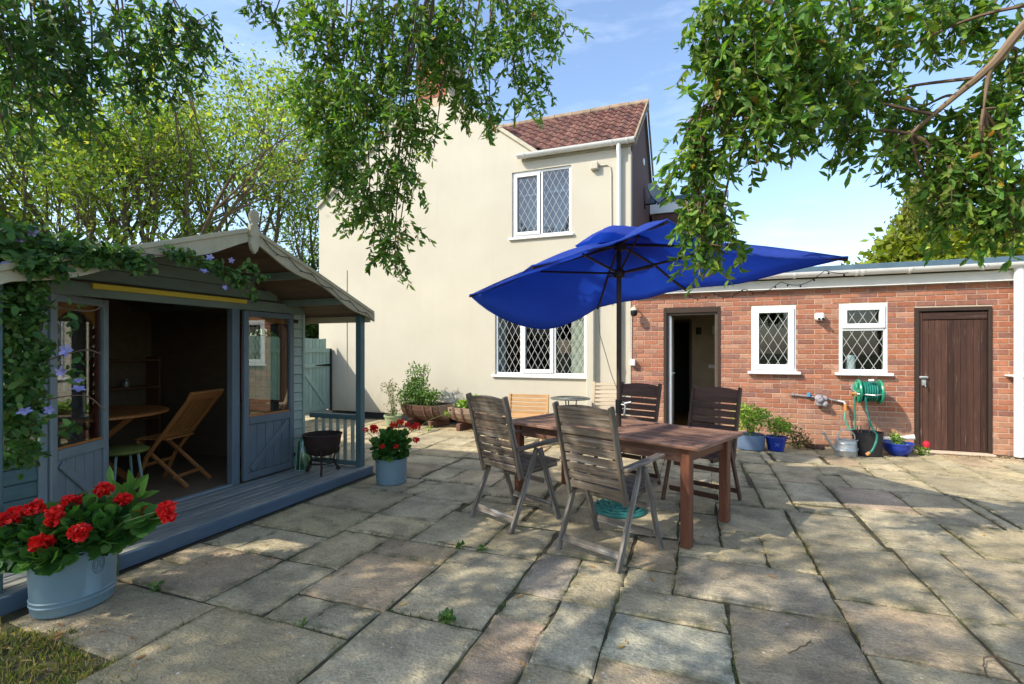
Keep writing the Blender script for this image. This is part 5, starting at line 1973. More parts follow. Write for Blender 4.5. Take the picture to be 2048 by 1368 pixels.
# fire bowl on the veranda
fb = thing('fire_bowl', 'rusty brown iron fire bowl on scrolled legs on the veranda', 'fire bowl', (-3.66, 4.10, FZ), world=True)
bx, by = -3.80, 4.22
m = MB()
m.lathe([(.0, .20), (.11, .20), (.155, .24), (.185, .32), (.198, .41), (.208, .415), (.208, .425), (.19, .425), (.178, .33), (.15, .255), (.10, .22), (0, .215)], bx, by, FZ, 32)
m.build('bowl', M['rust'], fb, smooth=True)
for k in range(3):
    a = 2 * math.pi * k / 3 - .9
    c_, s_ = math.cos(a), math.sin(a)
    prof_ = [(.17, .26), (.195, .24), (.185, .21), (.145, .19), (.13, .13), (.15, .07), (.19, .03), (.205, .012), (.185, -.005 + .012), (.165, .02), (.175, .04)]
    m = MB()
    m.tube([(bx + r_ * c_, by + r_ * s_, FZ + z_) for r_, z_ in prof_], .011, 6)
    m.build('leg', M['rust'], fb)
m = MB()
m.tube([(bx + .14 * math.cos(2 * math.pi * k / 20), by + .14 * math.sin(2 * math.pi * k / 20), FZ + .12) for k in range(20)], .008, 6, closed=True)
m.build('ring', M['rust'], fb)
# green ribbed lantern
gl_ = thing('glass_lantern', 'tall ribbed green glass lantern on the veranda beside the fire bowl', 'lantern', (-4.12, 4.30, FZ), world=True)
lx, ly = -4.10, 4.26
m = MB()
m.lathe([(.085, .0), (.088, .02), (.066, .30), (.052, .33), (.052, .345), (.048, .345), (.048, .33), (.062, .30), (.083, .02), (.083, .004)], lx, ly, FZ, 24)
m.build('shade', M['green_glass'], gl_, smooth=True)
for k in range(10):
    a = 2 * math.pi * k / 10
    m = MB()
    m.tube([(lx + r_ * math.cos(a), ly + r_ * math.sin(a), FZ + z_) for r_, z_ in ((.090, .01), (.069, .30), (.055, .335))], .0032, 5)
    m.build('rib', M['gate_wood'], gl_)
m = MB()
for rr, z in ((.09, .008), (.055, .338)):
    m.tube([(lx + rr * math.cos(2 * math.pi * k / 20), ly + rr * math.sin(2 * math.pi * k / 20), FZ + z) for k in range(20)], .005, 6, closed=True)
m.build('rim', M['gate_wood'], gl_)

# ---------------------------------------------------------------- fixtures on the walls
fl = thing('floodlight', 'small white twin sensor floodlight on the brick wall between the windows', 'floodlight', (1.69, 8.44, 1.90), world=True)
m = MB()
m.box(1.63, 1.755, 8.35, 8.449, 1.855, 1.965, .025)
m.box(1.655, 1.73, 8.32, 8.36, 1.85, 1.90, .012)
m.build('housing', M['white_old'], fl)
m = MB()
for x in (1.672, 1.722):
    m.tube([(x, 8.325, 1.875), (x, 8.298, 1.868)], .017, 10)
m.build('lens', M['iron'], fl)
wlm = thing('wall_lantern', 'dark wall lantern with brass cap at the corner of the brick wall', 'lamp', (-.97, 8.44, 2.05), world=True)
m = MB()
m.tube([(-.985, 8.445, 2.12), (-.985, 8.36, 2.15), (-.985, 8.30, 2.12)], .012, 8)
m.lathe([(0, .05), (.035, .045), (.06, .0), (.062, -.01), (0, -.01)], -.985, 8.30, 2.08, 16)
m.build('bracket', M['render_edge'], wlm, smooth=True)
m = MB()
m.lathe([(0, -.10), (.04, -.09), (.058, -.05), (.055, .0), (0, .0)], -.985, 8.30, 2.07, 16)
m.build('globe', M['iron'], wlm, smooth=True)
sb = MB()
sb.box(-1.06, -.975, 8.36, 8.448, 1.15, 1.255, .008)
sb.tube([(-1.04, 8.435, 2.02), (-1.045, 8.438, 1.26)], .006, 5)
tag(sb.build('socket_box', M['white_old'], None), 'small grey weatherproof socket box near the corner of the brick wall', 'socket')
ds = thing('satellite_dish', 'grey satellite dish on the side wall of the house', 'satellite dish', (-.98, 10.9, 4.75), world=True)
dm = MB()
dp = [(0.0, .07), (.10, .062), (.20, .04), (.28, .0), (.285, -.005), (.28, .012), (.20, .052), (.10, .074), (0, .082)]
aim = Vector((.62, -.42, .35)).normalized()
qm = aim.to_track_quat('Z', 'Y').to_matrix().to_4x4()
qm.translation = Vector((-.80, 10.9, 4.76))
dm.lathe([(r_, -z_) for r_, z_ in dp], 0, 0, 0, 28, M=qm)
dm.build('dish', M['dish'], ds, smooth=True)
m = MB()
m.tube([(-1.07, 10.9, 4.55), (-.85, 10.9, 4.55), (-.82, 10.9, 4.72)], .018, 8)
m.tube([(-.80, 10.88, 4.52), (-.60, 10.74, 4.62), (-.56, 10.7, 4.78)], .012, 6)
m.box(-.60, -.53, 10.66, 10.73, 4.76, 4.84)
m.box(-1.075, -1.05, 10.84, 10.96, 4.48, 4.62)
m.build('bracket', M['iron'], ds)
vm = MB()
vm.lathe([(0, 0), (.07, 0), (.075, .02), (.05, .035), (0, .04)], 0, 0, 0, 16, M=Matrix.Translation((-1.07, 10.55, 5.35)) @ Matrix.Rotation(math.pi / 2, 4, 'Y'))
tag(vm.build('wall_vent', M['white'], None, smooth=True), 'small round white vent high on the side wall of the house', 'vent')

# tap and hose reel
tp_ = thing('garden_tap', 'outside tap wrapped in grey lagging under the left brick-wall window', 'tap', (1.7, 8.44, .70), world=True)
m = MB()
m.tube([(1.36, 8.43, .735), (1.72, 8.415, .705), (1.98, 8.41, .66)], .013, 8)
m.tube([(1.36, 8.43, .735), (1.33, 8.43, .742)], .026, 10)
m.tube([(1.93, 8.41, .67), (2.00, 8.38, .655), (2.01, 8.36, .62)], .02, 8)
m.build('pipe', M['pipe'], tp_, smooth=True)
m = MB()
m.box(1.535, 1.58, 8.39, 8.44, .71, .775, .008)
m.build('valve', M['blue_pl'], tp_)
m = MB()
for k in range(9):
    m.ball((1.72 + R.uniform(-.07, .08), 8.38 + R.uniform(-.03, .03), .66 + R.uniform(-.045, .05)), R.uniform(.04, .065), 9, 6)
m.build('lagging', M['lagging'], tp_, smooth=True)
m = MB()
m.tube([(2.01, 8.36, .63), (2.01, 8.355, .53)], .021, 8)
m.build('connector', M['orange'], tp_)
hr = thing('hose_reel', 'green wall mounted hose reel wound with teal hose below the right window', 'hose reel', (2.25, 8.44, .85), world=True)
hc = Vector((2.25, 8.20, .83))
for sx_ in (-1, 1):
    m = MB()
    Mr = Matrix.Translation(hc + Vector((sx_ * .125, 0, 0))) @ Matrix.Rotation(math.pi / 2, 4, 'Y')
    m.lathe([(0, -.008), (.15, -.008), (.165, -.014), (.172, 0), (.165, .014), (.15, .008), (0, .008)], 0, 0, 0, 32, M=Mr)
    for k in range(6):
        a = 2 * math.pi * k / 6
        m.tube([hc + Vector((sx_ * .135, .05 * math.cos(a), .05 * math.sin(a))), hc + Vector((sx_ * .14, .15 * math.cos(a), .15 * math.sin(a)))], .011, 5)
    m.build('flange', M['green_pl'], hr, smooth=True)
m = MB()
n = 9
pts = []
for k in range(n * 20):
    a = 2 * math.pi * k / 20
    rr = .112 + .004 * math.sin(k * .37)
    pts.append(hc + Vector((-.108 + .216 * k / (n * 20), rr * math.cos(a), rr * math.sin(a))))
m.tube(pts, .0125, 6)
pts = []
for k in range(6 * 20):
    a = 2 * math.pi * k / 20
    pts.append(hc + Vector((.085 - .17 * k / 120, .133 * math.cos(a), .133 * math.sin(a))))
m.tube(pts, .0125, 6)
m.build('wound_hose', M['hose'], hr, smooth=True)
m = MB()
m.tube([hc + Vector((-.12, 0, 0)), hc + Vector((.12, 0, 0))], .095, 16)
m.build('drum', M['green_pl'], hr)
m = MB()
m.tube([hc + Vector((-.15, -.08, -.03)), hc + Vector((.02, -.19, -.035)), hc + Vector((.19, -.08, -.02)), hc + Vector((.19, .24, .03))], .010, 6)
m.tube([hc + Vector((-.15, -.08, -.03)), hc + Vector((-.155, .24, .03))], .010, 6)
m.box(2.10, 2.42, 8.43, 8.449, .76, .92, .006)
m.tube([hc + Vector((-.02, -.10, .16)), hc + Vector((.03, -.13, .165))], .022, 8)
m.build('bracket', M['steel'], hr, smooth=True)
def curve(pts, n=10):
    out = []
    P = [Vector(p) for p in pts]
    P = [P[0] * 2 - P[1]] + P + [P[-1] * 2 - P[-2]]
    for i in range(1, len(P) - 2):
        for k in range(n):
            t = k / n
            a, b, c, d = P[i - 1], P[i], P[i + 1], P[i + 2]
            out.append(.5 * ((2 * b) + (c - a) * t + (2 * a - 5 * b + 4 * c - d) * t * t + (3 * b - a - 3 * c + d) * t ** 3))
    out.append(P[-2])
    return out
hs = thing('garden_hose', 'pale green hose looping from the tap to the reel', 'hose', (2.05, 8.3, .4), world=True)
m = MB()
m.tube(curve([(2.01, 8.355, .54), (2.00, 8.33, .40), (2.05, 8.28, .28), (2.105, 8.26, .30), (2.10, 8.25, .52), (2.09, 8.22, .70), (2.10, 8.19, .78), (2.115, 8.19, .80)]), .0125, 8)
m.build('hose', M['hose_pale'], hs, smooth=True)
m = MB()
m.tube([(2.095, 8.20, .765), (2.10, 8.19, .79)], .019, 8)
m.tube([(2.04, 8.19, .795), (2.115, 8.19, .802)], .02, 8)
m.build('connector', M['orange'], hs)
ht = thing('hose_tail', 'teal hose end with orange nozzle hanging over the black bucket', 'hose', (2.25, 7.9, .2), world=True)
m = MB()
m.tube(curve([(2.18, 8.09, .78), (2.185, 8.05, .60), (2.20, 7.95, .42), (2.20, 7.80, .335), (2.19, 7.66, .31), (2.17, 7.60, .24), (2.12, 7.575, .12), (2.07, 7.565, .075)]), .0135, 8)
m.build('hose', M['hose'], ht, smooth=True)
m = MB()
m.tube([(2.085, 7.567, .085), (2.05, 7.56, .055)], .021, 8)
m.build('nozzle', M['orange'], ht)

# watering can, bucket, pots
wc = thing('watering_can', 'dented galvanised steel watering can beside the black bucket', 'watering can', (1.87, 7.72, 0), world=True)
wx, wy = 1.865, 7.735
m = MB()
m.lathe([(0, 0), (.128, 0), (.132, .006), (.130, .07), (.134, .076), (.130, .082), (.126, .165), (.130, .17), (.126, .176), (.124, .205), (.115, .212), (.085, .212), (.085, .205), (.0, .17)], wx, wy, 0, 30)
m.build('body', M['steel'], wc, smooth=True)
m = MB()
m.tube([(wx - .11, wy - .02, .055), (wx - .19, wy - .07, .16), (wx - .27, wy - .12, .295)], [.028, .018, .013], 10)
m.tube([(wx - .268, wy - .118, .29), (wx - .285, wy - .128, .312)], [.014, .02], 10)
m.build('spout', M['steel'], wc, smooth=True)
m = MB()
m.tube(curve([(wx + .115, wy + .03, .19), (wx + .19, wy + .05, .215), (wx + .20, wy + .05, .15), (wx + .15, wy + .04, .085), (wx + .12, wy + .03, .07)]), .011, 7)
m.tube(curve([(wx - .105, wy - .03, .20), (wx - .07, wy, .31), (wx + .02, wy + .01, .345), (wx + .10, wy + .02, .28), (wx + .11, wy + .03, .20)]), .008, 7)
m.build('handle', M['steel'], wc, smooth=True)
m = MB()
m.lathe([(0.08, .0), (.09, .005), (.09, -.005)], wx, wy, .2, 16)
bk = thing('bucket', 'black plastic bucket with the hose hanging over its rim', 'bucket', (2.15, 7.83, 0), world=True)
kx, ky = 2.145, 7.865
m = MB()
m.lathe([(0, .0), (.145, 0), (.155, .01), (.175, .295), (.182, .30), (.182, .315), (.170, .315), (.166, .29), (.15, .05), (0, .05)], kx, ky, 0, 32)
m.build('pail', M['black_pl'], bk, smooth=True)
m = MB()
for a in (.3, 1.1, 2.0, 2.6):
    m.tube([(kx + .06 * math.cos(a), ky + .06 * math.sin(a), .05), (kx + .12 * math.cos(a), ky + .12 * math.sin(a), .38)], .006, 5)
m.build('sticks', M['twig'], bk)
def lathe_pot(name, x, y, prof, mt, label, cat='planter', group=None, n=32):
    t = thing(name, label, cat, (x, y, 0), group=group)
    m = MB()
    m.lathe(prof, 0, 0, 0, n)
    m.build('pot', mt, t, smooth=True)
    return t
pot1_ = lathe_pot('plant_pot', .70, 7.72, [(0, 0), (.165, 0), (.185, .02), (.195, .20), (.19, .22), (.175, .215), (.17, .17), (0, .17)], M['pot_slate'], 'slate blue tub of bright green herbs against the brick wall')
pot2_ = lathe_pot('plant_pot', 1.03, 7.74, [(0, 0), (.085, 0), (.10, .01), (.135, .18), (.145, .19), (.145, .205), (.13, .205), (.12, .17), (0, .16)], M['pot_blue'], 'cobalt glazed pot with a pale star, right of the slate tub')
m = MB()
for k in range(5):
    a = 2 * math.pi * k / 5 + .3
    m.bar((0, 0, 0), (.035 * math.cos(a), 0, .035 * math.sin(a)), .004, .010, (0, 1, 0))
so = m.build('glaze_star', M['pot_star'], pot2_, basis=Matrix.Translation((.0, -.118, .11)) @ Matrix.Rotation(math.radians(-8), 4, 'X'))
pot3_ = lathe_pot('plant_pot', 2.53, 8.02, [(0, 0), (.09, 0), (.10, .012), (.15, .06), (.172, .12), (.180, .15), (.185, .155), (.185, .17), (.168, .17), (.158, .13), (.0, .12)], M['pot_blue'], 'wide cobalt blue bowl of seedlings left of the brown plank door')
pot4_ = lathe_pot('plant_pot', -5.20, 7.58, [(0, 0), (.11, 0), (.13, .015), (.155, .19), (.17, .195), (.17, .225), (.15, .225), (.14, .18), (0, .17)], M['terracotta'], 'sage green round pot of dry stems at the foot of the cream wall')
m = MB()
m.lathe([(0, -.045), (.03, -.04), (.045, 0), (.035, .035), (.012, .05), (0, .052)], 2.88, 8.12, .145, 14)
ff_o = m.build('flower', M['red_pl'], None, smooth=True)
rf_ = thing('red_flower', 'single red flower on a low leafy plant by the plank door', 'plant', (2.83, 8.12, 0), world=True)
ff_o.parent = rf_
ff_o.matrix_parent_inverse = Matrix.Translation(-Vector(rf_.location))
m = MB()
m.tube([(2.86, 8.13, 0), (2.88, 8.12, .11)], .005, 5)
m.build('stem', M['stem'], rf_)
m = MB()
m.tube([(2.36, 8.30, .165), (2.50, 8.20, .185), (2.73, 8.12, .235)], .028, 12)
m.tube([(2.70, 8.13, .228), (2.75, 8.11, .24)], .034, 12)
tag(m.build('waste_pipe', M['cool_white'], None, smooth=True), 'weathered white plastic waste pipe lying across the bucket and blue bowl', 'pipe')
# rubble by the wall
for k, (x, y, s_) in enumerate(((1.56, 8.10, .07), (1.64, 8.06, .055), (1.50, 8.16, .05))):
    m = MB()
    m.box(-s_, s_, -s_ * .6, s_ * .6, 0, s_ * .9, .012, Matrix.Translation((x, y, 0)) @ Matrix.Rotation(R.uniform(0, 3), 4, 'Z') @ Matrix.Rotation(.25, 4, 'X'))
    tag(m.build('broken_brick', M['side_brick'], None), ('largest', 'middle-sized', 'smallest and rearmost')[k] + ' broken brick at the wall foot left of the watering can', 'brick', 'broken bricks at the wall foot')

# things on the window boards
m = MB()
m.lathe([(0, 0), (.058, 0), (.06, .004), (.06, .236), (.058, .24), (.02, .24), (.02, .235)], 2.12, 8.56, 1.10, 20)
tag(m.build('paper_roll', M['paper'], None, smooth=True), 'white kitchen paper roll behind the right brick-wall window', 'paper roll')
m = MB()
m.box(1.96, 2.54, 8.52, 8.69, 1.06, 1.098)
m.box(.80, 1.39, 8.52, 8.69, 1.06, 1.098)
m.build('window_board', M['white_old'], ext)
for k, (x, h) in enumerate(((1.22, .13), (1.31, .11))):
    m = MB()
    m.lathe([(0, 0), (.04, 0), (.042, .01), (.042, h * .8), (.03, h * .9), (.03, h), (0, h)], x, 8.58, 1.10, 14)
    tag(m.build('glass_jar', M['green_glass'], None, smooth=True), ('taller' if k == 0 else 'shorter') + ' clear jar behind the left brick-wall window', 'jar')
m = MB()
m.box(-2.58, -2.50, 8.56, 8.60, .96, 1.06, .01)
tag(m.build('ornament', M['curtain'], None), 'small cream ornament behind the middle light of the ground floor window', 'ornament')
m = MB()
m.box(-3.6, -1.8, 8.50, 8.74, .90, .955)
m.build('window_board', M['white_old'], house)

# ---------------------------------------------------------------- geranium tubs
def rnd_dir(n, up=0.0):
    d = NR.normal(size=(n, 3))
    d[:, 2] += up
    return d / np.linalg.norm(d, axis=1)[:, None]

def blob_points(n, c, r, shell=.55):
    d = rnd_dir(n)
    q = (shell + (1 - shell) * NR.rand(n, 1)) * np.where(NR.rand(n, 1) < .8, 1, NR.rand(n, 1))
    return np.asarray(c) + d * q * np.asarray(r), d

GER = [(.045, .13, .022), (.065, .18, .028), (.035, .10, .02), (.09, .21, .036)]
def flower_head(p, r, parent, k=46):
    n = k
    P, d = blob_points(n, p, (r, r, r * .85), .75)
    P = P - d * r * .25
    dd = d * .6 + rnd_dir(n) * .8
    cols = tint(n, [(.78, .018, .014), (.68, .010, .010), (.85, .035, .022), (.58, .008, .008)], .12)
    o = leaves('flower_head', P, dd, r * .46, r * .46, cols, M['petal'], parent, LEAF_OVAL, flat=d)
    return o

def geranium(loc, tub, blobs, heads, label, nleaf, ls, hk=46, mul=1.0):
    t = thing('potted_geranium', label, 'potted plant', loc, world=True)
    tub(t)
    P, D = [], []
    for (c, r, n) in blobs:
        p, d = blob_points(int(n * mul), c, r, .5)
        P.append(p)
        D.append(d + np.array([0, 0, .15]) + rnd_dir(len(d)) * .5)
    P, D = np.concatenate(P), np.concatenate(D)
    n = len(P)
    L = ls * (0.75 + .6 * NR.rand(n))
    fl = D * .4 + np.array([.25, -.35, .9])
    leaves('foliage', P - D * .02, D, L, L * .95, tint(n, GER), M['leaf'], t, LEAF_ROUND, flat=fl, pieces=nleaf)
    m = MB()
    for (h, r) in heads:
        b = Vector(blobs[0][0]) + Vector((R.uniform(-.08, .08), R.uniform(-.08, .08), -.08))
        h_ = Vector(h)
        m.tube([b, b.lerp(h_, .55) + Vector((0, 0, .03)), h_], .0035, 5)
    m.build('stem', M['stem'], t)
    for (h, r) in heads:
        flower_head(h, r, t, hk)
    return t

def tub1(t):
    x, y = -3.285, 1.70
    m = MB()
    MM = Matrix.Translation((x, y, 0)) @ Matrix.Rotation(math.radians(0), 4, 'Z') @ Matrix.Diagonal((.74, .86, 1.14, 1))
    m.lathe([(0, .004), (.212, .004), (.217, .012), (.220, .045), (.226, .050), (.220, .055), (.221, .066), (.227, .071), (.221, .076), (.232, .27), (.239, .274), (.243, .283), (.238, .292), (.228, .288), (.225, .24), (0, .23)], 0, 0, 0, 48, M=MM)
    tub = m.build('tub', M['tub'], t, smooth=True)
    m = MB()
    a0 = math.radians(8)
    for k in range(24):
        pass
    def on(u, z, off=.002):
        a = a0 + u / .225
        r_ = .2205 + (z - .076) * (.232 - .221) / .194 + off
        return MM @ Vector((r_ * math.cos(a), r_ * math.sin(a), z))
    m.tube([on(.036 * math.cos(2 * math.pi * k / 28), .205 + .044 * math.sin(2 * math.pi * k / 28)) for k in range(28)], .0022, 5, closed=True)
    m.tube([on(.026 * math.cos(2 * math.pi * k / 24), .205 + .032 * math.sin(2 * math.pi * k / 24)) for k in range(24)], .0014, 5, closed=True)
    m.tube([on(-.012, .185), on(-.004, .224), on(.004, .224), on(.012, .185)], .0016, 4)
    m.tube([on(-.008, .200), on(.008, .200)], .0014, 4)
    m.build('stamp', M['tub_mark'], tub)
H1 = [((-3.43, 1.50, .54), .055), ((-3.38, 1.57, .565), .052), ((-3.48, 1.45, .52), .05), ((-3.21, 1.575, .52), .050), ((-3.15, 1.49, .435), .056), ((-3.01, 1.58, .475), .056), ((-3.29, 1.69, .57), .052), ((-3.24, 1.82, .61), .052), ((-3.08, 1.83, .565), .048), ((-2.87, 1.80, .535), .034), ((-2.66, 1.79, .575), .050), ((-2.655, 1.795, .535), .045), ((-3.19, 1.56, .565), .042)]
geranium((-3.285, 1.70, 0), tub1, [((-3.26, 1.68, .41), (.22, .22, .10), 260), ((-3.44, 1.60, .42), (.13, .16, .11), 90), ((-3.04, 1.74, .42), (.13, .13, .11), 90), ((-3.24, 1.75, .48), (.20, .2, .09), 110), ((-2.84, 1.79, .50), (.09, .05, .05), 26), ((-3.22, 1.52, .34), (.18, .06, .05), 60), ((-3.42, 1.50, .36), (.14, .08, .08), 60)], H1,
         'scarlet geranium in a blue-grey stamped tub at bottom left corner', 300, .068, 110, 1.5)
def tub2(t):
    x, y = -3.07, 4.44
    m = MB()
    m.lathe([(0, .004), (.152, .004), (.157, .012), (.157, .035), (.161, .039), (.157, .043), (.158, .055), (.162, .059), (.158, .063), (.165, .25), (.171, .254), (.173, .262), (.168, .27), (.160, .265), (.158, .22), (0, .21)], x, y, 0, 40)
    m.build('tub', M['tub'], t, smooth=True)
H2 = [((-3.16, 4.25, .615), .040), ((-3.13, 4.22, .60), .05), ((-2.99, 4.36, .63), .048), ((-2.93, 4.40, .655), .042), ((-2.86, 4.42, .635), .036), ((-2.76, 4.45, .62), .048), ((-2.735, 4.40, .485), .042), ((-3.03, 4.22, .43), .030), ((-2.90, 4.27, .43), .030), ((-3.24, 4.22, .585), .034), ((-2.84, 4.47, .59), .035)]
geranium((-3.07, 4.44, 0), tub2, [((-3.06, 4.42, .39), (.205, .20, .17), 330), ((-3.02, 4.40, .47), (.16, .16, .11), 120)], H2,
         'scarlet geranium in a small blue-grey tub beside the veranda post', 0, .058, 70, 1.3)

# leafy plant with long pointed leaflets behind the near tub
pl = thing('peony_plant', 'plant with long pointed bright green leaves behind the near geranium tub', 'plant', (-3.42, 1.98, 0), world=True)
st, P, D, L = MB(), [], [], []
def spray(base, tip, k, ln, spread):
    b, t = Vector(base), Vector(tip)
    st.tube([b, b.lerp(t, .5) + Vector((0, 0, .03)), t], .0035, 5)
    ax = (t - b).normalized()
    side = ax.cross(Vector((.6, -.7, .3))).normalized()
    for i in range(k):
        q = (i / (k - 1) - .5) * 2 if k > 1 else 0
        d = ax * (1 - .35 * abs(q)) + side * q * spread + Vector((0, 0, -.06))
        P.append(tuple(t - ax * .07 * abs(q)))
        D.append(tuple(d))
        L.append(ln * R.uniform(.85, 1.15))
root = (-3.42, 2.0, .30)
for tip, k, ln, sp in (((-3.48, 2.0, .56), 3, .15, .9), ((-3.33, 2.03, .56), 4, .15, 1.0), ((-3.22, 2.02, .52), 4, .145, 1.0), ((-3.26, 1.97, .46), 4, .135, 1.1), ((-3.16, 1.96, .43), 3, .13, .9), ((-3.50, 1.97, .45), 3, .12, 1.2), ((-3.34, 1.98, .47), 3, .13, 1.2)):
    spray(root, tip, k, ln, sp)
st.tube([(-3.42, 2.0, 0), root], .006, 5)
st.build('stem', M['stem'], pl)
P2, D2 = np.array(P), np.array(D)
leaves('foliage', P2, D2, np.array(L), np.array(L) * .36, tint(len(P2), [(.11, .24, .035), (.14, .29, .05), (.09, .20, .03)], .1), M['leaf'], pl, LEAF_LANCE, flat=np.tile(np.array([[.55, -.55, .65]]), (len(P2), 1)), pieces=100)

# ---------------------------------------------------------------- clematis over the summerhouse
cl = thing('clematis', 'purple flowered clematis climbing over left side of the summerhouse roof', 'climber', (-3.7, 1.45, 0), world=True)
CB_ = [((-3.62, 1.60, 1.98), (.18, .18, .20), 400), ((-3.64, 1.60, 1.70), (.16, .16, .24), 420), ((-3.66, 1.62, 1.38), (.16, .15, .24), 380), ((-3.70, 1.63, 1.10), (.15, .14, .20), 240), ((-3.74, 1.66, .85), (.14, .13, .16), 110),
       ((-3.50, 1.78, 2.02), (.10, .16, .10), 150), ((-3.46, 1.98, 2.03), (.08, .16, .08), 120), ((-3.44, 2.12, 2.00), (.06, .12, .08), 70), ((-3.95, 1.45, 2.0), (.25, .25, .22), 200), ((-3.60, 1.35, 2.10), (.25, .22, .14), 200), ((-3.52, 1.72, 1.90), (.08, .10, .10), 60), ((-3.43, 1.62, 1.90), (.04, .14, .07), 95), ((-3.43, 1.86, 1.98), (.035, .13, .06), 75),
       ((-3.43, 2.42, 2.10), (.05, .14, .05), 46), ((-3.42, 2.62, 2.06), (.05, .12, .05), 40), ((-3.42, 2.78, 2.03), (.04, .10, .06), 30), ((-3.42, 2.88, 1.97), (.04, .07, .07), 26), ((-3.42, 2.98, 2.10), (.04, .10, .05), 26), ((-3.42, 3.0, 1.88), (.03, .05, .06), 14), ((-3.42, 3.10, 2.04), (.03, .08, .03), 8),
       ((-3.50, 1.80, 1.60), (.05, .05, .12), 9), ((-3.50, 1.82, 1.30), (.05, .05, .12), 9), ((-3.50, 1.80, .95), (.05, .05, .10), 9)]
P, D = [], []
for (c, r, n) in CB_:
    p, d = blob_points(int(n * 2.0), c, r, .35)
    P.append(p)
    D.append(rnd_dir(int(n * 2.0), -.4))
P, D = np.concatenate(P), np.concatenate(D)
n = len(P)
L = .050 * (.65 + .7 * NR.rand(n))
leaves('foliage', P, D, L, L * .55, tint(n, [(.04, .105, .02), (.06, .14, .03), (.09, .18, .04), (.13, .22, .05)]), M['leaf'], cl, LEAF_OVAL, flat=np.tile(np.array([[.7, -.4, .6]]), (n, 1)), pieces=300)
m = MB()
for pts in ([(-3.72, 1.5, 0), (-3.70, 1.5, .8), (-3.62, 1.48, 1.5), (-3.60, 1.5, 2.0), (-3.48, 1.9, 2.05), (-3.42, 2.3, 2.07), (-3.42, 2.6, 2.09), (-3.42, 2.85, 2.05), (-3.42, 3.1, 2.06)],
            [(-3.42, 2.62, 2.09), (-3.42, 2.8, 2.0), (-3.42, 2.95, 1.93), (-3.42, 3.02, 1.84)], [(-3.78, 1.6, 0), (-3.75, 1.6, .9), (-3.62, 1.7, 1.5), (-3.55, 1.66, 1.9)],
            [(-3.66, 1.6, 1.3), (-3.50, 1.84, 1.42), (-3.46, 1.93, 1.40)], [(-3.66, 1.6, 1.1), (-3.50, 1.84, 1.15), (-3.46, 1.95, 1.05)], [(-3.6, 1.6, 1.7), (-3.48, 1.86, 1.66), (-3.44, 1.93, 1.70)]):
    m.tube(curve(pts, 5), .004, 5)
m.build('stem', M['twig'], cl)
def clem_flower(p, r):
    aim = Vector((.75, -.55, .25)) + Vector((R.uniform(-.5, .5), R.uniform(-.5, .5), R.uniform(-.5, .5)))
    aim.normalize()
    u = aim.orthogonal().normalized()
    w = aim.cross(u)
    k = 5
    D = [tuple((u * math.cos(2 * math.pi * i / k) + w * math.sin(2 * math.pi * i / k)) + aim * .2) for i in range(k)]
    leaves('flower', [p] * k, D, r, r * .62, tint(k, [(.36, .33, .62), (.42, .38, .68), (.30, .27, .55)], .08), M['petal'], cl, LEAF_OVAL, flat=np.tile(np.array([tuple(aim)]), (k, 1)) * 3)
for p, r in (((-3.50, 1.62, 2.09), .036), ((-3.52, 1.57, 2.03), .038), ((-3.52, 1.53, 1.90), .044), ((-3.44, 1.74, 1.42), .045), ((-3.45, 1.72, 1.30), .034), ((-3.44, 1.80, 1.19), .042), ((-3.50, 1.58, 1.08), .04), ((-3.48, 1.68, 1.08), .03),
             ((-3.39, 2.60, 2.11), .032), ((-3.39, 2.55, 2.00), .036), ((-3.39, 2.72, 1.90), .026), ((-3.39, 2.78, 2.12), .026), ((-3.44, 1.80, 1.24), .03)):
    clem_flower(p, r)

# ---------------------------------------------------------------- plants in the pots and barrels
def bush(name, label, cat, base, blobs, cols, ls, ratio, tpl=LEAF_OVAL, stems=10, up=.3, group=None, stemr=.003, mt='leaf'):
    t = thing(name, label, cat, base, group=group, world=True)
    P, D = [], []
    for (c, r, n) in blobs:
        p, d = blob_points(n, c, r, .35)
        P.append(p)
        D.append(d * .6 + rnd_dir(n, up))
    P, D = np.concatenate(P), np.concatenate(D)
    n = len(P)
    L = ls * (.65 + .7 * NR.rand(n))
    leaves('foliage', P, D, L, L * ratio, tint(n, cols), M[mt], t, tpl, flat=np.tile(np.array([[.2, -.5, .8]]), (n, 1)))
    m = MB()
    for k in range(stems):
        c, r, _ = blobs[R.randrange(len(blobs))]
        q = Vector(c) + Vector((R.uniform(-.8, .8) * r[0], R.uniform(-.8, .8) * r[1], R.uniform(0, .9) * r[2]))
        b = Vector(base) + Vector((R.uniform(-.05, .05), R.uniform(-.05, .05), 0))
        m.tube([b, b.lerp(q, .5) + Vector((0, 0, .04)), q], stemr, 5)
    m.build('stem', M['stem'], t)
    return t
LIME = [(.20, .34, .035), (.26, .42, .045), (.15, .27, .03), (.32, .46, .06)]
MID = [(.08, .17, .03), (.12, .23, .04), (.06, .13, .025), (.17, .28, .06)]
bush('herb', 'bright lime green herb filling the slate blue tub', 'plant', (.70, 7.72, .18), [((.70, 7.72, .42), (.26, .20, .20), 620), ((.62, 7.74, .55), (.14, .12, .10), 170), ((.82, 7.74, .50), (.14, .12, .10), 170)], LIME, .040, .55, stems=16)
bush('herb', 'lime green mint spilling over the cobalt star pot', 'plant', (1.03, 7.74, .17), [((1.03, 7.76, .36), (.20, .17, .14), 420), ((1.14, 7.78, .32), (.10, .10, .10), 120)], LIME, .036, .55, stems=12)
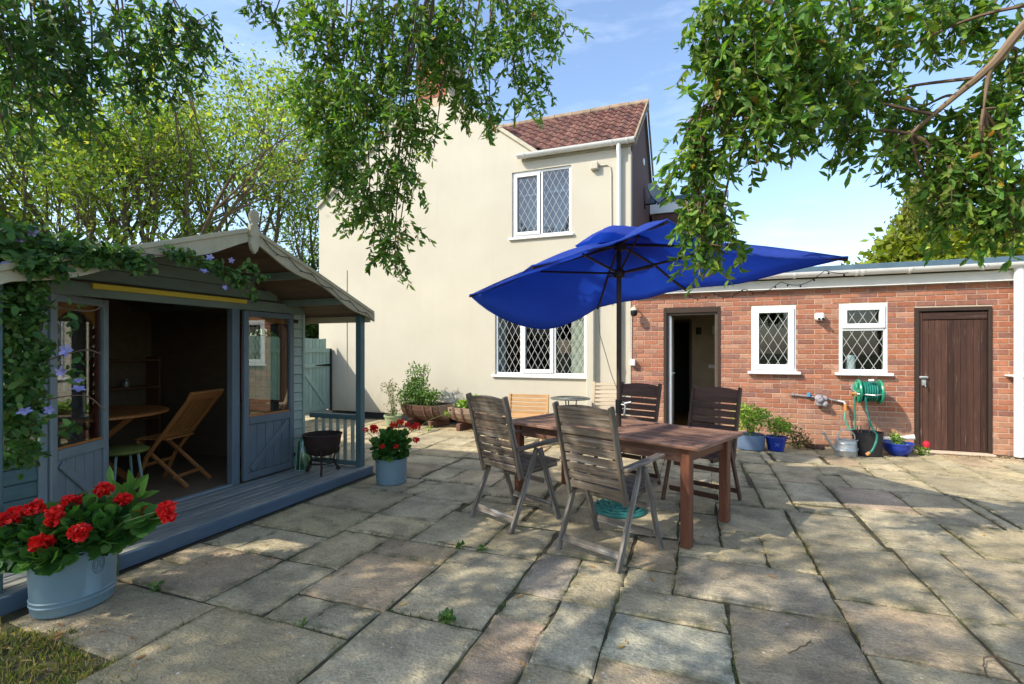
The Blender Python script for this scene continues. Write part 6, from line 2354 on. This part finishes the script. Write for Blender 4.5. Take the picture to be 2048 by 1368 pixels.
bush('withered_plant', 'browning straggly plant at the wall foot right of cobalt star pot', 'plant', (1.33, 8.02, 0), [((1.33, 7.98, .16), (.18, .14, .15), 220), ((1.45, 8.05, .08), (.12, .12, .07), 90), ((1.24, 7.95, .30), (.08, .08, .10), 50)], [(.16, .10, .045), (.11, .10, .03), (.20, .14, .06), (.10, .15, .03)], .034, .5, stems=18)
bush('seedlings', 'pale green seedlings in the wide cobalt blue bowl', 'plant', (2.53, 8.02, .13), [((2.53, 8.02, .20), (.12, .12, .06), 150), ((2.50, 8.05, .24), (.07, .07, .05), 50)], LIME, .036, .45, stems=8)
bush('leafy_plant', 'low green leaves around the single red flower by the plank door', 'plant', (2.84, 8.10, 0), [((2.82, 8.10, .06), (.09, .08, .06), 80)], MID + LIME, .040, .5, stems=5)
bush('tall_plant', 'tall airy green plant in the dark half barrel against the cream wall', 'plant', (-4.90, 8.0, .38), [((-4.98, 7.92, .54), (.36, .22, .25), 1300), ((-4.95, 7.98, .78), (.28, .18, .16), 480), ((-4.62, 7.92, .54), (.24, .18, .15), 480), ((-4.95, 8.0, 1.02), (.26, .14, .14), 90), ((-5.05, 8.0, 1.0), (.14, .10, .14), 36), ((-4.78, 8.0, 1.04), (.14, .1, .16), 36), ((-4.62, 7.85, .34), (.20, .14, .12), 90)], MID, .052, .42, stems=34, up=.1)
bush('dry_plant', 'thin dry pale plant standing in the sage green pot', 'plant', (-5.20, 7.58, .2), [((-5.28, 7.6, .72), (.20, .16, .16), 150), ((-5.22, 7.6, .46), (.16, .14, .18), 70), ((-5.2, 7.58, .28), (.13, .13, .05), 60)], [(.22, .21, .10), (.16, .19, .07), (.30, .20, .11), (.12, .15, .05)], .040, .4, stems=22)
bush('strawberry_plant', 'bushy bright green leaves filling the pale half barrel', 'plant', (-3.62, 7.86, .37), [((-3.85, 7.86, .45), (.22, .20, .08), 170), ((-3.45, 7.86, .45), (.24, .20, .08), 170), ((-3.62, 7.86, .50), (.20, .16, .08), 100)], LIME + MID, .062, .85, stems=14)
bush('trailing_plant', 'pale trailing shoot hanging between two half barrels', 'plant', (-4.12, 7.72, .3), [((-4.12, 7.66, .28), (.05, .05, .05), 22), ((-4.38, 7.45, .05), (.10, .07, .04), 26), ((-4.62, 7.38, .03), (.05, .05, .02), 8)], LIME, .036, .6, stems=3)

# ---------------------------------------------------------------- lawn corner, weeds, moss, dropped leaves
P, D = [], []
n = 30000
x = -4.3 + 2.2 * NR.rand(n)
y = .55 + 1.05 * NR.rand(n)
edge = 1.46 - .10 * np.sin(x * 9) * .4 - np.clip((x + 2.45) * .55, 0, 1)
ok = (y < edge + .02 * NR.normal(size=n)) & ~((x < -3.5) & (y > 1.40))
x, y = x[ok], y[ok]
n = len(x)
P = np.stack([x, y, np.full(n, -.02)], 1)
D = rnd_dir(n, .9)
L = .022 + .034 * NR.rand(n)
go = leaves('grass', P, D, L, .0045, tint(n, [(.26, .24, .05), (.34, .28, .08), (.18, .21, .04), (.42, .33, .13), (.13, .19, .03)]), M['leaf'], None, LEAF_QUAD)
go['kind'] = 'stuff'
P, D = [], []
for (x0, y0, x1, y1, k) in ((-1.60, 2.28, -1.03, 2.27, 50), (-2.50, 1.3, -2.49, 1.97, 70), (-2.5, 1.97, -1.62, 1.97, 60), (-1.61, 2.3, -1.60, 3.15, 50), (-1.02, 2.3, -1.02, 3.3, 80), (-.73, 2.2, -.73, 3.4, 80), (-.43, 2.0, -.43, 3.0, 60), (-.13, 3.0, -.13, 3.9, 80), (.735, 2.6, .735, 4.9, 160), (.15, 2.3, .15, 3.0, 70), (1.29, 3.2, 1.26, 5.2, 60),
                            (-3.2, 1.42, -2.9, 1.55, 120), (-2.62, 2.0, -2.61, 4.1, 60), (.16, 3.6, .16, 4.2, 70), (-3.0, 1.95, -3.0, 1.96, 14)):
    for q in range(k):
        t = R.random()
        P.append((x0 + (x1 - x0) * t + R.gauss(0, .006), y0 + (y1 - y0) * t + R.gauss(0, .006), -.018))
n = len(P)
mo = leaves('moss', np.array(P), rnd_dir(n, .8), .012 + .018 * NR.rand(n), .008, tint(n, [(.07, .12, .02), (.12, .16, .03), (.18, .17, .05)]), M['leaf'], None, LEAF_OVAL)
mo['kind'] = 'stuff'
for k, (x, y, n, s, lab) in enumerate(((-1.235, 2.285, 46, .034, 'leafy green weed in the joint of the centre foreground flags'), (-1.60, 3.16, 26, .026, 'small weed in a joint left of the nearest chair'), (-1.43, 3.17, 20, .024, 'tiny weed in a joint close to the left chair leg'), (-1.91, 1.97, 12, .022, 'tiny bright weed at a four-way flag joint at lower left'), (-3.02, 1.97, 16, .030, 'upright weed in the joint beside the near geranium tub'), (-3.52, 1.36, 60, .045, 'clump of green weeds left of the near geranium tub'))):
    bush('weed', lab, 'weed', (x, y, -.018), [((x, y, .012), (.05 if n > 30 else .03, .03, .014), n)], MID, s, .55, stems=3, group='weeds in the paving joints', stemr=.0015)
DL = [(.42, .22, .06), (.52, .30, .09), (.36, .17, .06), (.50, .36, .14), (.40, .30, .10)]
lm = []
for k in range(5):
    t_, f_ = LEAF_LANCE
    v = [(p[0] * .055, p[1] * .019, p[2] * .04 + .004 + .006 * math.sin(p[0] * 3 + k)) for p in t_]
    me = bpy.data.meshes.new('fallen_leaf')
    me.from_pydata(v, [], f_)
    lm.append(me)
known = [(-.76, 2.10, 'long tan leaf on the pinkish flag'), (-.69, 2.02, 'yellow-brown leaf beside the pinkish flag'), (-1.53, 2.36, 'tan leaf on the large flag left of centre'), (-.36, 2.36, 'brown leaf on the blue-grey flag'), (.46, 3.42, 'ochre leaf on a dark flag right of the near table leg'), (.01, 4.0, 'ochre leaf under the table end'), (-.03, 3.86, 'ochre leaf beside the near table leg'), (-2.06, 2.52, 'tan leaf on the flags below the fire bowl'), (-.62, 3.17, 'dark brown leaf behind the near chair foot'), (-.25, 3.12, 'tan leaf right of the near chair foot')]
for (x, y, lab) in known:
    o = link_mesh('fallen_leaf', R.choice(lm), M['dry_leaf'], None, Matrix.Translation((x, y, .002)) @ Matrix.Rotation(R.uniform(0, 6.3), 4, 'Z'), R.choice(DL))
    tag(o, lab, 'leaf', 'fallen leaves on the patio')
LAB = 'small dry eucalyptus leaf lying on the paving flags'
for k in range(120):
    if k < 34:
        x, y = R.uniform(-3.3, -2.2), R.uniform(1.15, 1.62)
        lab = 'dry leaf among the grass and weeds at the lawn corner'
    elif k < 60:
        x, y, lab = R.uniform(-3.42, -2.6), R.uniform(2.0, 4.4), 'dry leaf on the flags along the veranda edge'
    elif k < 82:
        x, y, lab = R.uniform(.5, 3.9), R.uniform(8.0, 8.32), 'dry leaf gathered along the foot of the brick wall'
    else:
        x, y, lab = R.uniform(-2.4, 3.0), R.uniform(2.0, 6.5), LAB
    o = link_mesh('fallen_leaf', R.choice(lm), M['dry_leaf'], None, Matrix.Translation((x, y, .003)) @ Matrix.Rotation(R.uniform(0, 6.3), 4, 'Z') @ Matrix.Scale(R.uniform(.5, 1.0), 4), R.choice(DL))
    tag(o, lab, 'leaf', 'fallen leaves on the patio')
# fine litter along the brick wall
n = 2600
P = np.stack([-.4 + 4.4 * NR.rand(n), 8.40 - .34 * NR.rand(n) ** 1.6, np.full(n, .0)], 1)
P = P[(P[:, 0] > .4) | (P[:, 1] > 8.2)]
n = len(P)
li = leaves('leaf_litter', P, rnd_dir(n) * np.array([1, 1, .25]), .010 + .016 * NR.rand(n), .012, tint(n, [(.42, .33, .22), (.50, .40, .28), (.30, .22, .13), (.36, .22, .12)]), M['leaf'], None, LEAF_QUAD)
li['kind'] = 'stuff'
# a twig or two
for pts, lab in (([(.405, 2.60, .006), (.47, 2.66, .02), (.52, 2.74, .008)], 'forked dry twig on the large foreground flag'), ([(1.18, 2.72, .006), (1.20, 2.80, .02), (1.27, 2.86, .03), (1.40, 2.84, .006)], 'curved dark twig at right foreground'), ([(-1.80, 3.20, .004), (-1.66, 3.17, .008), (-1.52, 3.18, .004)], 'thin twig across two flags left of the nearest chair')):
    m = MB()
    m.tube([p + Vector((R.gauss(0, .004), R.gauss(0, .004), 0)) for p in curve(pts, 5)], .0032, 5)
    tag(m.build('twig', M['twig'], None), lab, 'twig')

# ---------------------------------------------------------------- trees beyond the garden
def grow(m, p, d, length, r, depth, tips, spread=.5, upw=.25, kids=3, seg=4):
    pts, rs = [Vector(p)], [r]
    q, dd = Vector(p), Vector(d).normalized()
    for k in range(seg):
        dd = (dd + Vector((R.gauss(0, .10), R.gauss(0, .10), R.gauss(0, .06) + upw * .12))).normalized()
        q = q + dd * length / seg
        pts.append(q.copy())
        rs.append(r * (1 - .45 * (k + 1) / seg))
    m.tube(pts, rs, 7 if r > .03 else 4, cap=False)
    if depth == 0:
        tips.append((q.copy(), dd.copy()))
        tips.append((pts[-2].copy(), dd.copy()))
        return
    tips.append((q.copy(), dd.copy()))
    for k in range(kids):
        t = R.uniform(.45, 1.0) if k else 1.0
        i = min(seg, max(1, int(round(t * seg))))
        a = R.uniform(0, 6.28)
        u = dd.orthogonal().normalized()
        u = (Quaternion(dd, a) @ u)
        nd = (dd + u * R.uniform(.5, 1.2) * spread * 1.6 + Vector((0, 0, upw))).normalized()
        grow(m, pts[i], nd, length * R.uniform(.62, .82), rs[i] * .68, depth - 1, tips, spread, upw, kids, seg)

def tree(name, label, x, y, h, cols, dirs, r=.13, depth=3, leaf=.115, per=36, blob=.42, mt='leaf_tree', spread=.45, upw=.25, trunk_h=.36, group=None, ratio=.55, kids=4, drop=-.2):
    t = thing(name, label, 'tree', (x, y, 0), group=group, world=True)
    m = MB()
    tips = []
    for d in dirs:
        grow(m, (x + R.uniform(-.1, .1), y + R.uniform(-.1, .1), -.1), d, h * trunk_h, r, depth, tips, spread, upw, kids, 5)
    m.build('trunk', M['bark'], t, smooth=True)
    P, D = [], []
    for (q, dd) in tips:
        k = max(3, int(per * R.uniform(.5, 1.5)))
        g = NR.normal(size=(k, 3)) * blob * np.array([1, 1, .75]) * R.uniform(.5, 1.1)
        P.append(np.array(q) + g)
        D.append(rnd_dir(k, drop))
    P, D = np.concatenate(P), np.concatenate(D)
    n = len(P)
    L = leaf * (.6 + .8 * NR.rand(n))
    leaves('crown', P, D, L, L * ratio, tint(n, cols, .22), M[mt], t, LEAF_QUAD)
    return t
ASH = [(.20, .31, .05), (.26, .37, .065), (.15, .25, .045), (.33, .42, .08), (.40, .45, .09)]
G = 'airy trees behind the summerhouse'
tree('ash_tree', 'slender ash tree behind left slope of the summerhouse roof', -15.0, 8.3, 10.6, ASH, [(0, 0, 1), (.25, .3, 1)], .17, group=G)
tree('ash_tree', 'twin stemmed ash tree behind middle of the summerhouse roof', -14.2, 9.7, 11.2, ASH, [(0, 0, 1), (-.22, -.15, 1)], .18, group=G)
tree('ash_tree', 'straight ivy-clad ash tree left of the finial', -14.2, 11.0, 11.6, ASH, [(0.05, 0, 1)], .23, kids=4, group=G)
tree('ash_tree', 'tall ash tree behind the finial with yellow-green crown', -13.4, 12.4, 12.2, ASH, [(0, 0.05, 1), (.2, .2, 1)], .18, group=G)
tree('ash_tree', 'leaning many-stemmed tree at far left edge', -13.9, 7.4, 9.0, ASH, [(-.62, -.24, 1), (-.95, -.36, 1), (-.35, -.12, 1), (-1.1, -.5, .8)], .13, spread=.35, group=G)
tree('ash_tree', 'ash tree close to the left corner of the cream house', -12.6, 13.6, 10.5, ASH, [(0, 0, 1), (.2, .1, 1)], .12, group=G)
DARK = [(.035, .075, .02), (.05, .10, .025), (.07, .13, .03), (.10, .17, .03)]
def mass(name, label, cat, base, blobs, cols, leaf, group=None, ratio=.6, mt='leaf_tree', stem_r=.06):
    t = thing(name, label, cat, base, group=group, world=True)
    m = MB()
    for (c, r, n) in blobs:
        b = Vector(base)
        q = Vector(c)
        m.tube([b, b.lerp(q, .5) + Vector((R.uniform(-.2, .2), R.uniform(-.2, .2), 0)), q], [stem_r, stem_r * .6, stem_r * .25], 6, cap=False)
    m.build('trunk', M['bark'], t)
    P, D = [], []
    for (c, r, n) in blobs:
        sub = 14
        cc, _ = blob_points(sub, c, r, .6)
        for q in range(sub):
            k = n // sub
            p, d = blob_points(k, cc[q], np.asarray(r) * .42, .3)
            P.append(p)
            D.append(d * .5 + rnd_dir(k, -.2))
    P, D = np.concatenate(P), np.concatenate(D)
    n = len(P)
    L = leaf * (.6 + .8 * NR.rand(n))
    leaves('crown', P, D, L, L * ratio, tint(n, cols, .25), M[mt], t, LEAF_QUAD)
    return t
mass('laurel', 'dark dense evergreen bush against the left corner of the house', 'bush', (-11.2, 12.2, 0), [((-11.2, 12.2, 2.2), (1.3, 1.3, 2.2), 4200), ((-10.6, 12.5, 3.6), (1.0, 1.0, 1.4), 1800)], DARK, .13)
mass('hedge', 'long dark green hedge beyond the fence', 'hedge', (-13.5, 8.0, 0), [((-13.6 + .3 * k, 3.5 + 1.6 * k, 1.5), (1.3, 1.3, 1.7), 2300) for k in range(6)], DARK + ASH[:2], .13)
GOLD = [(.24, .30, .03), (.30, .36, .045), (.18, .24, .025), (.36, .40, .06)]
mass('golden_conifer', 'bright yellow-green conifer hedge rising behind the extension roof at right', 'hedge', (6.6, 16.5, 0), [((5.6, 16.8, 2.4), (1.4, 1.2, 2.3), 6000), ((7.3, 16.0, 2.6), (1.5, 1.2, 2.5), 7000), ((9.4, 15.2, 2.9), (1.6, 1.2, 2.6), 6000), ((11.5, 14.2, 3.2), (1.6, 1.2, 2.6), 3000)], GOLD, .22)
mass('golden_tree', 'small golden-leaved tree seen behind the satellite dish', 'tree', (-1.6, 22.0, 0), [((-2.0, 22.0, 6.9), (.45, .5, 1.6), 1100), ((-1.5, 22, 5.9), (.8, .6, .9), 900), ((-.6, 22.0, 5.6), (.9, .6, .9), 1000)], GOLD, .15)
# weeping birch
wb = thing('weeping_birch', 'weeping birch with hanging yellow-green strands beyond the extension roof', 'tree', (6.0, 17.5, 0), world=True)
m = MB()
tips = []
m.tube([(6.3, 17.5, 0), (6.32, 17.5, 3), (6.3, 17.5, 5.4), (6.28, 17.5, 6.6)], [.13, .11, .07, .03], 9)
m.build('trunk', M['bark'], wb, smooth=True)
P, D = [], []
for k in range(46):
    a = R.uniform(0, 6.28)
    rr = R.uniform(.1, .95)
    x0, y0, z0 = 6.3 + rr * math.cos(a), 17.5 + rr * math.sin(a), 6.6 - rr * .7 + R.uniform(-.5, .3)
    ln = R.uniform(1.2, 2.6)
    for q in range(150):
        t = R.random()
        P.append((x0 + R.gauss(0, .07) + .15 * t * math.cos(a), y0 + R.gauss(0, .07), z0 - ln * t))
        D.append((R.gauss(0, .4), R.gauss(0, .4), -1))
n = len(P)
leaves('crown', np.array(P), np.array(D), .13, .06, tint(n, [(.14, .18, .03), (.20, .22, .04), (.10, .14, .025), (.26, .25, .06)], .2), M['leaf_tree'], wb, LEAF_QUAD)
mass('side_hedge', 'green hedge past the right end of the brick extension', 'hedge', (4.75, 8.6, 0), [((4.75, 8.7, .9), (.45, .6, .9), 1800), ((4.7, 8.8, 2.0), (.4, .5, .6), 1000)], MID, .06, stem_r=.03)

# ---------------------------------------------------------------- the overhanging eucalyptus trees
BL_LEFT =[
  (-4.18,1.84,3.62,0.29,16),(-4.15,2.06,3.65,0.31,16),(-4.15,1.85,3.26,0.26,12),(-4.17,2.16,3.39,0.25,10),(-4.12,2.39,3.92,0.30,12),
  (-4.01,2.65,4.02,0.30,11),(-3.85,2.82,4.00,0.18,7),(-4.13,2.50,3.64,0.29,9),(-4.04,2.75,3.67,0.25,7),(-4.45,2.37,3.27,0.16,5),
  (-4.34,1.99,3.11,0.21,7),(-4.21,1.82,2.77,0.13,3),(-4.33,2.64,3.45,0.16,4),(-3.90,2.90,3.81,0.13,3),(-4.53,2.45,3.17,0.07,2),
  (-4.82,2.24,3.50,0.35,8),(-3.68,3.31,4.51,0.16,4),(-3.58,3.35,4.40,0.10,2),(-3.98,1.70,3.33,0.18,8),
]
BL_CENTRE =[
  (-3.10,3.74,4.43,0.35,12),(-2.77,3.98,4.55,0.38,14),(-2.32,4.15,4.60,0.38,14),(-1.91,4.41,4.66,0.39,13),(-1.49,4.57,4.66,0.34,10),
  (-1.29,4.75,4.63,0.20,4),(-3.24,3.69,4.10,0.33,12),(-2.88,3.83,4.06,0.38,14),(-2.53,3.96,4.10,0.38,14),(-2.14,4.22,4.21,0.34,11),
  (-1.77,4.46,4.22,0.29,8),(-1.57,4.64,4.08,0.20,5),(-1.66,4.61,3.83,0.18,4),(-1.91,4.41,3.73,0.20,5),(-2.14,4.32,3.88,0.22,6),
  (-3.25,3.58,3.68,0.28,10),(-2.99,3.68,3.59,0.32,12),(-2.65,3.81,3.63,0.32,11),(-2.49,3.98,3.54,0.21,5),(-3.16,3.61,3.31,0.25,8),
  (-2.91,3.71,3.22,0.30,10),(-2.66,3.91,3.26,0.26,8),(-3.04,3.66,2.94,0.23,7),(-2.82,3.74,2.85,0.25,8),(-2.62,3.93,2.97,0.21,6),
  (-2.84,3.84,2.60,0.20,5),(-2.68,4.01,2.57,0.15,4),(-2.81,3.96,2.36,0.15,3),(-2.72,3.99,2.26,0.10,2),(-3.46,3.61,3.92,0.16,4),
  (-2.31,4.04,3.40,0.12,2),(-3.41,3.63,4.43,0.19,4),(-3.50,3.59,4.62,0.19,4),(-2.49,4.30,4.43,0.28,10),(-2.56,4.27,4.63,0.30,10),
  (-2.41,4.32,4.13,0.14,3),
]
BL_RIGHT =[
  (0.21,3.18,3.38,0.24,11),(0.44,3.16,3.26,0.26,13),(0.12,3.15,3.15,0.21,9),(0.33,3.12,3.00,0.26,13),(0.60,3.22,3.06,0.23,12),
  (0.10,3.14,2.88,0.19,8),(0.28,3.10,2.74,0.23,11),(0.54,3.31,2.79,0.21,8),(0.74,3.38,2.85,0.18,7),(0.01,3.21,2.68,0.14,6),
  (-0.01,3.20,2.50,0.14,6),(0.01,3.21,2.28,0.13,6),(0.03,3.22,2.13,0.12,5),(0.10,3.25,2.04,0.11,3),(0.01,3.21,1.92,0.04,1),
  (0.88,3.54,3.39,0.21,9),(1.13,3.64,3.45,0.21,9),(1.44,3.86,3.55,0.22,9),(1.68,3.95,3.52,0.19,6),(1.08,3.73,3.23,0.19,6),
  (1.02,3.70,2.98,0.17,5),(0.88,3.54,2.71,0.11,4),(1.27,3.91,2.93,0.18,6),(1.35,3.83,2.69,0.19,7),(1.54,3.79,2.71,0.18,8),
  (1.68,3.74,2.79,0.18,8),(1.62,3.72,2.49,0.19,9),(1.45,3.76,2.41,0.17,7),(1.62,3.82,2.25,0.17,7),(1.76,3.77,2.34,0.15,6),
  (1.38,3.84,2.55,0.13,4),(1.73,3.76,3.06,0.13,5),(1.76,3.77,2.14,0.12,4),(1.50,3.88,2.25,0.11,3),(0.13,3.26,2.22,0.07,2),
  (1.20,3.77,2.66,0.10,3),(0.24,3.19,2.58,0.09,3),
]

EUC_D = [(.06, .15, .038), (.085, .185, .045), (.05, .12, .038), (.12, .22, .05), (.09, .15, .06)]
EUC_L = [(.09, .20, .034), (.12, .245, .042), (.068, .155, .034), (.18, .30, .05), (.25, .35, .06)]
def euc(name, label, base, trunk_pts, trunk_r, groups, limbs):
    t = thing(name, label, 'tree', base, world=True)
    m = MB()
    m.tube(curve(trunk_pts, 6), [trunk_r * (1 - .6 * k / (6 * (len(trunk_pts) - 1))) for k in range(6 * (len(trunk_pts) - 1) + 1)], 12)
    for pts, r in limbs:
        c_ = curve(pts, 6)
        m.tube(c_, [r * (1 - .75 * k / (len(c_) - 1)) for k in range(len(c_))], 8)
    m.build('trunk', M['bark_euc'], t, smooth=True)
    P, D, L, Wd, Cc, Fl = [], [], [], [], [], []
    tw = MB()
    limb_pts = [p for pts, r in limbs for p in curve(pts, 6)]
    for gi, (blobs, *_r) in enumerate(groups):
        for (bx_, by_, bz_, br, k) in blobs:
            c_ = Vector((bx_, by_, bz_))
            q = min(limb_pts, key=lambda p: (p - c_).length + (1.5 if p.z < c_.z else 0))
            mid = q.lerp(c_, .55) + Vector((R.gauss(0, .05), R.gauss(0, .05), .12 * (q - c_).length))
            m2 = curve([q, mid, c_, c_ + Vector((R.gauss(0, .1), R.gauss(0, .1), -br * .9))], 5)
            tw.tube(m2, [.011 * (1 - .85 * j / (len(m2) - 1)) for j in range(len(m2))], 5, cap=False)
    for (blobs, cols, ll, lw, per, tlen, mul) in groups:
        for (bx_, by_, bz_, br, k) in blobs:
            for q in range(max(1, int(k * mul))):
                d = Vector((R.gauss(0, 1), R.gauss(0, 1), R.gauss(0, 1))).normalized() * br * (R.random() ** .45)
                p = Vector((bx_, by_, bz_)) + d + Vector((0, 0, tlen * .4))
                ax = Vector((R.gauss(0, .75), R.gauss(0, .75), -1)).normalized()
                pts = [p]
                for s in range(4):
                    ax = (ax + Vector((R.gauss(0, .12), R.gauss(0, .12), -.12))).normalized()
                    pts.append(pts[-1] + ax * tlen / 4 * R.uniform(.7, 1.2))
                tw.tube(pts, [.0030, .0026, .0022, .0018, .0012], 3, cap=False)
                shade = R.uniform(.72, 1.25)
                nl = int(per * R.uniform(.7, 1.3))
                for j in range(nl):
                    f = (j + R.random()) / nl * 3.999
                    i = int(f)
                    o = pts[i].lerp(pts[i + 1], f - i)
                    dd = (pts[i + 1] - pts[i]).normalized() * .6 + Vector((R.gauss(0, .70), R.gauss(0, .70), R.gauss(-.12, .5)))
                    P.append(tuple(o))
                    D.append(tuple(dd))
                    s_ = R.uniform(.65, 1.25)
                    L.append(ll * s_)
                    Wd.append(lw * s_ * R.uniform(.85, 1.15))
                    c = R.choice(cols)
                    if R.random() < .012:
                        c = (.38, .22, .04)
                    Cc.append(tuple(a * shade * R.uniform(.88, 1.12) for a in c))
    tw.build('twigs', M['twig'], t, stuff=True)
    leaves('crown', P, D, L, Wd, np.array(Cc), M['leaf_euc'], t, LEAF_LANCE, pieces=300)
    return t
def canopy_blobs(n, x0, x1, y0, y1, z0, z1, r, k, seed):
    """Foliage masses of the crown above and behind us; whatever would dip below the view's top edge is left out."""
    q = random.Random(seed)
    out = []
    s, c = math.sin(math.radians(TH)), math.cos(math.radians(TH))
    while len(out) < n:
        x, y, z = q.uniform(x0, x1), q.uniform(y0, y1), q.uniform(z0, z1)
        dep = -x * s + y * c
        if dep > -.2 and z - r - .25 < 1.43 + .735 * (dep + r) + .12:
            z = 1.43 + .735 * (dep + r) + .40 + r + q.uniform(0, .5)
        out.append((x, y, z, r, k))
    return out
SH = []
SH += canopy_blobs(72, -8.0, -3.3, -3.6, .8, 3.4, 5.6, .55, 17, 3)
SH += canopy_blobs(13, -3.2, -1.2, -3.4, .2, 3.6, 5.6, .50, 14, 5)
SH += canopy_blobs(8, -7.4, -5.6, .2, 1.6, 3.8, 5.0, .48, 14, 9)
e1 = euc('eucalyptus_tree', 'grey-green eucalyptus drooping over patio from top left and top centre', (-4.6, -2.6, 0),
    [(-4.6, -2.6, -.1), (-4.5, -2.5, 1.6), (-4.4, -2.3, 3.0), (-4.3, -2.0, 4.6), (-4.2, -1.8, 6.0)], .22,
    [(BL_LEFT, EUC_D, .076, .028, 19, .32, 1.7), (BL_CENTRE, EUC_L, .074, .030, 19, .30, 2.7), (SH, EUC_D, .12, .040, 13, .5, 1.0)],
    [([(-4.4, -2.3, 3.0), (-4.6, -.6, 4.2), (-4.5, 1.0, 4.7), (-4.3, 2.4, 4.9)], .09), ([(-4.35, -2.1, 4.0), (-4.2, .4, 5.2), (-3.6, 2.6, 5.4), (-2.9, 4.0, 5.2)], .10),
     ([(-3.6, 2.6, 5.4), (-2.6, 3.9, 5.2), (-1.8, 4.4, 5.05)], .05), ([(-4.4, -2.3, 3.4), (-5.6, -1.4, 4.4), (-6.8, -.6, 4.8)], .08)])
SH2 = canopy_blobs(12, .6, 4.2, -1.6, 2.2, 3.4, 5.0, .42, 14, 15) + canopy_blobs(6, -1.2, .8, -2.2, .6, 3.6, 4.8, .40, 9, 17)
e2 = euc('eucalyptus_tree', 'broader leaved eucalyptus hanging into view at top right', (4.9, .6, 0),
    [(4.9, .6, -.1), (4.8, .8, 1.6), (4.6, 1.1, 3.0), (4.4, 1.3, 4.4), (4.2, 1.4, 5.6)], .2,
    [(BL_RIGHT, EUC_L, .066, .030, 18, .27, 3.1), (SH2, EUC_D, .11, .042, 12, .45, 1.0)],
    [([(4.6, 1.1, 3.0), (3.2, 2.3, 3.6), (2.2, 3.0, 3.5), (1.72, 3.36, 3.24), (1.55, 3.53, 3.03), (1.43, 3.64, 2.93), (1.25, 3.75, 2.78)], .048),
     ([(1.55, 3.53, 3.03), (1.54, 3.56, 2.93), (1.53, 3.57, 2.80)], .016), ([(4.55, 1.15, 3.4), (2.6, 2.2, 4.2), (1.0, 2.9, 3.9), (.35, 3.15, 3.55)], .05), ([(4.55, 1.15, 3.6), (3.2, .2, 4.4), (1.6, -.4, 4.6)], .05),
     ([(.6, 3.05, 3.7), (.15, 3.18, 3.35), (.03, 3.2, 2.9)], .014)])
